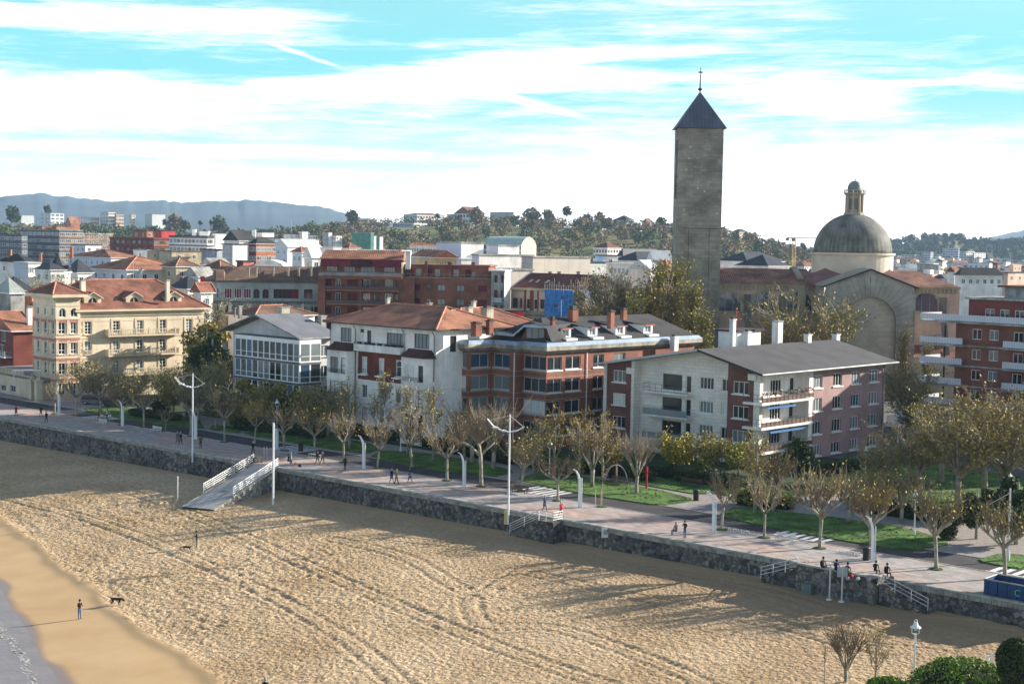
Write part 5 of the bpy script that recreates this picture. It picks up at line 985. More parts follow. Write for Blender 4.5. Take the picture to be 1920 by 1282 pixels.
# ---------------------------------------------------------------- the church: bell tower, nave, great arch and dome
def church():
    Y0 = 272.; X = lambda x, Y, y=600: AT(x, y, Y).x; Zp = lambda x, y, Y: AT(x, y, Y).z
    xl, xr = X(1545, Y0, 560), X(1717, Y0, 560); xc = (xl + xr) / 2; za = Zp(1640, 505, Y0); ze = Zp(1718, 538, Y0)
    root = empty('church', (xc, Y0 + 20, 0), 0, 'domed stone church with tiled nave roof and a giant blind arch facing the sea', 'church')
    # great arch wall with its recessed blind arch
    r = X(1691, Y0) - X(1640, Y0); zc = Zp(1640, 556, Y0) - r; b = MB(); F3 = lambda x, z, y=0.: (x, Y0 + y, z); n = 22
    arc = [(xc - r * math.cos(math.pi * i / n), zc + r * math.sin(math.pi * i / n)) for i in range(n + 1)]
    def outp(x, z):
        dx, dz = x - xc, z - zc; L_ = math.hypot(dx, dz); dx /= L_; dz /= L_; best = 1e9
        if abs(dx) > 1e-6: best = min(best, (xr - xc) / abs(dx))
        sl = (za - ze) / (xr - xc); den = dz + sl * abs(dx)
        if den > 1e-6: best = min(best, (za - zc) / den)
        return (xc + dx * best, zc + dz * best)
    voi = MB()
    for i in range(n):
        a, c = arc[i], arc[i + 1]; oa, oc = outp(*a), outp(*c)
        b.face([F3(*a), F3(*c), F3(*oc), F3(*oa)][::-1]); b.face([F3(*a), F3(*a, .7), F3(*c, .7), F3(*c)])
        f_ = lambda p, q, t: (p[0] + (q[0] - p[0]) * t, p[1] + (q[1] - p[1]) * t); tl = .86
        pa, pc, qa, qc = f_(a, c, .06), f_(a, c, .94), f_(f_(a, oa, tl), f_(c, oc, tl), .05), f_(f_(a, oa, tl), f_(c, oc, tl), .95)
        h = .06; voi.face([F3(*pa, -h), F3(*pc, -h), F3(*qc, -h), F3(*qa, -h)][::-1])
        for s, e in ((pa, pc), (pc, qc), (qc, qa), (qa, pa)): voi.face([F3(*s, 0), F3(*e, 0), F3(*e, -h), F3(*s, -h)])
    b.face([F3(xl, 0), F3(xc - r, 0), F3(xc - r, zc), F3(xl, zc)]); b.face([F3(xc + r, 0), F3(xr, 0), F3(xr, zc), F3(xc + r, zc)])
    for s in (-1, 1): b.face([F3(xc + s * r, 0), F3(xc + s * r, 0, .7), F3(xc + s * r, zc, .7), F3(xc + s * r, zc)])
    b.face([F3(xr, 0), F3(xr, 0, 9), F3(xr, ze, 9), F3(xr, ze)]); b.face([F3(xl, 0), F3(xl, 0, 9), F3(xl, ze, 9), F3(xl, ze)][::-1])
    b.build('arch_wall', M('arch_stone', (.35, .32, .27), .9, 'block', a=.22, k=(1.15, .5)), root, world=True); voi.build('voussoirs', M('voussoir_stone', (.33, .32, .28), .9, a=.2), root, world=True)
    b = MB(); b.face([F3(*p, .7) for p in arc[::-1]] + [F3(xc - r, 0, .7), F3(xc + r, 0, .7)]); b.build('blind_arch_panel', M('arch_infill', (.47, .42, .34), .9, 'block', a=.12, k=(1.15, .45)), root, world=True)
    b = MB()
    for s in (1, -1):
        e = xr if s > 0 else xl; q = [F3(e + s * .4, ze - .1, -.25), F3(xc, za + .12, -.25), F3(xc, za + .12, 9), F3(e + s * .4, ze - .1, 9)]; b.m = 0; b.face(q); b.m = 1; b.face([F3(e + s * .4, ze - .4, -.25), F3(xc, za - .2, -.25), F3(xc, za + .12, -.25), F3(e + s * .4, ze - .1, -.25)])
    b.build('gable_roof', [cstone, dark], root, world=True); b = MB(); b.box(xc - .5, Y0 - .03, za - 2.4, xc + .1, Y0 + .02, za - 1.5); b.build('vent_opening', gvoid, root, world=True)
    # nave walls left and right of the arch
    Yn = 281.; zt = Zp(1430, 536, Yn); xL = X(1290, Yn, 536); xR = X(1800, Yn, 536)
    for a, c, ws, side in ((xL, xl, (1367, 1433, 1500), 0), (xr, xR, (1737,), 1)):
        w = Wall((a, Yn), (c, Yn), root, 7.5, zt)
        for px in ws:
            u = w.uv(px, 570)[0]; rr = 2.3; zz = Zp(px, 584, Yn)
            w.win(u, zz, 4.6, 3.7, nv=3, fm=cstone, pane=2, arch=True, rev=.5, name='thermal_window')
        w.build(pinkr, 'nave_wall'); b = MB(); w.band(b, zt, zt + .35, .5); w.band(b, zt - .9, zt - .75, .1)
        for i in range(int(w.L / .8)): u = .3 + i * .8; w.box(b, u, u + .3, zt - .75, zt, 0, .35)
        for px in ws:
            u = w.uv(px, 570)[0]; zz = Zp(px, 584, Yn); m = 12; R1, R2 = 2.33, 2.85; zc_ = zz + 3.7 - 2.3
            for i in range(m):
                a0, a1 = math.pi * i / m, math.pi * (i + 1) / m; q = lambda R_, an: w.W(u - R_ * math.cos(an), zc_ + R_ * math.sin(an), .08); b.face([q(R1, a0), q(R2, a0), q(R2, a1), q(R1, a1)])
            w.box(b, u - 2.8, u + 2.8, zz - .35, zz, 0, .12)
        b.build('cornice', cstone, root, world=True)
        for px in ((1401, 1467) if not side else (1768,)): b = MB(); u = w.uv(px, 560)[0]; w.box(b, u - .6, u + .6, zt - 4.6, zt - 1.6, 0, .5); b.face([w.W(u - .6, zt - 4.6, .5), w.W(u + .6, zt - 4.6, .5), w.W(u + .6, 8.5, 3.5), w.W(u - .6, 8.5, 3.5)]); w.box(b, u - .6, u + .6, 7, 8.5, .4, 3.5); b.build('buttress', M('dark_buttress_stone', (.17, .16, .14), .9, a=.3), root, world=True)
        zr = Zp(1430, 503, Yn + 8); b = MB(); b.face([(a, Yn - .7, zt + .35), (c, Yn - .7, zt + .35), (c if not side else c - 6, Yn + 8, zr), (a, Yn + 8, zr)]); b.face([(c, Yn + 16.7, zt + .35), (a, Yn + 16.7, zt + .35), (a, Yn + 8, zr), (c if not side else c - 6, Yn + 8, zr)])
        if side: b.face([(c, Yn - .7, zt + .35), (c, Yn + 16.7, zt + .35), (c - 6, Yn + 8, zr)])
        b.build('nave_roof', tilec, root, world=True)
        b = MB(); b.face([(c, Yn, 0), (c, Yn + 16, 0), (c, Yn + 16, zt), (c, Yn, zt)]); b.face([(a, Yn, 0), (a, Yn + 16, 0), (a, Yn + 16, zt), (a, Yn, zt)]); b.build('end_wall', pinkr, root, world=True)
        # aisle
        w2 = Wall((a, Yn - 4), (c, Yn - 4), root, 0, 7.6)
        for px in (ws if not side else ()): w2.win(w2.uv(px + 22, 640)[0], 4.6, 1.8, 1.8, nv=2, fm=dark)
        w2.build(cstone, 'aisle_wall'); b = MB(); b.face([(a, Yn - 4.4, 7.6), (c, Yn - 4.4, 7.6), (c, Yn, 9.6), (a, Yn, 9.6)]); b.build('aisle_roof', tilec, root, world=True); b = MB(); b.face([(a, Yn - 4, 0), (a, Yn, 0), (a, Yn, 9.6), (a, Yn - 4, 7.6)]); b.build('aisle_end', cstone, root, world=True)
    # crossing, drum, dome and lantern
    Yd = Yn + 11; xd = X(1598, Yd, 480); R = (X(1673, Yd, 480) - X(1523, Yd, 480)) / 2; zd1 = Zp(1598, 474, Yd); zd0 = Zp(1598, 500, Yd)
    b = MB(); b.face([(xl - 2, Yn - 1, zt), (xr + 3, Yn - 1, zt), (xd + 5, Yd - 3, zd0 + .6), (xd - 5, Yd - 3, zd0 + .6)]); b.face([(xr + 3, Yn - 1, zt), (xr + 3, Yd + 9, zt), (xd + 5, Yd + 3, zd0 + .6), (xd + 5, Yd - 3, zd0 + .6)]); b.face([(xl - 2, Yd + 9, zt), (xl - 2, Yn - 1, zt), (xd - 5, Yd - 3, zd0 + .6), (xd - 5, Yd + 3, zd0 + .6)]); b.build('crossing_roof', M('red_flat_roof', (.27, .14, .13), .85, a=.2), root, world=True)
    b = MB(); T = lambda x, y, z: (x, y, z)
    b.face([(xl - 2.5, Yn - .4, zt + .2), (xl - 1.2, Yn - .4, zt + .2), (xl - 1.9, Yn + 8, zt + 3.6), (xl - 3.1, Yn + 8, zt + 3.6)]); b.box(xl - 3.1, Yn - .3, 0, xl - 1.6, Yn + 1, zt + .2); b.box(xr + .1, Yn - .2, 8, xr + .9, Yn + .3, zt - .9); b.build('crossing_pier', cstone, root, world=True)
    b = MB(); b.lathe([(R, -4), (R, zd1 - zd0 - .45), (R + .35, zd1 - zd0 - .4), (R + .35, zd1 - zd0), (R - .2, zd1 - zd0 + .02)], (xd, Yd, zd0), 48); b.build('drum', M('drum_render', (.6, .53, .43), .85, a=.1), root, world=True, smooth=False)
    hd = Zp(1600, 401, Yd) - zd1; b = MB(); m = 16; b.lathe([((R - .25) * math.cos(math.pi / 2 * i / m * .93), hd * math.sin(math.pi / 2 * i / m * .93) / math.sin(math.pi / 2 * .93)) for i in range(m + 1)], (xd, Yd, zd1), 48)
    dm = M('dome_lead', (.2, .205, .185), .8, 'streak', a=.35, spec=.2); b.build('dome', dm, root, world=True, smooth=True)
    zl = Zp(1601, 401, Yd); rl = (X(1618, Yd, 380) - X(1585, Yd, 380)) / 2; b = MB(); z1 = Zp(1603, 363, Yd) - zl
    lc = (xd + .1, Yd, zl - .3); b.lathe([(rl + .35, 0), (rl + .3, .5), (rl * .97, .6)], lc, 8, a0=R_(22.5)); b.lathe([(rl * .8, .5), (rl * .8, z1)], lc, 8, a0=R_(22.5))
    for k in range(8):
        an = R_(22.5 + 45 * k); px_, py_ = lc[0] + rl * .9 * math.cos(an), lc[1] + rl * .9 * math.sin(an); b.lathe([(.26, .5), (.24, z1)], (px_, py_, lc[2]), 6)
    b.lathe([(rl + .1, z1), (rl + .45, z1 + .25), (rl + .45, z1 + .4), (rl + .1, z1 + .4)], lc, 8, a0=R_(22.5))
    for k in range(16): an = R_(22.5 * k); b.lathe([(.09, z1 + .4), (.09, z1 + .9)], (lc[0] + (rl + .3) * math.cos(an), lc[1] + (rl + .3) * math.sin(an), lc[2]), 4)
    for k in range(16):
        a0, a1 = R_(22.5 * k), R_(22.5 * k + 22.5); b.tube([(lc[0] + (rl + .3) * math.cos(q), lc[1] + (rl + .3) * math.sin(q), lc[2] + z1 + .95) for q in (a0, a1)], .06, 4)
    o = b.build('lantern', M('lantern_stone', (.4, .34, .26), .85, a=.15), root, world=True)
    b = MB()
    for k in range(8):
        an = R_(45 * k); c_, s_ = math.cos(an), math.sin(an); q = rl * .8 * math.cos(R_(22.5)) + .03; wv = .33; zz0, zz1 = lc[2] + 1.1, lc[2] + z1 - 1.0
        P = lambda u, z: (lc[0] + q * c_ - u * s_, lc[1] + q * s_ + u * c_, z); b.face([P(-wv, zz0), P(wv, zz0)] + [P(wv * math.cos(math.pi * i / 6), zz1 + wv * math.sin(math.pi * i / 6)) for i in range(7)])
    attach(b.build('lantern_window', M('lantern_glass', (.12, .15, .15), .2), o), root)
    b = MB(); zt2 = z1 + .4; rc = rl * .82; b.lathe([(rc, zt2), (rc, zt2 + .9)] + [(rc * math.cos(math.pi / 2 * i / 8), zt2 + .9 + rc * 1.05 * math.sin(math.pi / 2 * i / 8)) for i in range(9)] + [(.12, zt2 + .9 + rc * 1.1), (.03, zt2 + 1.3 + rc * 1.1)], lc, 24); b.build('lantern_dome', M('copper_green', (.18, .22, .2), .55, a=.2), root, world=True, smooth=True)
    # bell tower
    Yt = 279.; x0, x1 = X(1271, Yt, 300), X(1355.5, Yt, 300); dpt = 6.2; zt_ = Zp(1316, 241, Yt); cx = (x0 + x1) / 2; tr = empty('bell_tower', (cx, Yt, 0), 0, 'tall square grey stone bell tower with slate pyramid spire and cross', 'bell tower')
    pts = [(x0, Yt), (x1, Yt), (x1, Yt + dpt), (x0, Yt + dpt)]
    w = Wall(pts[0], pts[1], tr, 0, zt_); T = w.T(); w.build(stone, 'tower_wall')
    l = Wall(pts[3], pts[0], tr, 0, zt_); zs0, zs1 = Zp(1270, 372, Yt), Zp(1270, 262, Yt); l.holes.append((dpt * .42, zs0, dpt * .86, zs1, False)); l.build(stone, 'tower_wall'); shell(tr, pts, 0, zt_, stone, (0, 3))
    b = MB(); l.box(b, dpt * .42, dpt * .86, zs0, zs1, -.9, -.6); b.build('louvres', M('louvre_dark', (.06, .065, .08), .7, 'block', a=.2, k=(3, .35)), tr, world=True)
    # shallow raised panel on the lower shaft and the string lines
    ua, ub = w.uv(1291, 470)[0], w.uv(1329, 470)[0]; zp = Zp(1310, 429, Yt); b = MB(); jn = M('deep_joint', (.07, .065, .055), .95)
    w.box(b, ua - .08, ua, 0, zp, -.05, .012); w.box(b, ub, ub + .08, 0, zp, -.05, .012); w.box(b, ua - 1.1, ub + 1.6, zp, zp + .1, -.05, .012); b.build('panel_joint', jn, tr, world=True)
    b = MB(); rg = random.Random(8)
    for _ in range(8): b = MB(); u, z = rg.uniform(.6, w.L - 1), rg.uniform(30, zt_ - 3); w.box(b, u, u + .35, z, z + .35, 0, .02); b.build('pale_block', M('pale_stone_block', (.5, .45, .3), .9, a=.15), tr, world=True)
    # spire
    zap = Zp(1317, 172, Yt + 3); o_ = .55; q = offs(pts, o_); b = MB(); ap = (cx, Yt + dpt / 2, zap)
    for i in range(4): b.face([(q[i].x, q[i].y, zt_ + .05), (q[(i + 1) % 4].x, q[(i + 1) % 4].y, zt_ + .05), ap])
    b.face([(p_.x, p_.y, zt_ + .05) for p_ in q[::-1]]); b.build('spire', M('slate_spire', (.09, .105, .14), .5, 'seam', a=.2, k=(.7, 1)), tr, world=True)
    b = MB(); h = Zp(1318, 127, Yt + 3) - zap; b.tube([ap, (ap[0], ap[1], zap + h)], [.16, .06], 6); b.box(ap[0] - .42, ap[1] - .06, zap + h * .78, ap[0] + .42, ap[1] + .06, zap + h * .83); b.lathe([(.05, .1), (.4, .3), (.4, .5), (.1, .75)], ap, 8); b.build('cross', M('dark_iron', (.03, .04, .06), .5), tr, world=True)
church()
# ---------------------------------------------------------------- the town behind, and the far city
rt = random.Random(77)
def bld(name, label, xc, x0, x1, yt, Y, wall=None, roof='flat', rm=None, nl=0, nr=0, rows=0, ang=45, h=2.5, zb=0., ww=1.3, wh=1.5, fm=None, pane=None, gap=3.1, wall2=None, top=1.0, group=None, cat='building', bands=None, ov=.5, dl=12., along=0, inset=None, arch=False, fm2=None, zt=None):
    wall = wall or wrender; rm = rm or felt; fm = fm or white
    c3 = AT(xc, yt, Y); c = V2(c3); z = c3.z if zt is None else zt; sd, fd = D2(ang), D2(ang + 90)
    Lf = reach(c, fd, x0, z) if x0 < xc else dl; Ls = reach(c, sd, x1, z) if x1 > xc else dl
    Lf = min(max(Lf, 3), 140); Ls = min(max(Ls, 3), 140)
    root = empty(name, (c.x, c.y, zb), 0, label, cat, group)
    f = Wall(c + fd * Lf, c, root, zb, z); s = Wall(c, c + sd * Ls, root, zb, z)
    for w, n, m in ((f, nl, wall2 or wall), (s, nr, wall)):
        if n:
            n = min(n, 12)
            for r in range(rows):
                zz = z - top - wh - r * gap
                if zz < zb + .3: break
                for i in range(n): w.win((i + .5) * w.L / n, zz, min(ww, w.L / n - .3), wh, nv=2 if ww < 2 else 3, fm=fm, pane=rt.choice(pane or [0, 0, 1, 2]), proud=True, arch=arch)
        w.build(m)
    pts = [c, c + sd * Ls, c + sd * Ls + fd * Lf, c + fd * Lf]; shell(root, pts, zb, z, wall, (0, 3))
    if bands:
        b = MB()
        for w in (f, s):
            for r in range(rows + 1): w.band(b, z - .55 - r * gap, z - .05 - r * gap, .35)
        b.build('balcony_bands', bands, root, world=True)
    if roof == 'flat': slabroof(root, pts, z + .01, .35, .25, rm)
    elif roof == 'hip': hip(root, pts, z, h, ov, rm, along=along, inset=inset, soffit=fm2 or white)
    elif roof == 'gable': hip(root, pts, z, h, ov, rm, along=along, inset=0, soffit=white)
    return root, c, sd, fd, Lf, Ls, z
def stack(root, x, yt, yb, Y, wp, mat, **k): return chim_px(root, x, yt, yb, Y, wp, mat, **k)
dkb = M('dark_balcony_band', (.10, .12, .15), .6, a=.15); brn = M('brown_panel_wall', (.3, .19, .13), .85, a=.2); tan = M('tan_render', (.42, .36, .25), .9, 'streak', a=.3); lav = M('lavender_render', (.5, .5, .62), .85, a=.06); grp = M('grey_panel', (.4, .43, .47), .7, 'block', a=.08, k=(3, 2)); mtl = M('metal_roof', (.5, .52, .53), .5, 'seam', a=.1, k=(1, 1)); bei = M('beige_panel', (.55, .5, .43), .85, 'seam', a=.06, k=(4, 1)); nav = M('navy_glass_wall', (.02, .03, .06), .25, a=.1); brk = redm
# left foreground town
bld('apartment_block', 'long dark grey apartment block with rows of glazed balconies at far left', 111, 37, 156, 432, 700, brn, 'flat', conc, 9, 4, 6, wall2=dkb, bands=dkb, ww=3.4, pane=[0, 1, 1, 2], zb=4)
bld('apartment_block', 'lower wing of the dark grey apartment block cut by the left edge', 40, -12, 44, 440, 690, dkb, 'flat', felt, 7, 1, 5, bands=dkb, ww=2.6, pane=[0, 1, 2], zb=4)
for x0, xc, x1, yt, lb in ((72, 79, 98, 425, 'brown brick rooftop room on the left half of the dark apartment block'), (99, 106, 138, 425, 'brown brick rooftop room on the right half of the dark apartment block')): bld('rooftop_room', lb, xc, x0, x1, yt, 730, brn, 'flat', M('rust_roof', (.25, .13, .08), .9), zb=18, cat='rooftop room')
bld('apartment_block', 'low brown brick apartments with pale top band right of the dark apartment block', 152, 146, 212, 438, 760, brn, 'flat', conc, 1, 7, 3, bands=conc, zb=8)
r = bld('apartment_block', 'dark red brick terraced apartments with red rooftop box, left of the white galleried block', 288, 206, 331, 447, 640, obrick, 'flat', wood, 8, 4, 3, wall2=dbrick, bands=dbrick, ww=2.4, fm=wood, zb=4)
bld('rooftop_room', 'bright red rooftop box on the dark red brick terraced apartments', 303, 290, 329, 433, 655, redm, zb=20, cat='rooftop room'); bld('rooftop_room', 'small orange and white rooftop room left of the bright red rooftop box', 275, 250, 287, 433, 665, obrick, nl=2, nr=1, rows=1, zb=20, cat='rooftop room')
r = bld('apartment_block', 'white apartment block with two rows of glazed galleries and white chimneys', 388, 318, 396, 444, 560, wrender, 'flat', felt, 10, 1, 3, bands=dkb, ww=2.2, pane=[0, 1, 1]); stack(r[0], 364, 430, 444, 590, 9, white); stack(r[0], 384, 434, 444, 590, 22, white)
bld('apartment_block', 'narrow pure white tower like block with tall chimney beside the galleried block', 405, 396, 424, 438, 590, wrender, nl=0, nr=0, cat='building')
bld('rooftop_room', 'white rooftop box with small light blue panel beside it', 450, 424, 461, 435, 640, wrender, zb=10, cat='rooftop room'); bld('rooftop_room', 'light blue rooftop box between two white boxes', 441, 437, 448, 433, 600, M('sky_blue_panel', (.1, .4, .7), .6), zb=10, cat='rooftop room')
bld('town_house', 'plain blue grey gable wall below the narrow white block', 402, 378, 405, 469, 480, grp, wall2=M('blue_grey_wall', (.26, .31, .38), .85)); bld('town_house', 'grey and white panelled house wall with black roof terrace', 436, 417, 464, 459, 475, M('white_panel', (.62, .64, .66), .7, 'block', a=.06, k=(3, 1.4)), nl=1, nr=0, rows=3, wall2=grp)
bld('black_roof', 'black sloping roofs with white edges above the panelled house', 448, 420, 478, 452, 520, wrender, 'gable', felt, h=3.5, cat='building'); r = bld('apartment_block', 'orange brown brick apartments with dark balconies in the middle of the skyline', 480, 463, 519, 458, 520, obrick, 'hip', felt, 3, 4, 3, h=2.2, wall2=dbrick, ww=2.2, zt=None)
r = bld('apartment_block', 'white apartments with boxy white rooftop rooms behind the brown brick apartments', 490, 470, 514, 446, 640, wrender, nl=2, nr=3, rows=2); stack(r[0], 476, 431, 446, 650, 9, white); bld('rooftop_room', 'wide white rooftop room left of the tall aerial', 492, 481, 514, 436, 655, wrender, zb=10, cat='rooftop room')
bld('white_house', 'tall white house wall with pale blue shaded side next to brown brick apartments', 539, 517, 600, 463, 500, wrender, 'gable', mtl, 2, 0, 2, wall2=bluew_shade, h=2.5); bld('white_house', 'narrow white house with arched canopy and blue shaded front', 566, 548, 575, 474, 440, wrender, 'hip', tileo, 2, 1, 3, wall2=bluew_shade, h=1.5)
bld('apartment_block', 'long white rooftop terrace block with thin flat canopy', 535, 515, 598, 449, 600, wrender, 'flat', conc, 2, 6, 2); bld('rooftop_room', 'white rooftop room under the tall aerial mast', 551, 532, 563, 439, 640, wrender, zb=12, cat='rooftop room'); bld('rooftop_room', 'square white stair tower right of the tall aerial mast', 567, 562, 574, 434, 640, wrender, zb=12, cat='rooftop room')
bld('grey_house', 'grey house with curved pale roof left of the maroon awning apartments', 585, 571, 602, 484, 400, M('pale_grey_wall', (.5, .52, .5), .85), 'gable', mtl, 1, 1, 2, h=3.)
bld('tan_house', 'old tan walled building with stained blank gable behind the orange roofed house', 322, 298, 378, 472, 520, tan, 'flat', tileb, 1, 2, 1); bld('tan_house', 'weathered white and tan end wall right of the red roofed white house', 276, 250, 304, 470, 560, tan, 'flat', conc, 1, 1, 1, wall2=wrender)
bld('red_roof_house', 'white house with long orange red roof behind the turreted slate house', 208, 128, 269, 484, 520, wrender, 'hip', tileo, 8, 3, 2, h=2.6, wall2=bluew_shade); bld('white_roof_room', 'white and glass rooftop level left of the red brick terraced apartments', 160, 133, 190, 460, 640, wrender, nl=3, nr=2, rows=2, wall2=bluew_shade)
r = bld('orange_roof_house', 'wide white house with low orange hip roof directly behind the cream mansion', 238, 172, 346, 507, 400, wrender, 'hip', tileo, 4, 5, 1, h=3.4, wall2=bluew_shade, ov=.9, along=0); bld('slate_house', 'white house with steep dark slate hip roof beside the turret', 146, 121, 173, 512, 400, wrender, 'hip', slate, 3, 2, 1, h=3.6)
# turret with conical slate roof
c = AT(109, 512, 392); tr = empty('turret_house', (c.x, c.y, 0), 0, 'white turret with pointed dark slate cone roof and small dormers', 'turret'); b = MB(); b.lathe([(3.2, 0), (3.2, c.z), (3.7, c.z + .1), (3.7, c.z + .5)], (c.x, c.y, 0), 8); b.build('wall', wrender, tr, world=True); b = MB(); b.lathe([(3.3, .5), (2.4, 1.9), (1.2, 3.4), (.08, 5.4)], (c.x, c.y, c.z), 8); b.build('cone_roof', slate, tr, world=True)
for a in (-150, -105, -60, -15): b = MB(); d = D2(a); T = lambda X, Y, Z, d=d: (c.x + d.x * X - d.y * Y, c.y + d.y * X + d.x * Y, c.z + Z); b.box(2.2, -.55, .5, 3.5, .55, 2.1, T=T); b.m = 1; b.box(3.5, -.3, .8, 3.53, .3, 1.8, T=T); b.build('dormer', [M('slate_cheek', (.05, .055, .065), .6), gdark], tr, world=True)
for i, (xc, x0, x1, y, Y, m, h, lb) in enumerate([(52, -6, 74, 494, 430, felt, 2.6, 'dark slate roofed house with orange chimney at the left edge'), (30, -8, 62, 546, 330, slate, 3., 'blue grey slate roofed house at the left edge above the orange brick gable'), (352, 318, 388, 543, 330, slate, 2.8, 'slate roofed house with red chimneys beside the arcaded mansion'), (95, 66, 122, 507, 380, slate, 2.0, 'small slate gable between the turret and the left edge')]):
    r = bld('slate_house', lb, xc, x0, x1, y, Y, wrender, 'hip', m, 2, 3, 1, h=h)
    if i == 0: stack(r[0], 18, 469, 483, 440, 9, obrick); stack(r[0], 76, 475, 486, 440, 6, obrick); stack(r[0], 134, 463, 481, 450, 7, obrick)
    if i == 2: stack(r[0], 340, 520, 534, 345, 7, redm); stack(r[0], 380, 519, 540, 345, 10, redm)
bld('white_box_house', 'low white flat roofed extension in front of the slate roofs at left', 53, 27, 76, 494, 400, wrender, 'flat', mtl, 0, 2, 1, wall2=bluew_shade); r = bld('grey_glass_roof', 'brown seamed glass roof at the left edge beside the cream tower', 20, -12, 36, 551, 300, conc, 'hip', M('glass_roof', (.3, .33, .3), .3, 'seam', k=(.8, 1)), h=3, zb=6, cat='roof')
for i, (xc, x0, x1, y, Y, m, h, lb) in enumerate([(330, 304, 372, 501, 400, tileb, 2.2, 'low brown tiled roof with stains right of the wide orange roof'), (414, 380, 446, 506, 400, tileb, 2.4, 'brown roofed house with arched gable above the arcaded mansion'), (372, 348, 402, 520, 370, conc, 2.4, 'grey house with curved gable and two dark windows'), (400, 378, 430, 498, 430, conc, 2., 'low grey gabled roof behind the curved gable house'), (440, 405, 470, 512, 380, tiler, 1.2, 'low red tiled roof directly behind the arcaded mansion'), (600, 560, 600, 512, 372, tiler, 1.5, 'small red tiled roof left of the maroon awning apartments')]):
    bld('old_house', lb, xc, x0, x1, y, Y, tan if i in (0, 1) else wrender, 'gable' if i in (2, 3) else 'hip', m, 1, 2, 1, h=h)
bld('pink_block', 'pink red box shaped rooftop between brown roofs and the white barrel vault', 456, 446, 476, 491, 400, M('pink_wall', (.5, .18, .16), .85), wall2=dbrick, cat='building')
# barrel vault
c = AT(503, 501, 400); wv = 3.9; b = MB(); T = lambda x, y, z: (c.x + x, c.y + y, z)
for i in range(12):
    a0, a1 = math.pi * i / 12, math.pi * (i + 1) / 12; q = lambda a, y: T(-wv * math.cos(a), y, c.z + 1.9 * math.sin(a)); b.face([q(a0, 0), q(a1, 0), q(a1, 10), q(a0, 10)]); b.face([q(a0, 0), q(a1, 0), T(0, 0, c.z)])
b.m = 1; b.box(-wv, 0, 0, wv, 10, c.z, T=T); tag(b.build('vaulted_hall', [M('white_membrane', (.75, .75, .74), .6), pinkr]), 'white barrel vaulted roof behind the arcaded mansion', 'hall')
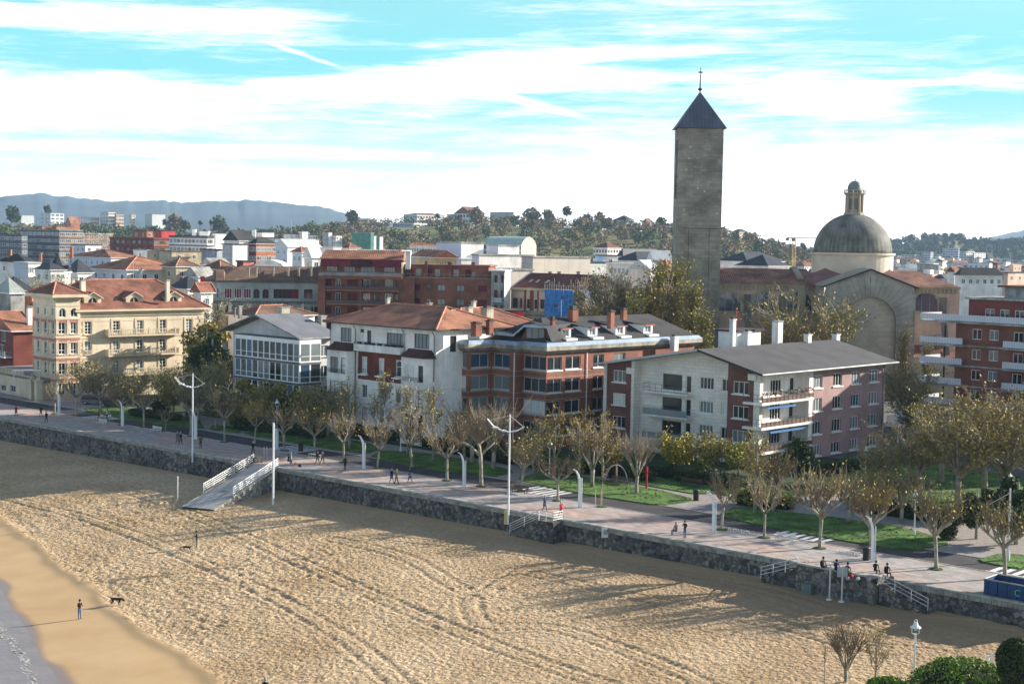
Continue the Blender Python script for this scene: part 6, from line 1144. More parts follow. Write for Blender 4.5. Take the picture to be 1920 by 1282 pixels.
# ======== arcaded mansion with brown roof
def arcaded():
    sd = D2(30); fd = D2(165); A = V2(AT(384, 530, 352)); B_ = V2(AT(411, 531, 344)); C_ = V2(AT(597, 530, 350)); root = empty('arcaded_mansion', (B_.x, B_.y, 0), 0, 'large grey and white mansion with brown tiled roof, arched loggias and stone window frames', 'mansion')
    Z = 17.6; gst = M('grey_mansion_stone', (.36, .39, .39), .9, a=.2); w = Wall(A, B_, root, 0, Z); v = Wall(B_, C_, root, 0, Z)
    for z, ar in ((13.6, True), (9.8, False), (6.0, False)):
        for x, ww in ((391, 1.1), (409 - 1, .9)): w.win(w.uv(x, 540)[0], z, ww, 2.2, arch=ar, fm=wood) if .7 < w.uv(x, 540)[0] < w.L - .7 else None
    U = lambda x: v.uv(x, 545)[0]
    for x in (428, 446, 464): v.win(U(x), 13.5, 1.7, 2.3, nv=3, pane=4, fm=white)
    for x, ar in ((481, 1), (498, 1), (521, 0), (537, 0), (552, 0), (578, 0)): v.win(U(x), 13.5, 1.5 if ar else 2.0, 2.2, nv=2, arch=bool(ar), fm=wood, pane=4 if x == 552 else 0)
    for x in (425, 480, 498, 523): v.win(U(x), 9.5, 1.1, 2.4, nv=2, fm=wood)
    for x in (438, 446, 453, 461): v.win(U(x), 9.6, .8, 2.4, arch=True, nv=1, fm=dark)
    for x in (574, 584, 593): v.win(U(x), 9.3, .9, 2.4, arch=True, nv=1, fm=dark)
    v.win(U(552), 9.3, 1.6, 2.4, arch=True, nv=2, fm=dark)
    for x in (425, 441, 458, 480, 500, 523, 552, 584): v.win(U(x), 5.7, 1.1, 2.2, nv=2, fm=wood)
    w.build(gst); v.build(gst); q = [A, B_, C_, C_ + Vector((2, 14)), A + Vector((5, 15))]; shell(root, q, 0, Z, gst, (0, 1))
    b = MB()
    for a, c in ((416, 470), (508, 516), (530, 545), (565, 597)): 
        u0, u1 = U(a), U(c)
        for s0, s1 in ((u0, u0 + .0),): pass
    wp = MB(); xs = [417, 433, 434.5, 466, 470]
    v.box(wp, U(417), U(434), 12.3, 12.9, 0, .03); v.box(wp, U(417), U(422), 5.7, 12.4, 0, .04); v.box(wp, U(428), U(434.5), 5.7, 12.4, 0, .04); v.box(wp, U(464.5), U(470), 5.7, 12.4, 0, .04); v.box(wp, U(510), U(518), 5.7, 12.4, 0, .04); v.box(wp, U(528), U(533), 5.7, 12.4, 0, .04); v.box(wp, U(565), U(570), 5.7, 12.4, 0, .04); wp.build('white_panels', wrender, root, world=True)
    for q_ in (w, v): q_.band(b, 12.6, 12.9, .35); q_.band(b, 8.9, 9.1, .12); q_.band(b, 17.1, 17.6, .3); [q_.box(b, .4 + i * .8, .6 + i * .8, 12.2, 12.6, 0, .3) for i in range(int(q_.L / .8))]
    b.build('cornice', M('dark_cornice', (.17, .17, .16), .9, a=.2), root, world=True)
    o = MB(); e = [Vector((p.x, p.y, Z)) for p in offs(q, .9)]; r0 = Vector(((A.x + B_.x) / 2 + 5, A.y + 6, Z + 3.2)); r1 = Vector((C_.x - 2, C_.y + 7, Z + 3.2)); o.face([e[0], e[1], r0]); o.face([e[1], e[2], r1, r0]); o.face([e[2], e[3], r1]); o.face([e[3], e[4], r0, r1]); o.face([e[4], e[0], r0]); o.face(e[::-1])
    rw = lambda x: v.uv(x, 525)[0]
    for xa, xb in ((404, 420), (493, 513)):
        a, c = rw(xa), rw(xb); m = (a + c) / 2; P = lambda u, o_, z: Vector(v.W(u, z, o_)); 
        if a > -20: o.face([P(a, 1.1, Z), P(c, 1.1, Z), P(m + 1.2, -3.5, Z + 2.4), P(m - .6, -3.5, Z + 2.4)]); o.face([P(c, 1.1, Z), P(c + .5, -3, Z + 1.5), P(m + 1.2, -3.5, Z + 2.4)]); o.face([P(a, 1.1, Z), P(m - .6, -3.5, Z + 2.4), P(a - .5, -3, Z + 1.5)])
    o.build('roof', tileb, root, world=True)
    for x in (466, 480, 512, 540, 560, 583): stack(root, x, 503, 513, 340, 5, tan)
arcaded()
# small red trimmed house between the mansion and the slate roofs
bld('small_house', 'small white gabled house with red roof edge beside the arcaded mansion', 377, 368, 383, 550, 318, wrender, 'gable', tiler, 2, 1, 2, h=2, ww=1.)
bld('small_house', 'brown tiled house with cream chimney behind the grey glazed gallery house', 478, 428, 590, 594, 275, wrender, 'hip', tileb, 1, 1, 1, h=1.7, zt=13.0)
# ======== maroon awning apartments
def maroon_block():
    A = V2(AT(601, 530, 346)); B_ = V2(AT(753, 530, 346)); root = empty('terrace_apartments', (A.x, A.y, 0), 0, 'red brick apartments with long balconies, maroon awnings and orange roof', 'apartment building'); Z = 22.4
    w = Wall(A, B_, root, 0, Z); U = lambda x: w.uv(x, 540)[0]
    rows = [20.0, 16.7, 13.5, 10.3, 7.1, 3.9]
    for i, z in enumerate(rows):
        for x, ww, pn, fr in ((615, 1.6, 4, wood), (634, 1.2, 0, white), (661, 2.4, 4, wood), (686, 2.0, 1, white), (706, 1.4, 0, wood), (729, 1.7, 1, white), (744, .8, 0, wood)):
            if i == 0: continue
            w.win(U(x), z - .6, ww, 2.2, nv=2, fm=fr, pane=pn if rt.random() < .8 else 0)
    for x, ww in ((622, 2.6), (655, 2.6), (689, 3.4), (730, 2.6)): w.win(U(x), 19.6, ww, 1.8, nv=4, pane=1 if x in (655, 689) else 0, fm=dark)
    w.build(rbrick); e = B_ + Vector((1.0, 13)); q = [A, B_, e, A + Vector((1, 14))]; shell(root, q, 0, Z, M('cream_gable', (.5, .42, .27), .85), (0,))
    for i, z in enumerate(rows[1:]):
        zz = z - .75; b = MB(); w.box(b, 1.4, w.L - .6, zz - .35, zz, .01, 1.5); o = b.build('balcony', obrick, root, world=True); c = MB(); rail(c, w, 1.4, w.L - .6, zz, 1.45, 1., .8, .025, 3); w.box(c, 1.4, w.L - .6, zz + .1, zz + .75, 1.44, 1.46); attach(c.build('railing', M('smoked_rail', (.12, .09, .08), .5), o), root)
    b = MB(); w.box(b, -.4, 1.3, 0, 19, 0, 1.6); w.box(b, w.L * .5 - .3, w.L * .5 + .3, 0, 18.6, 0, 1.4); w.box(b, w.L - .6, w.L + 3, 0, 18.9, .0, .3); b.build('brick_pier', rbrick, root, world=True)
    b = MB(); w.box(b, -.2, w.L + .2, 18.4, 19.1, .01, 2.0); o = b.build('terrace', rbrick, root, world=True); c = MB(); rail(c, w, -.2, w.L, 19.1, 1.95, .95, 1.2, .025, 2); w.box(c, -.2, w.L, 19.15, 19.9, 1.94, 1.96); attach(c.build('terrace_railing', M('glass_rail', (.25, .25, .25), .2), o), root)
    b = MB(); P = lambda u, o_, z: w.W(u, z, o_)
    for a, c, z0 in ((0, .37, 0), (.37, .64, 1), (.64, 1, 0)): b.m = z0; b.face([P(w.L * a + .05, 1.5, Z - .9), P(w.L * c - .05, 1.5, Z - .9), P(w.L * c - .05, .3, Z + .7), P(w.L * a + .05, .3, Z + .7)]); b.face([P(w.L * a + .05, 1.5, Z - 1.2), P(w.L * c - .05, 1.5, Z - 1.2), P(w.L * c - .05, 1.5, Z - .9), P(w.L * a + .05, 1.5, Z - .9)])
    b.build('awning', [maroon, M('dark_maroon', (.07, .015, .02), .8)], root, world=True)
    b = MB(); b.face([P(-.3, .6, Z + .55), P(w.L + .2, .6, Z + .55), P(w.L + .4, -5, Z + 2.6), P(.6, -5, Z + 2.6)]); b.face([P(.6, -5, Z + 2.6), P(w.L + .4, -5, Z + 2.6), P(w.L + .2, -11, Z), P(-.3, -11, Z)]); b.face([P(w.L + .2, .6, Z + .5), P(w.L + .2, -11, Z), P(w.L + .4, -5, Z + 2.5)]); b.build('roof', tileo, root, world=True)
    b = MB(); T = w.T()
    for x in (623, 631, 722): u = U(x); b.face([T(u - .35, 2.1, Z + 1.45), T(u + .35, 2.1, Z + 1.45), T(u + .35, 2.9, Z + 1.75), T(u - .35, 2.9, Z + 1.75)])
    b.build('skylight', M('skylight_glass', (.4, .42, .42), .15), root, world=True)
    for x in (612, 648, 716, 750): stack(root, x, 470, 477, 352, 5, obrick)
    # right hand wing
    C_ = V2(AT(757, 540, 348)); D_ = V2(AT(921, 540, 345)); r2 = empty('brick_wing', (C_.x, C_.y, 0), 0, 'plain brown brick apartments with recessed attic and brick chimneys, right of the maroon awnings', 'apartment building'); v = Wall(C_, D_, r2, 0, 18.9); U = lambda x: v.uv(x, 550)[0]
    for z in (15.9, 12.6, 9.3, 6., 2.7): 
        for x, ww, pn in ((765, 1.6, 4), (783, 1.3, 4), (804, 1., 0), (827, 1.9, 1), (863, 1.9, 1), (905, 2.1, 4)): v.win(U(x), z - (.6 if x == 765 else 0), ww, 2. if x == 765 else 1.5, nv=2, pane=pn, fm=dark)
    v.build(rbrick); q = [C_, D_, D_ + Vector((0, 14)), C_ + Vector((0, 14))]; shell(r2, q, 0, 18.9, rbrick, (0,)); slabroof(r2, q, 18.91, .1, 0, conc)
    for z in (15.2, 11.9): b = MB(); v.box(b, U(756) + .2, U(774), z - .2, z + .75, .01, .7); b.build('balcony', M('grey_balcony', (.3, .33, .36), .6), r2, world=True)
    at = Wall(V2(v.W(.2, 0, -2)), V2(v.W(v.L - 1, 0, -2)), r2, 18.9, 21.7)
    for x in (766, 785, 804, 820, 855, 878, 886): 
        u = at.uv(x, 515)[0]; at.win(min(max(u, 1), at.L - 1), 19.2, 1.5, 1.8, nv=1, pane=rt.choice([4, 4, 0]), fm=wood)
    at.build(rbrick, 'attic_wall'); q = [V2(v.W(.2, 0, -2)), V2(v.W(v.L - 1, 0, -2)), V2(v.W(v.L - 1, 0, -12)), V2(v.W(.2, 0, -12))]; shell(r2, q, 18.9, 21.7, rbrick, (0,)); slabroof(r2, q, 21.7, .3, .5, M('brick_coloured_slab', (.25, .1, .07), .85))
    b = MB(); rail(b, v, 0, v.L, 18.9, -.1, .9, 1.5, .03, 1); b.build('terrace_railing', grey, r2, world=True)
    for x, yt, yb, wp in ((799, 490, 520, 7), (843, 492, 520, 9), (887, 492, 505, 9), (765, 472, 500, 12)): stack(r2, x, yt, yb, 348, wp, rbrick if x != 765 else wrender)
    bld('attic_house', 'cream gabled attic rising behind the brown brick apartments', 818, 775, 856, 484, 365, M('ochre_wall', (.5, .4, .22), .85), 'gable', tileo, 1, 2, 1, h=1.6, zb=10, along=1, ang=20)
    # pale end bay
    E_ = V2(AT(921, 540, 344)); F2 = V2(AT(946, 540, 340)); G2 = V2(AT(957, 540, 346)); r3 = empty('grey_end_block', (E_.x, E_.y, 0), 0, 'narrow grey and white end block with small balconies between brick apartments and pink mansion', 'apartment building'); a = Wall(E_, F2, r3, 0, 20.8); c = Wall(F2, G2, r3, 0, 20.8)
    for z in (18.2, 14.8, 11.4, 8.): a.win(a.L * .35, z, 1.3, 1.7, pane=4, nv=1, fm=dark); a.win(a.L * .8, z, .7, 1.7, pane=0, nv=1, fm=dark); c.win(c.L * .5, z, .5, 2.2, nv=1, pane=4, fm=white)
    a.build(conc); c.build(wrender); q = [E_, F2, G2, E_ + Vector((2, 12))]; shell(r3, q, 0, 20.8, wrender, (0, 1)); slabroof(r3, q, 20.8, .3, .3, wrender)
    for z in (13.9, 10.5): b = MB(); a.box(b, a.L * .3, a.L, z - .15, z, 0.01, .9); a.box(b, a.L * .3, a.L, z, z + .9, .85, .9); b.build('balcony', M('pale_glass_rail', (.5, .55, .58), .3), r3, world=True)
maroon_block()
# ======== white modern complex
bld('office_block', 'long white modern building with band of dark windows behind the brick apartments', 865, 770, 1010, 487, 430, wrender, 'flat', mtl, 0, 0, 0, ang=36, wall2=lav); 
bld('office_block', 'upper white box of the modern complex, left one', 865, 818, 907, 456, 450, wrender, 'flat', conc, 1, 0, 1, ang=35, wall2=lav, wh=1.8, zb=15, top=5); bld('office_block', 'upper white box of the modern complex, right one beside the green roofed hall', 934, 912, 974, 461, 455, wrender, 'flat', conc, 1, 0, 1, ang=35, wall2=lav, zb=15, top=5)
r = bld('white_block', 'white modern block with strip windows and navy glass base', 898, 885, 1000, 479, 400, wrender, 'flat', conc, 0, 12, 1, ang=36, wall2=lav, ww=1.7, wh=1.9, top=3.2, dl=8); w = Wall(r[1] + r[2] * 5, r[1] + r[2] * (r[5]), r[0]); b = MB(); w.box(b, w.L * .22, w.L, 4, r[6] - 6.2, 0, .05); b.build('navy_glass', nav, r[0], world=True)
bld('beige_block', 'large blank beige concrete building above the blue scaffolding', 999, 978, 1107, 483, 385, bei, 'flat', conc, 0, 0, ang=38, wall2=grp, dl=14); bld('beige_block', 'lower pale beige wall left of the big beige block', 925, 924, 1000, 507, 372, bei, 'flat', conc, ang=36, dl=10); bld('beige_block', 'light grey panel wall right of the beige block behind bare trees', 1105, 1100, 1158, 493, 420, M('pale_panel', (.62, .62, .58), .8, 'block', a=.06, k=(5, 3)), ang=38, dl=12)
bld('white_block', 'white cube building with small round top window behind the bare trees', 1131, 1118, 1159, 480, 460, wrender, ang=25, nl=0, nr=1, rows=1, wall2=M('sky_blue_side', (.3, .48, .75), .8)); bld('glass_terrace', 'low white canopy with glazed terrace behind the bare trees', 1142, 1138, 1188, 495, 400, wrender, 'flat', wrender, 0, 6, 1, ang=10, ww=1.6, pane=[2, 0, 1])
for xc, x0, x1, y, Y, lb in ((1168, 1160, 1240, 481, 640, 'long dark slate roof with many small white chimneys'), (1195, 1150, 1262, 490, 520, 'wide dark slate roof left of the bell tower'), (1400, 1346, 1470, 491, 500, 'blue grey slate roof right of the bell tower'), (1440, 1380, 1480, 500, 420, 'low grey slate roof behind the church nave')):
    r = bld('slate_building', lb, xc, x0, x1, y, Y, wrender, 'hip', slate, 0, 0, h=3.2); [stack(r[0], x_, y - 12, y - 2, Y + 15, 3, white) for x_ in range(int(x0) + 8, int(x1), 9)] if Y > 600 else None
bld('metal_roof_shed', 'pale metal roofed shed beside the bell tower', 1226, 1216, 1258, 488, 470, grp, 'gable', mtl, h=3, ang=15); bld('tile_roof_house', 'orange tiled roof between the poplars and the tower', 1250, 1236, 1263, 507, 360, obrick, 'hip', tileo, h=2.5); bld('white_shed', 'long white gabled roof edge seen through the poplars', 1220, 1180, 1236, 507, 380, wrender, 'gable', mtl, h=2.5)
# pink mansion with mansard, and the scaffolded house
def pink_mansion():
    A = V2(AT(958, 560, 350)); B_ = V2(AT(1026, 560, 343)); root = empty('pink_mansion', (A.x, A.y, 0), 0, 'ornate pink stone mansion with arched ground floor and dark red mansard roof', 'mansion'); Z = 17.0; ps = M('pink_stone', (.46, .36, .31), .9, a=.15); w = Wall(A, B_, root, 0, Z)
    U = lambda x: w.uv(x, 560)[0]; w.win(U(966), 12.3, 1.5, 2.2, nv=2, fm=wood); w.win(U(977), 12.3, .6, 2.2, nv=1, fm=wood); w.win(U(1018), 12.3, 1.6, 2.2, nv=3, fm=wood)
    for x in (990, 1004): w.win(U(x), 12.1, 1.0, 2.4, nv=1, fm=white)
    for x, ww in ((965, 1.5), (976, .6), (989, .9), (1004, .9), (1018, 1.6)): w.win(U(x), 7.2, ww, 2.8, arch=True, nv=2 if ww > 1 else 1, fm=dark); w.win(U(x), 2.5, ww, 2.4, nv=1, fm=dark)
    w.build(ps); b = MB(); w.band(b, 10.9, 11.3, .3); w.band(b, 11.5, 11.7, .2); w.band(b, 16.4, 17.0, .35); [w.box(b, i * .5, i * .5 + .2, 10.5, 10.9, 0, .2) for i in range(int(w.L / .5))]; b.build('cornice', cstone, root, world=True)
    b = MB(); w.box(b, U(983), U(986.5), 11.7, 16.4, 0, .06); w.box(b, U(993.5), U(1000.5), 11.7, 16.4, 0, .06); w.box(b, U(1007.5), U(1010), 11.7, 16.4, 0, .06); b.build('red_panel', whitebrick, root, world=True)
    q = [A, B_, B_ + Vector((3, 14)), A + Vector((3, 14))]; shell(root, q, 0, Z, ps, (0,)); C_ = V2(AT(1110, 560, 338)); b = MB(); P = lambda u, o_, z: Vector(w.W(u, z, o_)); L2 = U(1110)
    b.face([P(.3, .2, Z), P(L2, .2, Z), P(L2, -5, Z + 3.4), P(2.2, -5, Z + 3.4)]); b.face([P(.3, .2, Z), P(2.2, -5, Z + 3.4), P(.3, -11, Z)]); b.face([P(2.2, -5, Z + 3.4), P(L2, -5, Z + 3.4), P(L2, -11, Z), P(.3, -11, Z)]); b.build('roof', M('dark_red_tile', (.16, .065, .05), .85, 'tile', a=.3, k=(.3, 1)), root, world=True)
    b = MB(); b.face([P(-.2, .4, Z), P(.5, .4, Z), P(2.5, -5, Z + 3.6), P(1.8, -5, Z + 3.6)]); b.face([P(-.2, .4, Z - .5), P(-.2, .4, Z), P(1.8, -5, Z + 3.6), P(1.8, -5, Z + 3)]); b.build('roof_edge', zinc, root, world=True)
    b = MB(); [b.face([P(u - .4, -1.6, Z + 1.3), P(u + .4, -1.6, Z + 1.3), P(u + .5, -2.6, Z + 1.95), P(u - .3, -2.6, Z + 1.95)]) for u in (U(984), U(997), U(1015))]; b.build('skylight', M('skylight_glass', (.4, .42, .42), .15), root, world=True)
    for x in (1031, 1048, 1084): stack(root, x, 510, 520, 352, 8, conc)
    # scaffold with blue netting
    X0, X1 = V2(AT(1027, 580, 338)), V2(AT(1080, 580, 333)); X2 = V2(AT(1106, 580, 345)); sc = empty('scaffolding', (X0.x, X0.y, 0), 0, 'scaffolding wrapped in bright blue netting beside the pink mansion', 'scaffolding'); tmax = 17.6
    b = MB()
    for a, c in ((X0, X1), (X1, X2)):
        v = Wall(a, c, sc); n = max(2, int(v.L / 1.3))
        for i in range(n + 1):
            for o_ in (0, .9): b.tube([v.W(v.L * i / n, 0, o_ + .3), v.W(v.L * i / n, tmax + rt.uniform(0, 2.5), o_ + .3)], .035, 4)
        for z in range(1, 18, 2): [b.tube([v.W(0, z + dz, o_), v.W(v.L, z + dz, o_)], .03, 4) for o_ in (.3, 1.2) for dz in (0, 1)]; v.box(b, 0, v.L, z, z + .06, .35, 1.15)
    b.build('poles_and_decks', M('galvanised_steel', (.4, .42, .43), .4, a=.1, metal=.4), sc, world=True); b = MB(); rg = random.Random(2)
    for a, c, zt_ in ((X0, X1, 17.0), (X1, X2, 17.4)):
        v = Wall(a, c, sc); nx = int(v.L / .45)
        for i in range(nx):
            for z in range(0, int(zt_ * 2)):
                hole = rg.random() < (.10 if z > 22 else .42); 
                if not hole: u0, u1 = v.L * i / nx, v.L * (i + 1) / nx; oo = 1.25 + .1 * math.sin(i * .9 + z * .4); b.face([v.W(u0, z * .5, oo), v.W(u1, z * .5, oo), v.W(u1, z * .5 + .5, oo + .03), v.W(u0, z * .5 + .5, oo + .03)])
    b.build('netting', M('blue_net', (.03, .22, .6), .7, a=.2, sc=3), sc, world=True)
    r4 = empty('mansion_wing', (X0.x, X0.y + 2, 0), 0, 'wall of the mansion wing hidden behind the blue netted scaffolding', 'mansion'); q = [X0 + Vector((0, .3)), X1 + Vector((0, .3)), X2 + Vector((0, .3)), X2 + Vector((0, 12)), X0 + Vector((0, 12))]; shell(r4, q, 0, 16.6, ps)
pink_mansion()
# skyline mid distance
for a in [('white_row', 'low white terrace with orange roof line left of the upper white boxes', 770, 768, 822, 461, 640, wrender, 'hip', tileo, 0, 10, 1, dict(ang=12, h=1.0)), ('white_row', 'row of low white flat roofed houses right of the green netted block', 690, 672, 745, 470, 560, wrender, 'flat', mtl, 2, 5, 1, dict(ang=20)), ('white_row', 'white boxy house above the orange roofed apartments', 625, 593, 640, 465, 540, wrender, 'flat', mtl, 0, 1, 1, dict()), ('white_row', 'small white and red roofed houses above the maroon awnings', 655, 640, 675, 466, 600, wrender, 'hip', tiler, 1, 2, 1, dict(h=2)), ('white_row', 'pale low houses on the skyline left of the white terrace', 750, 738, 772, 468, 600, wrender, 'flat', felt, 1, 2, 1, dict()),
          ('high_rise', 'slim grey and white high rise in front of the wood', 616, 605, 620, 436, 1000, wrender, 'flat', felt, 2, 0, 5, dict(wall2=grp)), ('high_rise', 'pair of low white slabs right of the slim high rise', 630, 622, 641, 442, 1000, wrender, 'flat', tiler, 2, 2, 4, dict()), ('high_rise', 'cluster of small white slabs behind the tall aerial', 586, 573, 596, 441, 1000, wrender, 'flat', felt, 3, 2, 4, dict()),
          ('netted_block', 'tower block wrapped in green scaffold netting', 695, 660, 696, 437, 1000, M('green_net', (.08, .24, .2), .8, 'seam', a=.2, k=(2.5, 1)), 'flat', conc, 0, 0, 0, dict()), ('netted_block', 'white striped tower block right of the green netted one', 699, 695, 704, 443, 1010, wrender, 'flat', conc, 0, 0, 0, dict()), ('netted_block', 'second green netted tower with white edge on the right', 712, 704, 717, 444, 1020, wrender, 'flat', conc, 0, 0, 0, dict(wall2=M('green_net', (.08, .24, .2), .8)))]:
    nm, lb, xc, x0, x1, y, Y, wl, rf, rm, nl, nr, rw, kw = a; bld(nm, lb, xc, x0, x1, y, Y, wl, rf, rm, nl, nr, rw, **kw)
# far left blocks beyond the park
for a in [('high_rise', 'white and blue tower block far left beyond the park trees', 95, 74, 120, 400, 1900, wrender, 2, 3, 6, bluew_shade), ('long_block', 'long lilac block with red roof far left beyond the park', 172, 138, 186, 408, 1900, pinkr, 8, 3, 3, lav), ('high_rise', 'white balconied tower with pink roof far beyond the park', 203, 188, 216, 398, 1900, wrender, 3, 3, 6, bluew_shade), ('high_rise', 'reddish tower block right of the white balconied tower', 218, 215, 232, 402, 1900, pinkr, 1, 3, 5, pinkr), ('factory', 'pale long factory building far beyond the park on the right', 285, 272, 310, 402, 2200, mtl, 0, 0, 0, grp), ('high_rise', 'small cream tower far beyond the park', 247, 241, 254, 403, 2200, cream, 1, 1, 3, cream), ('long_block', 'low white sheds behind the pines at far left', 40, 26, 64, 404, 2200, mtl, 0, 0, 0, mtl)]:
    nm, lb, xc, x0, x1, y, Y, wl, nl, nr, rw, w2 = a; bld(nm, lb, xc, x0, x1, y, Y, wl, 'flat', tiler if 'red' in lb or 'pink' in lb else conc, nl, nr, rw, wall2=w2, ww=4.5, wh=2.4, gap=4.6, zb=20)
bld('old_villa', 'small orange tiled house among the park trees', 133, 124, 150, 419, 1200, obrick, 'gable', tileo, 0, 0, h=5, zb=20)
# hill top buildings
for a in [('hospital', 'long white institutional building with rows of windows on the hill top', 782, 757, 834, 403, 1500, wrender, 'hip', tiler, 6, 10, 3, dict(wall2=bluew_shade, h=2, ww=3, wh=2.2, gap=4, zb=38)), ('hospital', 'lower white glazed wing on the slope below the institutional building', 776, 736, 801, 419, 1450, wrender, 'flat', wrender, 9, 4, 1, dict(wall2=bluew_shade, ww=3.6, zb=38)), ('chalet', 'half timbered chalet with red roof on the hill top', 884, 852, 909, 401, 1500, wrender, 'gable', tiler, 6, 4, 2, dict(h=7, fm=dark, ww=2.2, wh=2.4, gap=5, zb=38)), ('annex', 'pale square annex left of the chalet', 846, 838, 853, 402, 1510, bluew_shade, 'flat', conc, 0, 0, 0, dict(zb=38)), ('sports_hall', 'white roofed hall on the hill top behind trees', 963, 919, 972, 398, 1600, wrender, 'flat', mtl, 0, 0, 0, dict(wall2=grp, zb=38)), ('low_building', 'low white building among trees right of the hill top hall', 1034, 1016, 1048, 411, 1550, wrender, 'flat', mtl, 0, 1, 1, dict(wall2=grp, zb=36)), ('villa', 'dark roofed villa on the hill top right of the tall tree', 1176, 1150, 1190, 413, 1500, grp, 'hip', slate, 3, 2, 1, dict(h=5, zb=30)), ('villa', 'small dark roofed villa near the bell tower on the hill top', 1212, 1204, 1224, 417, 1500, pinkr, 'hip', tiler, 0, 0, 0, dict(h=4, zb=30)), ('half_timbered_house', 'white house with brown roof at the foot of the hill', 1139, 1112, 1165, 465, 800, wrender, 'hip', wood, 5, 5, 2, dict(h=3, fm=wood, zb=0)),
          ('brick_flats', 'red brick flats on the hill right of the bell tower', 1386, 1372, 1403, 435, 1500, pinkr, 'hip', slate, 1, 3, 3, dict(wall2=dbrick, h=3, ww=3, zb=20)), ('brick_flats', 'smaller brick flats against the edge of the bell tower', 1358, 1349, 1364, 431, 1500, pinkr, 'hip', slate, 1, 1, 3, dict(wall2=dbrick, h=3, zb=20))]:
    nm, lb, xc, x0, x1, y, Y, wl, rf, rm, nl, nr, rw, kw = a; bld(nm, lb, xc, x0, x1, y, Y, wl, rf, rm, nl, nr, rw, **kw)
# green roofed sports hall
def hall():
    A, B_ = AT(907, 452, 900), AT(977, 456, 870); C_ = AT(1006, 452, 905); root = empty('sports_hall', (A.x, A.y, 0), 0, 'large hall with green curved roof and brown end wall below the hill', 'sports hall'); w = Wall(V2(A), V2(B_), root, 0, A.z); b = MB(); w.band(b, 0, A.z - 2.2, 0); b.build('side_wall', M('teal_wall', (.1, .2, .19), .7), root, world=True); b = MB(); w.box(b, 0, w.L, A.z - 6, A.z - 4.5, .0, .2); b.build('window_band', M('pale_teal', (.3, .45, .42), .6), root, world=True)
    D_ = V2(C_) - V2(B_); m = 10; b = MB(); e = MB(); P0, P1 = V2(A), V2(B_)
    f = lambda p, t: (p.x + D_.x * t, p.y + D_.y * t, A.z - 2.2 + 7.2 * (math.sin(math.pi * (.06 + .88 * t))) ** .7 - 2.0)
    for i in range(m): b.face([f(P0, i / m), f(P1, i / m), f(P1, (i + 1) / m), f(P0, (i + 1) / m)]); e.face([(P1.x + D_.x * i / m, P1.y + D_.y * i / m, 0), (P1.x + D_.x * (i + 1) / m, P1.y + D_.y * (i + 1) / m, 0), f(P1, (i + 1) / m), f(P1, i / m)])
    b.build('roof', M('pale_green_roof', (.4, .5, .46), .6, 'seam', a=.15, k=(4, 1)), root, world=True); e.build('end_wall', M('brown_end', (.42, .36, .3), .85, a=.1), root, world=True)
hall()
# far right towers and houses
for a in [('tower_block', 'tallest pale blue tower block with horizontal balconies at far right', 1797, 1768, 1799, 466, 2300, bluew_shade, 6, 1, 9), ('tower_block', 'white and blue slab block right of the tallest tower, left one', 1812, 1789, 1828, 472, 2400, wrender, 4, 4, 8), ('tower_block', 'bright white tower block at far right near the slope', 1827, 1824, 1848, 474, 2400, wrender, 1, 4, 7), ('tower_block', 'small white tower block left of the tallest tower', 1757, 1752, 1767, 477, 2300, wrender, 1, 3, 6), ('tower_block', 'pale lilac block behind the dome on the right', 1745, 1728, 1750, 473, 2500, lav, 3, 1, 6), ('tower_block', 'pinkish apartment block just right of the dome', 1715, 1690, 1725, 478, 2500, pinkr, 4, 2, 4)]:
    nm, lb, xc, x0, x1, y, Y, wl, nl, nr, rw = a; bld(nm, lb, xc, x0, x1, y, Y, wl, 'flat', conc, nl, nr, rw, wall2=bluew_shade if wl is wrender else wl, ww=5, wh=1.8, gap=3.6, zb=-20 if 0 else 0, bands=wrender)
for a in [('factory', 'white industrial building with four small dark vents at far right', 1855, 1816, 1862, 494, 900, wrender, 'flat', conc, 4, 0, 1, dict(wall2=bluew_shade, top=1.2)), ('long_block', 'long dark roofed block between the dome and the white factory', 1760, 1720, 1762, 497, 1000, conc, 'flat', felt, 0, 0, 0, dict()), ('town_house', 'dark roofed terrace with many square chimneys at far right', 1800, 1795, 1880, 517, 480, wrender, 'hip', felt, 0, 6, 1, dict(h=2.5, ang=15)), ('town_house', 'white gabled house end behind the church roof', 1790, 1780, 1800, 511, 560, wrender, 'gable', tiler, 0, 0, 0, dict(h=2)), ('town_house', 'dark flat roof cut by the right edge above the balcony block', 1890, 1870, 1935, 512, 520, pinkr, 'flat', felt, 1, 3, 1, dict()), ('town_house', 'pink house with white roof box near the right edge', 1900, 1893, 1915, 498, 900, pinkr, 'flat', wrender, 0, 2, 1, dict()), ('town_house', 'small brown block right of the white factory', 1870, 1862, 1876, 494, 880, dbrick, 'flat', felt, 1, 1, 2, dict())]:
    nm, lb, xc, x0, x1, y, Y, wl, rf, rm, nl, nr, rw, kw = a; r = bld(nm, lb, xc, x0, x1, y, Y, wl, rf, rm, nl, nr, rw, **kw)
    if 'square chimneys' in lb: [stack(r[0], x_, 508 + (x_ % 5), 521, 490, 6, M('chim_mix', (.3, .26, .2), .9)) for x_ in (1802, 1825, 1841, 1852, 1846, 1871)]
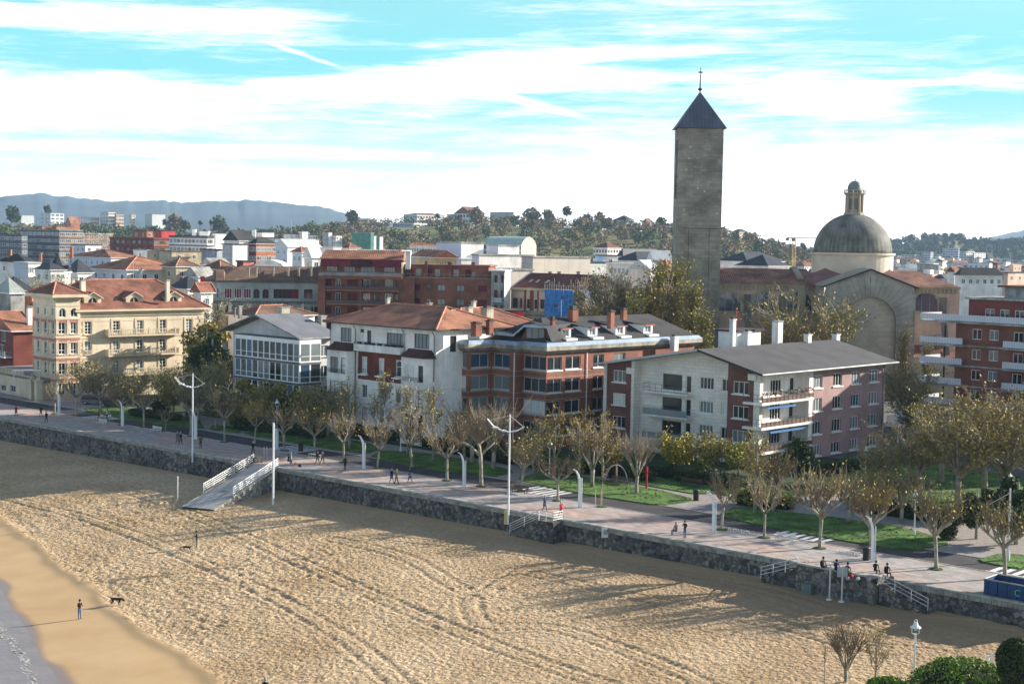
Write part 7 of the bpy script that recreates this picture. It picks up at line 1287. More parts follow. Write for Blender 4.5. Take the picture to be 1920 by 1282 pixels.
# small dense housing on the plain: countless roofs that read as one mass
def sprawl(name, x0, x1, y0, y1, Ya, Yb, n, seed):
    rg = random.Random(seed); b = MB(); mats = [wrender, tileo, tiler, bluew_shade, felt, pinkr, cream, slate]
    for _ in range(n):
        Y = Ya * (Yb / Ya) ** rg.random(); x = rg.uniform(x0, x1); t = (Y - Ya) / (Yb - Ya); z = 0 if y1 is None else 0; p = AT(x, 470, Y); s = rg.uniform(7, 20); d = rg.uniform(7, 12); h = rg.choice([6, 7, 9, 9, 12, 13]); a = R_(rg.choice([45, 20, 45, 10, 60])); ca, sa = math.cos(a), math.sin(a); T = lambda X, Y_, Z: (p.x + X * ca - Y_ * sa, Y + X * sa + Y_ * ca, Z)
        b.m = rg.choice([0, 0, 0, 0, 3, 5, 6]); b.box(-s / 2, -d / 2, 0, s / 2, d / 2, h, T=T); b.m = rg.choice([1, 1, 2, 4, 7, 0])
        if b.m == 0: b.m = 0; b.box(-s / 4, -d / 4, h, s / 5, d / 5, h + 2.5, T=T); continue
        r = rg.uniform(1.5, 3); q = [T(-s / 2 - .4, -d / 2 - .4, h), T(s / 2 + .4, -d / 2 - .4, h), T(s / 2 + .4, d / 2 + .4, h), T(-s / 2 - .4, d / 2 + .4, h)]; u, v = T(-s / 4, 0, h + r), T(s / 4, 0, h + r); b.face([q[0], q[1], v, u]); b.face([q[1], q[2], v]); b.face([q[2], q[3], u, v]); b.face([q[3], q[0], u])
        b.m = 4
        for k in range(int(s / 3)): X = -s / 2 + 1.5 + k * 3; [b.box(X - .5, -d / 2 - .03, zz, X + .5, -d / 2, zz + 1.4, T=T) for zz in range(2, int(h) - 1, 3)]
        for k in range(int(d / 3)): Yq = -d / 2 + 1.5 + k * 3; [b.box(s / 2, Yq - .5, zz, s / 2 + .03, Yq + .5, zz + 1.4, T=T) for zz in range(2, int(h) - 1, 3)]
    tag(b.build(name, mats), kind='stuff')
sprawl('town_roofs', -30, 1300, 0, 0, 430, 1050, 560, 4); sprawl('far_town_roofs', 1330, 1960, 0, 0, 560, 2300, 330, 9); sprawl('distant_suburb', 0, 700, 0, 0, 1700, 3200, 300, 6)
# tower crane
c = AT(1488, 498, 800); b = MB(); hc = AT(1488, 446, 800).z
for sx_ in (-.7, .7):
    for sy_ in (-.7, .7): b.tube([(c.x + sx_, c.y + sy_, 0), (c.x + sx_, c.y + sy_, hc)], .12, 4)
for i in range(int(hc / 1.6)): z = i * 1.6; s_ = 1 if i % 2 else -1; b.tube([(c.x - .7 * s_, c.y - .7, z), (c.x + .7 * s_, c.y - .7, z + 1.6)], .08, 4); b.tube([(c.x + .7, c.y - .7 * s_, z), (c.x + .7, c.y + .7 * s_, z + 1.6)], .08, 4)
root = tag(b.build('tower_crane', M('crane_yellow', (.5, .35, .1), .6)), 'yellow tower crane beside the dome', 'crane'); b = MB(); b.tube([(c.x - 4, c.y, hc), (c.x + 14, c.y, hc)], .22, 4); b.tube([(c.x - 4, c.y, hc), (c.x, c.y, hc + 1.8), (c.x + 13, c.y, hc + .2)], .08, 4); b.box(c.x - 4.6, c.y - .8, hc - 1.6, c.x - 3, c.y + .8, hc - .2); b.box(c.x - 1.5, c.y - 1, hc - 1.8, c.x + .2, c.y + .3, hc - .2); b.build('jib', M('crane_dark', (.2, .17, .12), .6), root)
# tall aerial mast
c = AT(546, 444, 640); b = MB(); b.tube([(c.x, c.y, 10), (c.x, c.y, c.z + 7)], .12, 5); b.tube([(c.x - .6, c.y, c.z + 5), (c.x + .6, c.y, c.z + 5)], .07, 4); tag(b.build('aerial_mast', grey), 'tallest thin aerial mast on the white skyline left of centre', 'aerial')
# ---------------------------------------------------------------- hills and far woods
def hill(name, prof, Yc, Yf, Yb, mat, z0=-.5, nx=140, seed=1, amp=3., plateau=0):
    xs = [p[0] for p in prof]; rows = []
    X = np.linspace(xs[0], xs[-1], nx); Zc = np.interp(X, xs, [p[1] for p in prof]); r = np.random.RandomState(seed)
    jag = np.convolve(r.randn(nx + 8), np.ones(3) / 3, 'same')[4:-4] * amp
    ts = [0, .12, .3, .5, .7, .85, .95, 1.]; V = []; 
    for t in ts: Y = Yf + (Yc - Yf) * t; k = (math.sin(math.pi * (t - .5)) + 1) / 2; V.append([(AT(x, 600, Y).x, Y + 12 * math.sin(i * .7 + t * 5) * (0 < t < 1), z0 + (zc + j * t - z0) * k + (2.5 * math.sin(i * .35 + t * 9) * k * (1 - k) * amp)) for i, (x, zc, j) in enumerate(zip(X, Zc, jag))])
    V.append([(AT(x, 600, Yc + plateau + 1).x, Yc + plateau + 1, zc) for x, zc in zip(X, Zc)]); V.append([(AT(x, 600, Yb).x, Yb, z0) for x in X])
    b = MB(); n = len(X); b.v = [p for row in V for p in row]; b.f = [(a * n + i, a * n + i + 1, (a + 1) * n + i + 1, (a + 1) * n + i) for a in range(len(V) - 1) for i in range(n - 1)]; b.mi = [0] * len(b.f)
    return tag(b.build(name, mat, uv=False, smooth=True), kind='structure')
hillm = M('hill_scrub', (.08, .13, .045), .95, 'leaf', col2=(.14, .13, .07), sc=.012); farm = M('far_hill_forest', (.04, .075, .09), .95, a=.3, sc=.004)
yh = lambda x: 450 + .017 * (x - 960)
hz = lambda x, y, Y: (x, 28 + (yh(x) - y) * Y / F_)
BP = [(-150, 22), (0, 24), (200, 24), (400, 20), (500, 22), (560, 27), (640, 33), (735, 39), (900, 42), (1060, 41), (1200, 39), (1300, 37), (1400, 31), (1450, 22), (1520, 15), (1620, 6), (1750, 0)]
hill('hill', BP, 1500, 930, 2600, hillm, seed=2, amp=.9, plateau=500)
hill('far_hills', [hz(x, y, 7000) for x, y in [(-150, 378), (0, 370), (60, 364), (130, 371), (200, 379), (300, 377), (330, 381), (420, 378), (490, 377), (540, 384), (600, 388), (660, 405), (760, 430), (900, 446)]], 7000, 4000, 9000, farm, seed=3, amp=6, nx=220)
hill('far_hills', [hz(x, y, 3200) for x, y in [(1560, 475), (1640, 462), (1680, 459), (1705, 452), (1740, 447), (1790, 448), (1815, 456), (1850, 459), (1890, 459), (1930, 455), (2100, 450)]], 3200, 2500, 5000, M('right_hill_scrub', (.06, .085, .045), .95, 'leaf', col2=(.12, .12, .06), sc=.008), seed=4, amp=2.5, nx=160)
hill('far_mountain', [hz(x, y, 9500) for x, y in [(1760, 460), (1830, 449), (1880, 439), (1925, 430), (2100, 400), (2300, 380)]], 9500, 6500, 12000, farm, seed=5, amp=5)
def hillz(x, Y):   # height of the main hill
    xs = [p[0] for p in BP]; zc = float(np.interp(x, xs, [p[1] for p in BP])); t = (Y - 930) / 570
    return zc if t >= 1 else (-.5 + (zc + .5) * (math.sin(math.pi * (max(0, t) - .5)) + 1) / 2)
def leafcloud(n, c, rad, size, r, shell=.55, flat=.5):
    u = r.randn(n, 3); u /= np.linalg.norm(u, axis=1)[:, None]; rr = (shell + (1 - shell) * r.rand(n)) ** 1; p = np.array(c) + u * np.array(rad) * rr[:, None]
    a = r.randn(n, 3); a /= np.linalg.norm(a, axis=1)[:, None]; b_ = np.cross(a, r.randn(n, 3)); b_ /= np.linalg.norm(b_, axis=1)[:, None]; s = size * (.6 + .8 * r.rand(n))[:, None]
    return np.stack([p + a * s, p + b_ * s * .9, p - a * s * .8, p - b_ * s * .7], 1)
def quads_mesh(name, Q, mat):
    Q = np.concatenate(Q) if isinstance(Q, list) else Q; n = len(Q); me = bpy.data.meshes.new(name); me.vertices.add(n * 4); me.vertices.foreach_set('co', Q.reshape(-1).astype(np.float32)); me.loops.add(n * 4); me.loops.foreach_set('vertex_index', np.arange(n * 4, dtype=np.int32))
    me.polygons.add(n); me.polygons.foreach_set('loop_start', np.arange(0, n * 4, 4, dtype=np.int32)); me.polygons.foreach_set('loop_total', np.full(n, 4, np.int32)); me.materials.append(mat); me.update(); me.validate(); return me
def wood_(name, n, xr, Yr, mat, seed, hs=(7, 12), zf=None, dens=70, size=.9, skip=()):
    r = np.random.RandomState(seed); Q = []
    for _ in range(n):
        Y = Yr[0] + (Yr[1] - Yr[0]) * r.rand() ** .8; x = xr[0] + (xr[1] - xr[0]) * r.rand()
        if any(a < x < c and Yc - 130 < Y < Yc + 10 for a, c, Yc in skip): continue
        p = AT(x, 500, Y); z = (zf or hillz)(x, Y); h = hs[0] + (hs[1] - hs[0]) * r.rand(); w_ = h * (.32 + .2 * r.rand())
        Q.append(leafcloud(dens, (p.x, Y, z + h * .6), (w_, w_, h * .42), size * h / 10, r)); Q.append(leafcloud(dens // 3, (p.x + r.randn() * w_ * .5, Y, z + h * .35), (w_ * .9, w_ * .9, h * .3), size * h / 10, r))
    o = bpy.data.objects.new(name, quads_mesh(name, Q, mat)); COL.objects.link(o); return tag(o, kind='stuff')
fb = M('far_bare_trees', (.17, .14, .095), .95, 'leaf', col2=(.24, .19, .13), sc=.05); fg = M('far_pines', (.045, .075, .04), .95, 'leaf', col2=(.08, .11, .05), sc=.05); fo = M('far_olive_trees', (.10, .11, .035), .95, 'leaf', col2=(.16, .13, .05), sc=.05)
sk = [(735, 835, 1440), (850, 910, 1480)]
wood_('bare_woodland', 620, (300, 1560), (960, 1530), fb, 1, skip=sk); wood_('bare_woodland', 260, (-20, 700), (1120, 1600), fb, 5); wood_('pine_woodland', 230, (-20, 640), (1200, 1560), fg, 2, (9, 15)); wood_('pine_woodland', 260, (700, 1560), (980, 1530), fg, 3, skip=sk); wood_('mixed_woodland', 300, (600, 1560), (960, 1520), fo, 4, (5, 9), skip=sk)
wood_('woodland_on_far_ridge', 420, (1600, 2000), (2600, 3180), fg, 7, (10, 18), zf=lambda x, Y: max(0, float(np.interp(x, [1560, 1640, 1680, 1705, 1740, 1790, 1815, 1850, 1930], [4, 28, 30, 38, 45, 45, 36, 33, 39])) * (math.sin(math.pi * (min(1, (Y - 2500) / 700) - .5)) + 1) / 2), size=1.2)
wood_('street_trees_of_the_town', 130, (-20, 1300), (420, 950), fb, 8, (6, 10), zf=lambda x, Y: 0., dens=60); wood_('street_trees_of_the_town', 90, (1330, 1950), (700, 2300), fo, 9, (7, 13), zf=lambda x, Y: 0.)
# trees on the sky line that can be told apart
rg = np.random.RandomState(12)
for x, y, w_, kind, lb in [(660, 392, 13, 0, 'dark rounded pine on the skyline at the left end of the wooded hill'), (1062, 386, 9, 0, 'tall dark eucalyptus standing alone on the hill crest'), (892, 387, 16, 1, 'bare round tree on the crest right above the chalet'), (997, 390, 18, 1, 'broad bare tree on the crest right of the hill top hall'), (1028, 392, 12, 1, 'bare domed tree just left of the tall eucalyptus'), (1100, 399, 14, 1, 'low bare tree just right of the tall eucalyptus'), (1124, 397, 11, 1, 'round reddish bare tree between the eucalyptus and the bell tower'), (1142, 408, 6, 0, 'small dark round tree between bare tree and dark roofed villa'), (1240, 407, 11, 0, 'dark spreading pine next to the bell tower'), (820, 400, 4, 0, 'pair of thin dark conifers behind the institutional building'),
                           (325, 400, 22, 1, 'large reddish bare tree rising over the park'), (347, 412, 9, 0, 'dark green oval tree right of the large reddish bare tree'), (409, 403, 17, 2, 'broad blue green tree against the far hills'), (375, 414, 3.5, 0, 'small dark cypress beside green field'), (395, 414, 3, 0, 'thin dark cypress right of the small one'), (88, 384, 7, 2, 'dark round tree behind the white tower block at far left'), (22, 385, 15, 2, 'wide dark tree at far left below the hills'), (1733, 436, 7, 2, 'tall round tree alone on the right hand ridge'), (1505, 455, 6, 0, 'pine tree beside the dome on the ridge')]:
    Y = 3150 if x > 1600 else 1480; top = AT(x, y, Y); zb_ = hillz(x, 1480) if x < 1600 else 34; ww = w_ * Y / F_; h = top.z - zb_; root = empty('skyline_tree', (top.x, Y, zb_), 0, lb, 'tree', 'trees on the skyline'); zc = min(ww * .9, h * .45)
    m = quads_mesh('crown', [leafcloud(260, (0, 0, h - zc), (ww * .9, ww * .9, zc), ww * .16 + .4, rg, .3), leafcloud(90, (ww * .3, 0, h - zc * 1.7), (ww, ww, zc * .7), ww * .16 + .4, rg)], (fg, fb, fg)[kind]); inst('crown', m, root, (0, 0, 0)); b = MB(); b.tube([(0, 0, -1), (0, 0, h - zc)], [.5, .3], 5); b.build('trunk', M('bark', (.18, .15, .12), .9, a=.2), root)
# ---------------------------------------------------------------- trees of the promenade and gardens
bark = M('plane_bark', (.30, .275, .22), .9, a=.3, sc=4); twig = M('pale_twigs', (.22, .175, .12), .9, a=.25); twigd = M('brown_twigs', (.23, .20, .15), .9, a=.25)
LY = M('yellow_brown_leaves', (.37, .31, .08), .8, 'leaf', col2=(.22, .18, .06), sc=1.5); LO = M('olive_leaves', (.17, .17, .05), .8, 'leaf', col2=(.28, .25, .09), sc=1.5); LG = M('dark_evergreen_leaves', (.025, .05, .018), .8, 'leaf', col2=(.05, .08, .025), sc=1.5); LV = M('willow_yellow_leaves', (.30, .28, .055), .8, 'leaf', col2=(.2, .2, .04), sc=1.5); LB = M('bright_green_leaves', (.11, .2, .02), .8, 'leaf', col2=(.19, .29, .04), sc=1.5)
def prot(seed, kind, leaf, nleaf, tw=None):
    r = random.Random(seed); nr = np.random.RandomState(seed); t = MB(); s = MB(); ends = []; H = 1.
    V = Vector
    def shoot(p, d, L, r0, n=4, side=2):
        q = V(p); pts = [q.copy()]; dd = d.normalized()
        for i in range(n):
            dd = (dd + V((r.gauss(0, .12), r.gauss(0, .12), .1 + r.gauss(0, .08)))).normalized(); q = q + dd * L / n; pts.append(q.copy())
            if i >= 1: ends.append(tuple(q))
        s.tube(pts, [r0 * (1 - .75 * i / n) for i in range(n + 1)], 3, cap=False)
        for _ in range(side):
            k = r.randrange(1, n); d2 = (dd + V((r.gauss(0, .55), r.gauss(0, .55), r.gauss(.1, .3)))).normalized(); e = pts[k] + d2 * L * r.uniform(.25, .5); mid = (pts[k] + e) / 2 + V((0, 0, .04)); s.tube([pts[k], mid, e], [r0 * .55, r0 * .4, r0 * .2], 3, cap=False); ends.append(tuple(e)); ends.append(tuple(mid))
    if kind == 'pollard':     # 6 m tall
        th = r.uniform(2.0, 2.5); lean = V((r.gauss(0, .12), r.gauss(0, .12), 0)); top = V((0, 0, th)) + lean; t.tube([(0, 0, -.1), (0, 0, .3), V((0, 0, th * .5)) + lean * .3, top], [.2, .14, .12, .14], 8)
        nl = r.randint(4, 6)
        for i in range(nl):
            a = 6.283 * i / nl + r.gauss(0, .25); L = r.uniform(.8, 1.35); e = top + V((math.cos(a) * L, math.sin(a) * L, r.uniform(.5, 1.1))); m = top + (e - top) * .5 + V((0, 0, r.uniform(-.12, .18))); t.tube([top - V((0, 0, .15)), m, e, e + V((0, 0, .12))], [.13, .085, .10, .06], 6)
            for k in range(r.randint(12, 17)): d = (e - top).normalized() * .8 + V((r.gauss(0, .55), r.gauss(0, .55), r.uniform(.3, 1.4))); shoot(e if r.random() < .7 else m, d, r.uniform(1.3, 3.0), .042, 4, 2)
    elif kind == 'tall':      # 9 m upright
        t.tube([(0, 0, -.1), (0, 0, 1.5), (.1, 0, 3), (.1, .1, 5.5), (0, .1, 7.4)], [.2, .15, .13, .08, .03], 7)
        for k in range(15):
            z = r.uniform(1.9, 6.6); a = r.uniform(0, 6.3); L = r.uniform(1.6, 3.2) * (1.15 - z / 9); e = V((math.cos(a) * L * .55, math.sin(a) * L * .55, z + L)); t.tube([V((.05, .05, z)), V((math.cos(a) * L * .3, math.sin(a) * L * .3, z + L * .35)), e], [.06, .045, .02], 5)
            for _ in range(6): shoot(V((math.cos(a) * L * .35, math.sin(a) * L * .35, z + L * r.uniform(.3, .9))), V((math.cos(a) * .5 + r.gauss(0, .5), math.sin(a) * .5 + r.gauss(0, .5), r.uniform(.5, 1.3))), r.uniform(.9, 1.9), .026, 3, 2)
    elif kind == 'bare':      # 8 m spreading
        t.tube([(0, 0, -.1), (0, 0, .9), (.05, 0, 1.9)], [.26, .2, .22], 8)
        for i in range(8):
            a = 6.283 * i / 8 + r.gauss(0, .2); L = r.uniform(2.0, 3.4); o_ = r.uniform(.35, .8); p1 = V((math.cos(a) * L * .35 * o_, math.sin(a) * L * .35 * o_, 2.0 + L * .35)); p2 = V((math.cos(a) * L * .75 * o_, math.sin(a) * L * .75 * o_, 2.0 + L * .85)); t.tube([V((0, 0, 1.7)), p1, p2], [.14, .1, .07], 6)
            for _ in range(15): k = r.random(); b0 = p1.lerp(p2, k); shoot(b0, V((math.cos(a) * o_ + r.gauss(0, .5), math.sin(a) * o_ + r.gauss(0, .5), r.uniform(.6, 1.6))), r.uniform(1.5, 3.4), .045, 4, 2)
    elif kind == 'big':       # 14 m broad
        t.tube([(0, 0, -.1), (0, 0, 2), (.2, 0, 4.2)], [.42, .32, .28], 8)
        for i in range(12):
            a = 6.283 * i / 12 + r.gauss(0, .25); L = r.uniform(3.6, 6.4); o_ = r.uniform(.5, 1.15); z = r.uniform(2.8, 4.2); p1 = V((math.cos(a) * L * .4 * o_, math.sin(a) * L * .4 * o_, z + L * .35)); p2 = V((math.cos(a) * L * .85 * o_, math.sin(a) * L * .85 * o_, z + L * .9)); t.tube([V((.1, 0, z)), p1, p2], [.17, .11, .05], 6)
            for _ in range(22): b0 = (V((.1, 0, z)).lerp(p1, r.uniform(.5, 1)) if r.random() < .3 else p1.lerp(p2, r.random())); shoot(b0, V((math.cos(a) * o_ + r.gauss(0, .8), math.sin(a) * o_ + r.gauss(0, .8), r.uniform(-.2, 1.2))), r.uniform(1.6, 3.6), .045, 4, 3)
    elif kind == 'poplar':    # 15 m fastigiate
        t.tube([(0, 0, -.1), (0, 0, 5), (0, .1, 10), (0, 0, 13)], [.3, .22, .12, .04], 7)
        for k in range(105):
            z = r.uniform(1.8, 11.5); a = r.uniform(0, 6.3); sp = r.uniform(.12, .32) * (1.3 - z / 14); shoot(V((0, 0, z)), V((math.cos(a) * sp * 2.2, math.sin(a) * sp * 2.2, 1)), r.uniform(2.2, 4.2), .075, 5, 4)
    elif kind == 'young':
        t.tube([(0, 0, -.1), (0, 0, 1.5), (.03, 0, 3.2), (0, 0, 4.6)], [.045, .04, .03, .012], 5)
        for _ in range(12): z = r.uniform(2.6, 4.2); a = r.uniform(0, 6.3); shoot(V((0, 0, z)), V((math.cos(a) * .4, math.sin(a) * .4, 1)), r.uniform(.6, 1.2), .018, 3, 1)
    elif kind == 'shrub':     # 3.4 m willowy
        t.tube([(0, 0, -.1), (0, 0, 1.2)], [.12, .1], 6)
        for _ in range(50): a = r.uniform(0, 6.3); shoot(V((0, 0, 1.0)), V((math.cos(a) * .8, math.sin(a) * .8, r.uniform(.3, 1.6))), r.uniform(1.2, 2.6), .025, 4, 2)
    elif kind == 'evergreen':
        t.tube([(0, 0, -.1), (0, 0, 3.5), (0, 0, 6)], [.2, .16, .08], 6); s.tube([(0, 0, 2), (.2, .1, 5)], [.05, .02], 3)
        for _ in range(26): a = r.uniform(0, 6.3); z = r.uniform(1, 6.5); q = r.uniform(.6, 1.9) * (1.2 - abs(z - 3.4) / 5); ends.append((math.cos(a) * q, math.sin(a) * q, z))
    E_ = np.array(ends); Q = []
    if nleaf:
        if kind == 'evergreen': Q = [leafcloud(nleaf // 26, e, (.85, .85, .75), .16, nr, .4) for e in E_]
        else:
            pick_ = E_[nr.randint(0, len(E_), nleaf)] + nr.randn(nleaf, 3) * (.14 if kind != 'shrub' else .22); a = nr.randn(nleaf, 3); a /= np.linalg.norm(a, axis=1)[:, None]; b_ = np.cross(a, nr.randn(nleaf, 3)); b_ /= np.linalg.norm(b_, axis=1)[:, None]; sz = (.07 + .06 * nr.rand(nleaf))[:, None] * (1.35 if kind in ('big', 'poplar') else 1.); Q = [np.stack([pick_ + a * sz, pick_ + b_ * sz * .8, pick_ - a * sz, pick_ - b_ * sz * .8], 1)]
    hgt = max(v[2] for v in s.v) if s.v else 6.
    if kind == 'evergreen': hgt = 7.2
    return dict(h=hgt, trunk=t.mesh('trunk', bark, smooth=True, uv=False), crown=s.mesh('branches', tw or twig, uv=False), leaves=quads_mesh('leaves', Q, leaf) if Q else None)
PR = {'p0': prot(1, 'pollard', LY, 90), 'p1': prot(2, 'pollard', LY, 190), 'p2': prot(3, 'pollard', LO, 300), 'p3': prot(4, 'pollard', LY, 30), 'p4': prot(5, 'pollard', LY, 330), 'p5': prot(6, 'pollard', LY, 1100), 't0': prot(7, 'tall', LY, 420), 't1': prot(8, 'tall', LY, 650), 'b0': prot(9, 'bare', LY, 0), 'b1': prot(10, 'bare', LY, 350), 'g0': prot(11, 'big', LY, 2200), 'g1': prot(12, 'big', LO, 2600, twigd), 'l0': prot(13, 'poplar', LO, 500, twigd), 'l1': prot(14, 'poplar', LV, 2600, twigd), 'l2': prot(22, 'poplar', LO, 1300), 'y0': prot(15, 'young', LY, 25), 's0': prot(16, 'shrub', LV, 3600), 's1': prot(17, 'shrub', LO, 1800, twigd), 'e0': prot(18, 'evergreen', LG, 5200), 'e1': prot(19, 'evergreen', LO, 4600), 'g2': prot(20, 'big', LG, 4200, twigd)}
tr_ = random.Random(9)
def tree(k, px, py, ptop, label, group, name='tree', z=0., pit=False, wide=1., Y=None):
    p = G(px, py, z) if Y is None else Vector((AT(px, py, Y).x, Y, 0)); P = PR[k]; h = AT(px, ptop, p.y).z - z; s = h / P['h']; root = empty(name, (p.x, p.y, z), tr_.uniform(0, 6.28), label, 'tree', group); wide *= tr_.uniform(.88, 1.12); root.scale = (s * wide, s * wide, s)
    inst('trunk', P['trunk'], root, (0, 0, 0)); c = inst('crown', P['crown'], root, (0, 0, 0))
    if P['leaves']: inst('leaves', P['leaves'], c, (0, 0, 0))
    if pit:
        b = MB(); b.lathe([(.62, .03), (.6, .1), (.3, .14)], (p.x, p.y, 0), 9); tag(b.build('tree_pit_turf', M('tree_pit_turf', (.07, .10, .03), .95, a=.3)), kind='stuff')
    return root
nth = ['leftmost', 'second', 'third', 'fourth', 'fifth', 'sixth', 'seventh', 'eighth', 'ninth', 'tenth', 'eleventh', 'twelfth', 'thirteenth', 'fourteenth', 'fifteenth', 'sixteenth', 'seventeenth', 'rightmost']
row = [('p1', 103, 776, 712), ('p1', 143, 779, 683), ('p2', 190, 787, 672), ('p2', 228, 797, 695), ('p1', 270, 801, 705), ('p3', 310, 808, 760), ('p2', 358, 818, 690), ('p1', 421, 829, 712), ('p5', 478, 833, 737), ('p3', 533, 845, 752), ('p1', 590, 853, 755), ('p1', 644, 867, 765), ('p0', 708, 878, 775), ('p0', 772, 877, 755), ('p0', 838, 901, 775), ('p3', 902, 912, 745), ('p4', 977, 921, 805), ('p3', 1046, 939, 842), ('p3', 1353, 993, 868), ('p1', 1433, 1008, 880), ('p4', 1537, 1028, 862), ('p4', 1632, 1046, 880), ('p4', 1755, 1067, 890), ('p4', 1884, 1084, 925)]
near = ['beside the leftmost curved white lamp', 'left of the cyclists', 'right behind the cyclists', 'beside the second curved lamp', 'in front of the cream mansion balcony', 'the smallest one by the round bush', 'behind the tall mast lamp with anchor arms', 'by the left zebra crossing', 'with yellow crown behind the man in black', 'behind the black litter bin', 'just right of the beach ramp', 'behind the walking couple in black', 'right of the third curved lamp', 'with thick trunk before the white house', 'right of the walking man in front of the white house', 'with tall bare shoots before the brick apartments', 'right of the central mast lamp', 'behind the person in the red coat', 'small with forked trunk right of the curved lamp by the big lawn', 'behind the white bench', 'between bicycle racks right of the bench', 'behind the curved lamp and litter bin', 'on the right hand zebra crossing', 'behind the blue skip']
for i, (k, x, y, tp) in enumerate(row): tree(k, x, y, tp, 'pollarded plane tree ' + near[i], 'pollarded plane trees along the promenade', 'plane_tree', pit=True)
tree('y0', 1129, 950, 868, 'thin young tree tied between two wooden stakes on the promenade', 'pollarded plane trees along the promenade', 'young_tree', pit=True)
p = G(1129, 950); b = MB(); [b.tube([(p.x + d, p.y - .1, 0), (p.x + d, p.y - .1, 1.9)], .05, 5) for d in (-.75, -.15)]; tag(b.build('tree_stakes', M('stake_wood', (.35, .28, .18), .9)), 'pair of wooden stakes beside the thin young tree', 'stakes')
gd = [('b1', 1110, 914, 772, 'twiggy tree on the middle of the big lawn'), ('b0', 1193, 926, 792, 'large bare spreading tree on the right part of the big lawn'), ('t0', 655, 842, 700, 'tall sparse yellow tree at the left corner of the white house'), ('t1', 715, 846, 690, 'tall yellow speckled tree before the middle of the white house'), ('t0', 765, 852, 705, 'slim tall tree before the right half of the white house'), ('t0', 812, 862, 712, 'slim tall tree at the right corner of the white house'), ('b0', 885, 868, 745, 'bare many stemmed tree before the left wing of the brick apartments'), ('b0', 925, 880, 740, 'bare upright tree before the zigzag front of the brick apartments'), ('t1', 1040, 895, 752, 'tall golden leaved tree before the corner of the brick apartments'), ('t1', 1085, 898, 760, 'golden leaved tree left of the stone clad block'), ('t0', 1010, 885, 770, 'thin golden tree left of the white garden lamp'),
      ('t1', 1415, 962, 800, 'tall birch like tree before the corner balconies'), ('b1', 1450, 960, 830, 'sparse brown tree left of the dark shrub'), ('e0', 1492, 905, 805, 'dark evergreen shrub tree below the corner balconies'), ('s0', 1270, 892, 808, 'yellow leaved small tree before the white stone wall'), ('s1', 1330, 896, 812, 'pale yellow weeping shrub tree before the white stone wall'), ('s0', 1385, 898, 822, 'yellow shrub tree right of the pale weeping one'),
      ('e0', 398, 750, 612, 'dark evergreen tree between the mansion and the gallery house'), ('e1', 388, 742, 590, 'yellow green tree top right of the cream mansion'), ('g1', 425, 770, 655, 'brown bushy tree left of the gallery house'), ('e1', 462, 790, 700, 'olive bushy tree before the gallery house corner'), ('s1', 505, 800, 715, 'brown thicket tree before the gallery house'), ('e0', 545, 800, 722, 'dark dense tree before the right part of the gallery house'), ('e1', 515, 798, 708, 'olive green tree below the glazed galleries'), ('g2', 590, 812, 712, 'dark tree between gallery house and white house'), ('e0', 350, 780, 690, 'dark bushy tree before the right end of the cream mansion'), ('s1', 325, 785, 700, 'brown leaved tree right of the white garden lamp'), ('g1', 250, 762, 690, 'spreading olive tree before the balconies of the cream mansion'),
      ('g0', 1795, 955, 742, 'large golden leaved tree filling the garden on the right'), ('g0', 1880, 962, 715, 'large tree at the right edge before the balcony block'), ('g0', 1725, 935, 770, 'spreading bare tree left of the large golden tree'), ('g1', 1700, 820, 668, 'bare tree between the pink brick wall and the balcony block'), ('g2', 1725, 850, 735, 'dark tree behind the white van roof'), ('l2', 1690, 760, 600, 'bare upright tree before the blind arch'), ('l2', 1735, 770, 625, 'bare upright tree left of the white balconies'), ('b1', 1690, 980, 860, 'low brown tree behind the right lawn'), ('b1', 1590, 980, 870, 'brown bush tree behind the right lawn'), ('s1', 1640, 960, 880, 'dark brown shrub behind the right lawn'), ('e0', 1830, 1010, 900, 'dark shrub tree behind the rightmost plane trees'), ('e0', 1905, 1020, 880, 'dark evergreen at the right edge')]
gd += [('g0', 1845, 940, 705, 'tall golden tree between the big garden trees'), ('g0', 1765, 905, 728, 'golden tree in the middle of the right hand garden'), ('g0', 1925, 935, 700, 'golden tree cut by the right edge of the photo'), ('g1', 1650, 935, 815, 'thin olive tree behind the white lantern lamp on the right'), ('g2', 405, 805, 715, 'dark broad tree behind the left mast lamp'), ('g1', 372, 790, 672, 'tall olive tree before the right corner of the cream mansion'), ('e1', 440, 800, 722, 'yellow brown bushy tree behind the leftmost zebra crossing'), ('s1', 575, 818, 728, 'tangled dark thicket left of the white house'), ('g1', 615, 822, 712, 'brown bushy tree at the left corner of the white house'), ('g1', 165, 752, 665, 'yellow brown tree before the cream corner tower'), ('g1', 305, 762, 680, 'brown bushy tree under the right balconies of the mansion'), ('s1', 870, 862, 772, 'reddish brown shrub before the left wing of the brick apartments'), ('s1', 1000, 885, 805, 'dark brown shrub at the foot of the brick apartments'), ('s1', 1140, 893, 820, 'brown shrub between brick apartments and stone clad block'), ('t1', 1130, 905, 765, 'golden sparse tree at the left edge of the stone clad block')]
for k, x, y, tp, lb in gd: tree(k, x, y, tp, lb, 'garden trees in front of the buildings', 'garden_tree')
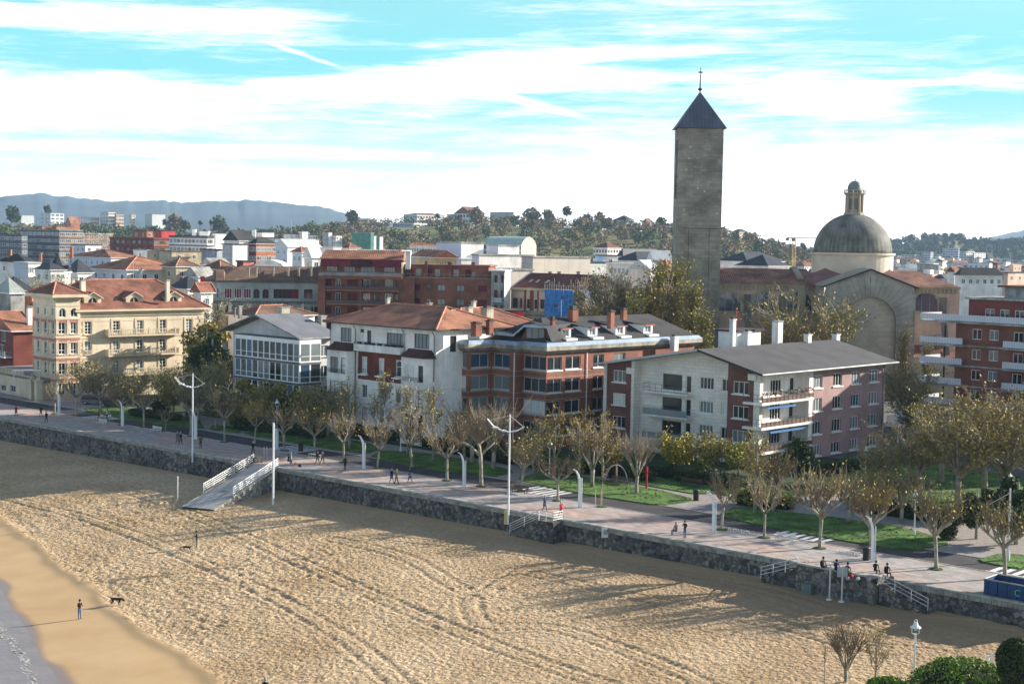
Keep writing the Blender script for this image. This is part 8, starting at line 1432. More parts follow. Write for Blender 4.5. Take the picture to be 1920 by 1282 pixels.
for k, x, tp, Y, lb in [('l0', 1092, 512, 262, 'leftmost bare poplar beside the blue scaffolding'), ('l0', 1122, 503, 268, 'bare poplar behind the ridge of the brick apartments'), ('l0', 1152, 508, 262, 'dark bare poplar in the middle of the row'), ('l2', 1180, 500, 270, 'bare poplar with reddish twigs right of the middle one'), ('l2', 1208, 505, 262, 'thin leaved poplar left of the tallest one'), ('l1', 1236, 488, 266, 'tall yellowish poplar left of the bell tower'), ('l1', 1268, 478, 262, 'tallest yellow poplar touching the bell tower'), ('l1', 1300, 520, 256, 'leafy yellow green poplar before the foot of the bell tower'), ('l1', 1318, 575, 250, 'lowest leafy poplar at the foot of the bell tower'), ('l0', 1138, 512, 255, 'dark bare poplar leaning left in the row'), ('l0', 1165, 500, 258, 'dense bare poplar right of the middle one'), ('l2', 1222, 505, 258, 'olive poplar with thin top left of the tower'), ('l2', 1252, 500, 255, 'olive poplar between the two yellow ones'), ('l2', 1108, 540, 250, 'small bare poplar in front of the row'), ('l1', 1190, 545, 252, 'small olive poplar in front of the row')]:
    tree(k, x, 600, tp, lb, 'poplars behind the brick apartments', 'poplar_tree', Y=Y, wide=1.1)
for k, x, tp, Y, lb in [('g1', 1520, 530, 262, 'brown leaved tree in front of the church nave'), ('g0', 1500, 560, 256, 'broad brown tree right of the nave windows'), ('g1', 385, 545, 300, 'yellow tree behind the right end of the cream mansion'), ('b1', 440, 570, 290, 'bare tree before the arcaded mansion'), ('g1', 90, 500, 350, 'brown tree behind the cream tower')]: tree(k, x, 600, tp, lb, 'trees around the church and mansions', 'tree', Y=Y)
# hedges, clipped bushes
def hedge(x0, y0, x1, y1, h, w_, mat, label, name='hedge', dens=260):
    a, c = G(x0, y0), G(x1, y1); nr = np.random.RandomState(int(x0 + y0)); L_ = (c - a).length; Q = []; n = max(2, int(L_ / .7))
    for i in range(n + 1): q = a.lerp(c, i / n); Q.append(leafcloud(dens, (q.x, q.y, h * .55), (w_ * .6, w_ * .6, h * (.5 + .08 * nr.randn())), .13, nr, .55))
    root = empty(name, (0, 0, 0), 0, label, name); root.location = ((a.x + c.x) / 2, (a.y + c.y) / 2, 0); me = quads_mesh('foliage', Q, mat); me.transform(Matrix.Translation(-root.location)); inst('foliage', me, root, (0, 0, 0))
    d = (c - a).normalized(); nn = Vector((-d.y, d.x, 0)); b = MB(); q = [a + nn * w_ * .35, a - nn * w_ * .35, c - nn * w_ * .35, c + nn * w_ * .35]; b.prism(q, 0, h * .75); me = b.mesh('dark_core', M('hedge_core', (.015, .02, .01), .95), org=root.location); inst('dark_core', me, root, (0, 0, 0)); return root  # near-black solid core that darkens the hedge between its leaves
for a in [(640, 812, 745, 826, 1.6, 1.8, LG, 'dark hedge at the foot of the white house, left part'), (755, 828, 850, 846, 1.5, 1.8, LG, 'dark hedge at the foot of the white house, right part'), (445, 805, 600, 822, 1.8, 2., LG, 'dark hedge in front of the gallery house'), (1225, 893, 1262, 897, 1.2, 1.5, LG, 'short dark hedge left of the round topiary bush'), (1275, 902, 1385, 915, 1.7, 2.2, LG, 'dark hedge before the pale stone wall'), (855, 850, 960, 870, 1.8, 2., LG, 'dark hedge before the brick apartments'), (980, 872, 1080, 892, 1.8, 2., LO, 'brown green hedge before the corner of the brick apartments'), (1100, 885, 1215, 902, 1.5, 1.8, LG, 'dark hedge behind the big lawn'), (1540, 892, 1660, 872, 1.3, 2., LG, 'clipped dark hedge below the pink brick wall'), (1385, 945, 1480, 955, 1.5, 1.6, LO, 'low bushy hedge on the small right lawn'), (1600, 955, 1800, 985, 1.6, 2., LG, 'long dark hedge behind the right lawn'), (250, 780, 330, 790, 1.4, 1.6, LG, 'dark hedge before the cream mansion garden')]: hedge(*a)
nr = np.random.RandomState(4)
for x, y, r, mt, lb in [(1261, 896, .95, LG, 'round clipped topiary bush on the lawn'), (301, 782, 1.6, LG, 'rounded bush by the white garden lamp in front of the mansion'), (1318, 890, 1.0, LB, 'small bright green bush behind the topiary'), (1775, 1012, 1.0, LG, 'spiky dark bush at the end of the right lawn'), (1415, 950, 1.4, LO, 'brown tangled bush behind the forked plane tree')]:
    p = G(x, y); root = empty('bush', (p.x, p.y, 0), 0, lb, 'bush'); inst('foliage', quads_mesh('foliage', [leafcloud(900, (0, 0, r * .95), (r, r, r * .95), .11, nr, .75)], mt), root, (0, 0, 0)); b = MB(); b.lathe([(.1, 0), (.1, r * .4), (r * .75, r * .5), (r * .8, r), (r * .4, r * 1.6)], n=8); b.build('dark_core', M('hedge_core', (.015, .02, .01), .95), root)
# foreground on the near slope: mound, big rounded bush, dark bush, twigs
def mound():
    b = MB(); c = Vector((37, 88, 0)); n = 20
    prof = [(16, -5.5), (12, -3.5), (8, -1.2), (5, -.2), (0, .1)]
    for k in range(len(prof) - 1):
        for i in range(n):
            a0, a1 = 6.283 * i / n, 6.283 * (i + 1) / n; f = lambda r, z, a: (c.x + r * math.cos(a) * 1.2, c.y + r * math.sin(a) * .62, z + .3 * math.sin(a * 3)); b.face([f(prof[k][0], prof[k][1], a0), f(prof[k][0], prof[k][1], a1), f(prof[k + 1][0], prof[k + 1][1], a1), f(prof[k + 1][0], prof[k + 1][1], a0)])
    tag(b.build('grassy_slope', grassm, uv=False), kind='structure')
mound()
def bigbush(x, y, Y, rx, rz, mt, lb, n=5200, size=.085):
    p = AT(x, y, Y); root = empty('bush', (p.x, Y, p.z - rz), 0, lb, 'bush'); r = np.random.RandomState(int(x)); Q = []
    for _ in range(46): a, e = r.rand() * 6.28, math.acos(r.rand() * .95); q = np.array([math.cos(a) * math.sin(e) * rx, math.sin(a) * math.sin(e) * rx * .8, math.cos(e) * rz * .94]); Q.append(leafcloud(n // 46, q * .92, (rx * .2, rx * .2, rz * .17), size, r, .6))
    Q.append(leafcloud(n, (0, 0, 0), (rx, rx * .8, rz), size, r, .93)); inst('foliage', quads_mesh('foliage', Q, mt), root, (0, 0, 0)); b = MB(); b.lathe([(rx * .6, -rz), (rx * .9, 0), (rx * .7, rz * .6), (rx * .3, rz * .85)], n=14, sy=.8); b.build('dark_core', M('hedge_core', (.015, .02, .01), .95), root)  # solid near-black core behind the leaf shell
bigbush(1806, 1231, 92, 3.4, 2.7, LB, 'large rounded bright green bush in the bottom right foreground'); bigbush(1908, 1195, 90, 1.2, 1.6, LG, 'dark green bush cut by the right edge above the rounded bush', 2600); bigbush(1665, 1268, 94, 1.6, 1.2, LB, 'low bright green shrub left of the foreground lamp', 2600)
tree('b0', 1585, 1290, 1155, 'leafless twiggy sapling in the bottom right foreground', 'foreground saplings', 'sapling', z=-3.2); tree('t0', 1640, 1300, 1165, 'thin sapling stem left of the foreground lamp', 'foreground saplings', 'sapling', z=-3.2); tree('y0', 1545, 1300, 1200, 'small sapling with yellow leaves at the bottom edge', 'foreground saplings', 'sapling', z=-3.2)
# haze
b = MB(); b.box(-9000, -60, -7, 14000, 12500, 420); hv = bpy.data.materials.new('haze_air'); hv.use_nodes = True; n_ = hv.node_tree.nodes; n_.remove(n_['Principled BSDF']); pv = n_.new('ShaderNodeVolumePrincipled'); pv.inputs['Color'].default_value = (.5, .72, 1, 1); pv.inputs['Density'].default_value = .00007; pv.inputs['Anisotropy'].default_value = .0; hv.node_tree.links.new(pv.outputs[0], n_['Material Output'].inputs['Volume'])
tag(b.build('haze', hv, uv=False), kind='stuff')
# ---------------------------------------------------------------- beach ramp, steps, platform, street furniture
galv = M('galvanised_rail', (.62, .62, .6), .4, a=.08, metal=.2); lampw = M('lamp_white_paint', (.74, .76, .78), .4, a=.06); blk = M('black_plastic', (.02, .022, .024), .5, a=.1)
QT = lambda s, t, z: ST(s, t, z)
def srail(root, p, q, h=1.0, n=4, posts=5, mat=galv, r=.035, name='handrail'):
    b = MB(); p, q = Vector(p), Vector(q)
    for i in range(n): dz = Vector((0, 0, h * (i + 1) / n)); b.tube([p + dz, q + dz], r * (1.2 if i == n - 1 else .9), 5)
    for k in range(posts): c = p.lerp(q, k / (posts - 1)); b.tube([c, c + Vector((0, 0, h))], r * 1.1, 5)
    return b.build(name, mat, root, world=True)
def ramp():
    root = empty('beach_ramp', ST(95, 6, -2), 0, 'grey concrete ramp with white railings leading from promenade down to the sand', 'ramp')
    A, B_, C_, D_ = (98.4, -.3), (93.7, -.3), (90.3, 11.8), (94.5, 13.2); zb_ = -3.15; b = MB(); P = lambda c, z: ST(c[0], c[1], z)
    b.face([P(A, .03), P(B_, .03), P(C_, zb_), P(D_, zb_ - .05)][::-1]); b.face([P(A, .03), P(D_, zb_), P(D_, -5), P(A, -5)]); b.build('ramp_slab', concm, root, world=True)
    b = MB(); b.face([P(B_, .03), P(C_, zb_), P(C_, -5), P(B_, -5)][::-1]); b.build('ramp_wall', M('ramp_wall_stone', (.42, .4, .34), .9, 'rubble', a=.2, k=(2.5, 1), col2=(.5, .48, .42)), root, world=True)
    b = MB()
    for (u, v), z0, z1 in (((B_, C_), .03, zb_), ((A, D_), .03, zb_)):
        L_ = Vector((v[0] - u[0], v[1] - u[1])); f = .72; e = (u[0] + L_.x * f, u[1] + L_.y * f); w_ = .13 if u is B_ else -.13; b.face([ST(u[0] - w_, u[1], z0 + .15), ST(u[0] + w_, u[1], z0 + .15), ST(e[0] + w_, e[1], z0 + (z1 - z0) * f + .15), ST(e[0] - w_, e[1], z0 + (z1 - z0) * f + .15)]); b.face([ST(u[0] - w_, u[1], z0), ST(u[0] - w_, u[1], z0 + .15), ST(e[0] - w_, e[1], z0 + (z1 - z0) * f + .15), ST(e[0] - w_, e[1], z0 + (z1 - z0) * f)]); srail(root, ST(u[0], u[1] + .2, z0 + .15), ST(e[0], e[1], z0 + (z1 - z0) * f + .15), 1.0, 4, 6)
    b.build('kerb', capm, root, world=True); b = MB(); b.box(98.3, -1.4, -2.5, 99.1, .12, .75, T=QT); b.build('end_pier', seaw, root, world=True)
ramp()
def steps(s0, s1, z1, t0, t1, n, root, mat):
    b = MB()
    for i in range(n): a = s0 + (s1 - s0) * i / n; c = s0 + (s1 - s0) * (i + 1) / n; z = z1 * (i + .5) / n; b.box(min(a, c), t0, -4.2, max(a, c), t1, z, T=QT)
    return b.build('steps', mat, root, world=True)
root = empty('stairs', ST(50, 1, 0), 0, 'small stone landing and steps with grey railings below the person in red coat', 'stairs'); steps(50., 54.0, -2.0, .1, 1.5, 9, root, seaw); b = MB(); b.box(48, .1, -4, 50., 1.7, -.02, T=QT); b.build('landing', seaw, root, world=True)
srail(root, ST(50., 1.6, 0), ST(54, 1.55, -1.95), 1., 4, 3); srail(root, ST(48.1, 1.65, 0), ST(50., 1.65, 0), 1., 4, 3); srail(root, ST(48.1, .2, 0), ST(48.1, 1.65, 0), 1., 4, 2)
root = empty('stone_platform', ST(16, 1, 0), 0, 'rough stone viewing platform with seats on its wall between two flights of beach steps', 'platform'); b = MB(); rw = random.Random(5)
for i in range(9):
    a, c = 12.2 + 7.6 * i / 9, 12.2 + 7.6 * (i + 1) / 9
    for k, (za, zc_) in enumerate(((.45, -.8), (-.8, -2.), (-2, -4))): j = lambda s_, kk: 2.0 + .1 * mnoise.noise((s_ * 1.1, kk * 2.3, 4)) + .05 * kk; b.face([ST(a, j(a, k), za), ST(a, j(a, k + 1), zc_), ST(c, j(c, k + 1), zc_), ST(c, j(c, k), za)])
for s_ in (12.2, 19.8): b.face([ST(s_, .1, .45), ST(s_, 2.05, .45), ST(s_, 2.1, -4), ST(s_, .1, -4)])
b.build('masonry', M('platform_stone', (.2, .19, .17), .95, 'rubble', a=.3, k=(2.2, 1), col2=(.36, .34, .3), bump=.1), root, world=True); b = MB(); b.box(12.2, 1.55, .4, 19.8, 2.1, .56, T=QT); b.box(12.2, -.3, .03, 19.8, 1.55, .06, T=QT); b.build('coping', capm, root, world=True)
for lb, s0, s1 in (('beach steps with railing on the left side of the stone platform', 19.9, 23.6), ('beach steps with railing on the right side of the stone platform', 12.1, 7.6)):
    root = empty('stairs', ST(s0, 1, 0), 0, lb, 'stairs'); steps(s0, s1, -1.5, .2, 1.7, 8, root, seaw); srail(root, ST(s0, 1.75, -.1), ST(s1, 1.75, -1.5), 1., 3, 4)
b = MB(); b.box(17.9, 2.2, -2.6, 18.9, 2.7, -1.0, T=QT); tag(b.build('cabinet', M('green_grey_metal', (.12, .16, .16), .6)), 'dark grey metal cabinet against the stone platform', 'cabinet')
for i, (x, y, yt) in enumerate([(1555, 1124, 1057), (1578, 1128, 1060)]):
    p = GB(x, y); h = AT(x, yt, p.y).z - p.z; root = empty('post', p, 0, ('left' if i == 0 else 'right') + ' tall grey post with small sign before the stone platform', 'post'); b = MB(); b.tube([(0, 0, -.2), (0, 0, h)], .07, 8); b.lathe([(.28, 0), (.25, .12)], n=8); b.build('pole', galv, root)
    if i: b = MB(); b.box(-.45, -.06, h - .95, .45, -.02, h - .1); b.build('sign_panel', grey, root)
# notice board on the sand
p = GB(1137, 1029); root = empty('notice_board', p, R_(20), 'white notice board on two black legs in front of the sea wall', 'notice board'); b = MB(); [b.tube([(x, 0, -.2), (x, 0, 2.)], .04, 6) for x in (-.4, .4)]; b.build('legs', blk, root); b = MB(); b.box(-.55, -.06, 1.15, .55, -.01, 2.15); o = b.build('panel', white, root); b = MB(); b.box(-.38, -.068, 1.45, .0, -.062, 1.9); b.build('printed_picture', grey, o)
def mastlamp(x, y, top, lb, ang=0.):
    p = G(x, y); H = AT(x, top, p.y).z; root = empty('mast_lamp', p, ang, lb, 'street lamp', 'tall mast lamps with curved arms'); b = MB(); b.tube([(0, 0, -1.2), (0, 0, H * .75), (0, 0, H)], [.11, .09, .07], 10); b.build('pole', lampw, root); za = H * .83
    b = MB()
    for dy in (-.3, .3): b.tube([(-2.3, dy, za + 1.25), (-1.7, dy, za + .55), (-.9, dy, za + .12), (0, dy * .5, za - .08), (.8, dy, za + .1), (1.5, dy, za + .5)], .042, 6)
    for x_ in (-1.5, -.7, .7): b.tube([(x_, -.32, za + .35 if x_ < -1 else za + .1), (x_, .32, za + .35 if x_ < -1 else za + .1)], .04, 5)
    b.build('curved_arms', lampw, root); b = MB(); b.tube([(0, 0, H - .1), (-2.1, .1, za + 1.1)], .025, 4); b.tube([(0, 0, H - .1), (1.4, 0, za + .5)], .02, 4); b.build('stay_rods', galv, root)
    b = MB(); b.box(-1.75, -.35, za + .3, -1.15, .35, za + .42); b.box(-.8, -.4, za - .02, -.3, .4, za + .08); b.build('lamp_head', M('lamp_head_grey', (.6, .62, .65), .35), root)
mastlamp(361, 849, 700, 'tall white mast lamp with curved arms at the left, by the couple'); mastlamp(953, 961, 777, 'tall white mast lamp with curved arms in the centre, beside the yellow marker')
p = G(948, 966); b = MB(); b.box(-.16, -.1, -.9, .16, .1, .5); tag(b.build('marker_post', M('yellow_marker', (.6, .52, .2), .7, a=.2), None, loc=(p.x, p.y, 0)), 'pale yellow marker post fixed to the sea wall beside the central mast', 'marker')
p = GB(512, 946); H = AT(514, 790, p.y).z - p.z; root = empty('beach_lamp', p, 0, 'tall white lamp pole standing in the sand beside the ramp', 'lamp pole'); b = MB(); b.tube([(0, 0, -.3), (0, 0, H)], [.13, .1], 10); b.build('pole', lampw, root); b = MB(); b.box(-.3, -.1, H * .3, -.12, .1, H * .3 + .3); b.box(-.28, -.1, H * .22, -.12, .1, H * .22 + .25); b.build('switch_box', grey, root); b = MB(); b.box(-.45, -.2, H - .05, .35, .2, H + .12); b.build('lamp_head', blk, root)
p = GB(333, 938); b = MB(); b.tube([(0, 0, -.2), (0, 0, 2.7)], .06, 8); b.lathe([(.09, 2.7), (.09, 2.85), (.02, 2.9)], n=8); tag(b.build('sand_post', lampw, None, loc=p), 'thin white post standing alone in the sand left of the ramp', 'post')
for x, y, yt, lb in ((495, 862, 838, 'left one of two thin posts at the head of the ramp'), (500, 862, 838, 'right one of two thin posts at the head of the ramp'), (546, 870, 848, 'stout pale post at the right corner of the ramp')):
    p = G(x, y); b = MB(); b.tube([(0, 0, 0), (0, 0, 1.6)], .05 if x < 540 else .09, 6); b.lathe([(.06, 1.6), (.03, 1.66)], n=6); tag(b.build('post', M('post_grey', (.4, .39, .36), .6), None, loc=p), lb, 'post')
def curved(x, y, top, lb):
    p = G(x, y); H = AT(x, top, p.y).z; root = empty('curved_lamp', p, R_(-12), lb, 'street lamp', 'white curved blade lamps along the promenade'); b = MB(); b.m = 0
    prof = [(.0, 0, .13), (.0, H * .55, .13), (-.03, H * .72, .12), (-.16, H * .85, .11), (-.38, H * .95, .08), (-.68, H, .06)]
    i0 = 0
    for k in range(len(prof) - 1):
        (xa, za, wa), (xb, zb_, wb) = prof[k], prof[k + 1]
        f = lambda x_, z_, w_: [(x_ - w_, -.07, z_), (x_ + w_, -.07, z_), (x_ + w_, .07, z_), (x_ - w_, .07, z_)]
        A, C_ = f(xa, za, wa), f(xb, zb_, wb)
        for j in range(4): b.face([A[j], A[(j + 1) % 4], C_[(j + 1) % 4], C_[j]])
    b.face(C_); b.build('curved_blade', lampw, root); b = MB(); b.box(.17, -.06, 0, .28, .06, H * .78); b.box(-.2, -.12, 0, .4, .12, .06); b.build('straight_blade', M('lamp_pale_blue', (.62, .68, .74), .4, a=.05), root); b = MB(); b.box(-.66, -.06, H - .1, -.4, .06, H - .04); b.build('lamp_head', grey, root)
for a in [(110, 779, 728, 'leftmost curved white lamp behind the walker in dark clothes'), (229, 799, 750, 'curved white lamp right of the cyclists'), (366, 823, 768, 'curved white lamp half hidden by the left mast lamp'), (518, 842, 791, 'curved white lamp behind the beach lamp pole'), (681, 879, 816, 'curved white lamp left of the white house lawn'), (869, 913, 848, 'curved white lamp between the white house and brick apartments'), (1086, 951, 880, 'curved white lamp behind the person in red coat'), (1337, 998, 921, 'curved white lamp before the forked plane tree'), (1635, 1053, 967, 'rightmost curved white lamp beside the litter bin')]: curved(*a)
def glamp(p, H, lb, tall=True):
    root = empty('garden_lamp', p, 0, lb, 'street lamp', 'white lantern lamps'); b = MB(); b.lathe([(.12, 0), (.12, .5), (.07, .6), (.06, H - .75), (.1, H - .72), (.1, H - .66)], n=8); b.build('post', lampw, root); b = MB()
    for s_ in (-1, 1): b.tube([(0, 0, H - .7), (s_ * .24, 0, H - .62), (s_ * .24, 0, H - .22)], .03, 5); b.tube([(s_ * .1, 0, H + .05), (s_ * .1, 0, H + .26), (0, 0, H + .3)], .02, 4)
    b.lathe([(.36, -.24), (.33, -.18), (.18, -.08), (.14, .02), (.12, .1), (.03, .16)], (0, 0, H), 12); b.build('lantern_hood', lampw, root); b = MB(); b.lathe([(.02, -.45), (.09, -.4), (.1, -.28), (.06, -.2)], (0, 0, H), 8); b.build('bulb', M('frosted_bulb', (.6, .6, .58), .2), root)
for x, y, h, lb in [(312, 781, 4.3, 'white lantern lamp before the right end of the cream mansion'), (519, 822, 5.2, 'white lantern lamp above the curved lamp left of centre'), (751, 848, 3.4, 'thin white lantern lamp behind the left big lawn'), (1030, 893, 4.1, 'white lantern lamp before the corner of the brick apartments'), (1622, 905, 4.1, 'white lantern lamp below the pink brick wall'), (1714, 1004, 4.2, 'white lantern lamp between the right hand plane trees'), (1683, 830, 4., 'white lantern lamp by the white van'), (1890, 960, 4.1, 'white lantern lamp at the right edge')]: glamp(G(x, y), h, lb)
p = AT(1717, 1172, 97); glamp(Vector((p.x, p.y, p.z - 3.9)), 4.0, 'white lantern lamp in the near foreground at bottom right'); 
p = G(1889, 1052); b = MB(); b.tube([(0, 0, 0), (0, 0, 6.6)], [.12, .08], 8); b.tube([(0, 0, 6.2), (-1.9, 0, 5.1)], .03, 4); b.lathe([(.2, 0), (.2, .9)], n=6); tag(b.build('lamp_pole', galv, None, loc=p), 'grey lamp pole with slanting stay behind the blue skip', 'lamp pole')
def bench(x, y, lb, back=True, mat=galv, L_=2.2, ang=None, grp='pale slatted benches'):
    p = G(x, y); root = empty('bench', p, WANG + math.pi if ang is None else ang, lb, 'bench', grp); b = MB(); [b.box(-L_ / 2, -.2 + .13 * i, .42, L_ / 2, -.12 + .13 * i, .46) for i in range(4)]; b.build('seat', mat, root)
    if back: b = MB(); [b.box(-L_ / 2, .3, .55 + .13 * i, L_ / 2, .34, .64 + .13 * i) for i in range(3)]; b.build('backrest', mat, root)
    for s_ in (-1, 1): b = MB(); b.tube([(s_ * L_ * .4, -.18, 0), (s_ * L_ * .4, -.18, .42), (s_ * L_ * .4, .28, .42), (s_ * L_ * .4, .34, .9 if back else .42)], .035, 5); b.tube([(s_ * L_ * .4, .25, 0), (s_ * L_ * .4, .25, .42)], .035, 5); b.build('leg', galv if mat is galv else blk, root)
bench(189, 797, 'pale slatted bench in front of the cyclists'); bench(291, 811, 'pale slatted bench in the shade right of the second curved lamp'); bench(974, 925, 'dark backed bench right of the central mast lamp', mat=M('bench_dark_wood', (.1, .07, .05), .7)); bench(1471, 1018, 'pale slatted bench with backrest between two plane trees'); bench(590, 858, 'low pale bench beneath the plane tree right of the ramp', back=False)
dw = M('bench_dark_wood', (.1, .07, .05), .7)
bench(1163, 909, 'dark wooden park bench behind the big lawn', mat=dw, L_=3., grp='dark park benches'); bench(1294, 912, 'dark wooden park bench beside the hedge at the pale stone wall', mat=dw, L_=3., grp='dark park benches')
for x, y, lb in ((1384, 999, 'low bicycle rack beside the forked plane tree'), (1590, 1039, 'low bicycle rack left of the litter bin')):
    p = G(x, y); root = empty('bicycle_rack', p, WANG, lb, 'bicycle rack', 'low bicycle racks'); b = MB(); [b.tube([(i * .3 - 1.1, -.25, 0), (i * .3 - 1.1, -.2, .35), (i * .3 - 1.1, .2, .35), (i * .3 - 1.1, .25, 0)], .025, 5) for i in range(8)]; b.build('hoops', galv, root); b = MB(); [b.tube([(-1.2, y_, .04), (1.1, y_, .04)], .03, 5) for y_ in (-.25, .25)]; b.build('rails', galv, root)
for x, y, lb in ((564, 846, 'black litter bin beside the curved lamp near the ramp'), (1305, 938, 'black litter bin at the right tip of the big lawn'), (1624, 1050, 'black litter bin beside the rightmost curved lamp')):
    p = G(x, y); root = empty('litter_bin', p, 0, lb, 'litter bin', 'black litter bins'); b = MB(); b.lathe([(.28, .03), (.31, .1), (.33, 1.0), (.35, 1.02), (.35, 1.1), (.26, 1.12)], n=14); b.build('body', blk, root); b = MB(); b.lathe([(.36, 1.12), (.3, 1.2), (.05, 1.24)], n=14); b.build('lid', dark, root)
p = GB(423, 938); root = empty('wheeled_bin', p, R_(30), 'green wheeled waste bin standing at the side of the ramp', 'waste bin'); gm = M('bin_green', (.07, .2, .12), .5, a=.1); b = MB(); b.face([(-.26, -.3, .1), (.26, -.3, .1), (.32, -.38, 1.1), (-.32, -.38, 1.1)]); b.prism([(-.28, -.3), (.28, -.3), (.28, .3), (-.28, .3)], .1, 1.08); b.build('body', gm, root); b = MB(); b.box(-.35, -.42, 1.1, .35, .38, 1.2); b.box(-.3, .38, 1.05, .3, .46, 1.14); b.build('lid', gm, root)
for s_ in (-1, 1): b = MB(); b.tube([(s_ * .27, .28, .12), (s_ * .33, .28, .12)], .12, 10); b.build('wheel', blk, root)
# playground
p = G(1155, 901); root = empty('climbing_arches', p, R_(30), 'thin metal playground arches around a red centre post', 'playground'); b = MB()
for a in (0, 60, 120): d = D2(a); b.tube([(d.x * 1.5 * math.cos(t), d.y * 1.5 * math.cos(t), 1.9 * math.sin(t)) for t in [math.pi * i / 12 for i in range(13)]], .04, 5)
b.build('arches', galv, root); b = MB(); b.tube([(0, 0, 0), (0, 0, 1.7)], .16, 8); b.tube([(0, 0, 1.7), (0, 0, 2.4)], .04, 6); b.build('centre_post', redm, root)
p = G(1212, 917); root = empty('red_post', p, 0, 'red playground post with crossbar right of the bare tree', 'playground'); b = MB(); b.tube([(0, 0, 0), (0, 0, 2.6)], .12, 8); b.build('post', redm, root); b = MB(); b.tube([(-.5, 0, 2.), (.5, 0, 2.)], .06, 6); b.build('crossbar', redm, root)
# blue skip
root = empty('skip', ST(.2, -1.9, 0), 0, 'dark blue open skip full of rubble and branches at the right edge', 'skip'); sb = M('skip_blue', (.02, .06, .17), .55, a=.25, sc=2); b = MB(); s0, s1, t0, t1, h = -3.0, 4.0, -3.1, -.65, 1.35
ri = .05
for (a, c) in (((s1, t1), (s0, t1)), ((s0, t1), (s0, t0)), ((s0, t0), (s1, t0)), ((s1, t0), (s1, t1))):
    b.face([ST(a[0], a[1], .1), ST(c[0], c[1], .1), ST(c[0], c[1], h), ST(a[0], a[1], h)]); cx_, cy_ = (s0 + s1) / 2, (t0 + t1) / 2; sh = lambda q: (q[0] + (ri if q[0] < cx_ else -ri), q[1] + (ri if q[1] < cy_ else -ri)); a2, c2 = sh(a), sh(c); b.face([ST(c2[0], c2[1], .2), ST(a2[0], a2[1], .2), ST(a2[0], a2[1], h), ST(c2[0], c2[1], h)])
for i in range(9): s_ = s0 + .3 + i * (s1 - s0 - .6) / 8; b.box(s_ - .05, t1, .12, s_ + .05, t1 + .09, h - .1, T=QT)
b.build('body', sb, root, world=True); b = MB()
for a, c in (((s1, t1), (s0, t1)), ((s0, t0), (s1, t0)), ((s1, t0), (s1, t1)), ((s0, t1), (s0, t0))): b.tube([ST(a[0], a[1], h), ST(c[0], c[1], h)], .06, 6)
b.build('rim', M('skip_rim', (.3, .3, .3), .6, a=.3), root, world=True)
rg = random.Random(6); b = MB()
for i in range(28):
    for j in range(10):
        f = lambda i, j: ST(s0 + .1 + (s1 - s0 - .2) * i / 28, t0 + .1 + (t1 - t0 - .2) * j / 10, .75 + .35 * mnoise.noise((i * .5, j * .6, 2)) + .18 * mnoise.noise((i * 1.7, j * 1.7, 5))); b.face([f(i, j), f(i + 1, j), f(i + 1, j + 1), f(i, j + 1)])
for _ in range(60): p = ST(rg.uniform(s0 + .3, s1 - .3), rg.uniform(t0 + .3, t1 - .3), 1.0); d = Vector((rg.gauss(0, 1), rg.gauss(0, 1), rg.uniform(0, .4))).normalized() * rg.uniform(.3, .8); b.tube([p - d * .5, p + d * .5], .03, 4)
tag(b.build('rubble_load', M('rubble_load', (.14, .1, .08), .95, a=.4, sc=5)), 'heap of brown rubble and branches lying in the blue skip', 'rubble')
def text(root, s, size, loc, rot, mat, name, ext=.01):
    cu = bpy.data.curves.new(name, 'FONT'); cu.body = s; cu.size = size; cu.extrude = ext; cu.align_x = 'CENTER'; o = bpy.data.objects.new(name, cu); COL.objects.link(o); dg = bpy.context.evaluated_depsgraph_get(); me = bpy.data.meshes.new_from_object(o.evaluated_get(dg)); bpy.data.objects.remove(o); me.materials.clear(); me.materials.append(mat)
    o = bpy.data.objects.new(name, me); COL.objects.link(o); o.parent = root; o.location = Vector(loc) - root.location; o.rotation_euler = rot; return o
dirw = -(WE); ang = math.atan2(dirw.y, dirw.x)
gt = M('lettering_green', (.1, .42, .25), .6); wt = M('lettering_white', (.7, .7, .7), .6)
text(root, 'C', .75, ST(1.15, t1 + .1, .45), (R_(90), 0, ang), gt, 'letter'); text(root, 'GEUS', .38, ST(-.45, t1 + .1, .62), (R_(90), 0, ang), wt, 'lettering')
# foreground railing and small head at the bottom edge
p = AT(1868, 1240, 96); root = empty('railing', p, 0, 'white pipe railing between the rounded bush and the dark bush', 'railing'); b = MB()
for i in range(4): a, c = AT(1852, 1232 + i * 9, 96), AT(1892, 1214 + i * 10, 93); b.tube([a, c], .07, 6)
a = AT(1853, 1228, 96); b.tube([a, a - Vector((0, 0, 1.6))], .09, 6); a = AT(1880, 1216, 94); b.tube([a, a - Vector((0, 0, 1.6))], .07, 6); b.build('pipes', lampw, root, world=True)
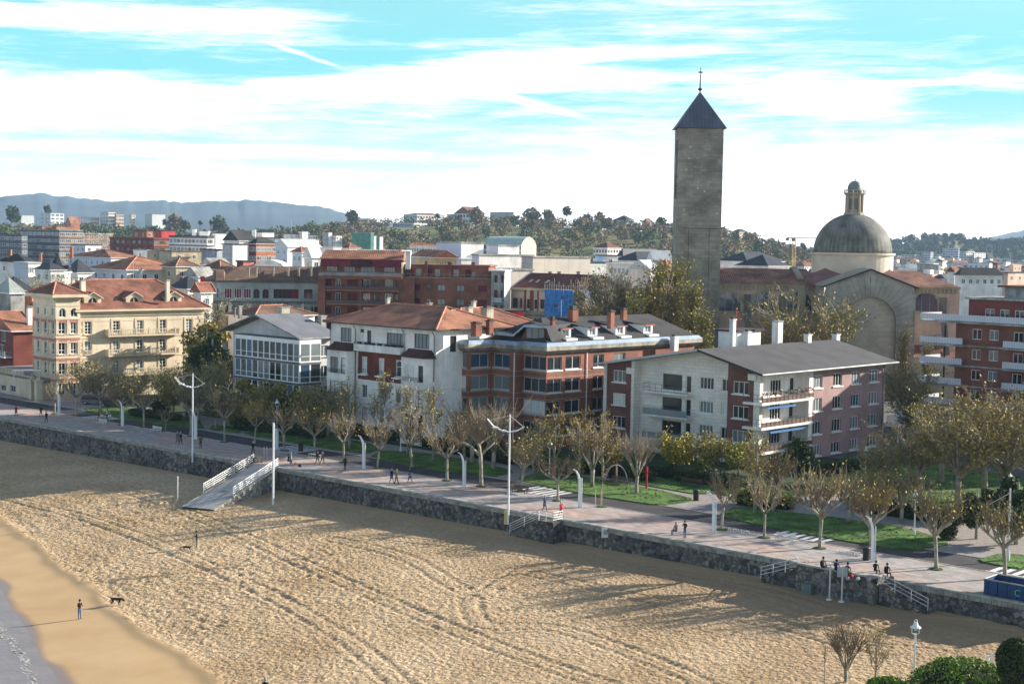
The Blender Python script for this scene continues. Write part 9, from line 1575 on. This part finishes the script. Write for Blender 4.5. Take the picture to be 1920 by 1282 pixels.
# cars
def car(x, y, ang, col, lb, van=False):
    p = G(x, y); root = empty('parked_van' if van else 'parked_car', p, R_(ang), lb, 'van' if van else 'car'); b = MB(); L_, W_, hb = (4.9, 1.9, 1.0) if van else (4.2, 1.7, .85)
    pr = [(-L_ / 2, .3), (-L_ / 2, hb), (-L_ * .3 if van else -L_ * .42, hb + .02), (L_ * .25, hb), (L_ * .42, hb - .12), (L_ / 2, hb - .25), (L_ / 2, .3)]; cab = [(-L_ / 2 + .05, hb), (-L_ * .46, 1.95 if van else 1.4), (L_ * (.3 if van else .08), 1.95 if van else 1.42), (L_ * (.42 if van else .27), hb)]
    def ext(q, w_, w2=None): 
        w2 = w2 or w_; n = len(q); A = [(a, -w_, z) for a, z in q]; C_ = [(a, w_, z) for a, z in q]; b.face(A); b.face(C_[::-1]); [b.face([A[i], C_[i], C_[(i + 1) % n], A[(i + 1) % n]]) for i in range(n)]
    pm = M('car_' + lb.split()[0], col, .25, a=.05, spec=.6); ext(pr, W_ / 2); o = b.build('body', pm, root); b = MB(); ext(cab, W_ / 2 - .1); b.build('cabin', pm if van else gdark, root); b = MB(); zt = cab[1][1]; b.box(cab[1][0], -W_ / 2 + .12, zt, cab[2][0], W_ / 2 - .12, zt + .05); b.build('roof', pm, root)
    for s in (-1, 1):
        for xx in (-L_ * .32, L_ * .32): b = MB(); b.tube([(xx, s * (W_ / 2 - .16), .32), (xx, s * (W_ / 2 + .02), .32)], .32, 14); w_ = b.build('wheel', blk, root); b = MB(); b.tube([(xx, s * (W_ / 2 + .02), .32), (xx, s * (W_ / 2 + .03), .32)], .18, 10); b.build('rim', grey, w_)
        b = MB(); b.box(L_ / 2 - .02, s * .6 - .15, hb - .42, L_ / 2 + .03, s * .6 + .15, hb - .28); b.build('headlight', M('headlight_glass', (.7, .7, .7), .1), root); b = MB(); b.box(-L_ / 2 - .03, s * .62 - .12, hb - .3, -L_ / 2 + .01, s * .62 + .12, hb - .12); b.build('tail_light', redm, root)
car(178, 758, -10, (.1, .11, .13), 'dark car with pale windows parked left of the garden trees'); car(212, 762, -14, (.012, .014, .018), 'black car parked under the trees before the cream mansion'); car(1690, 802, 30, (.7, .7, .7), 'white van roof showing through branches beside the pink brick wall', True)
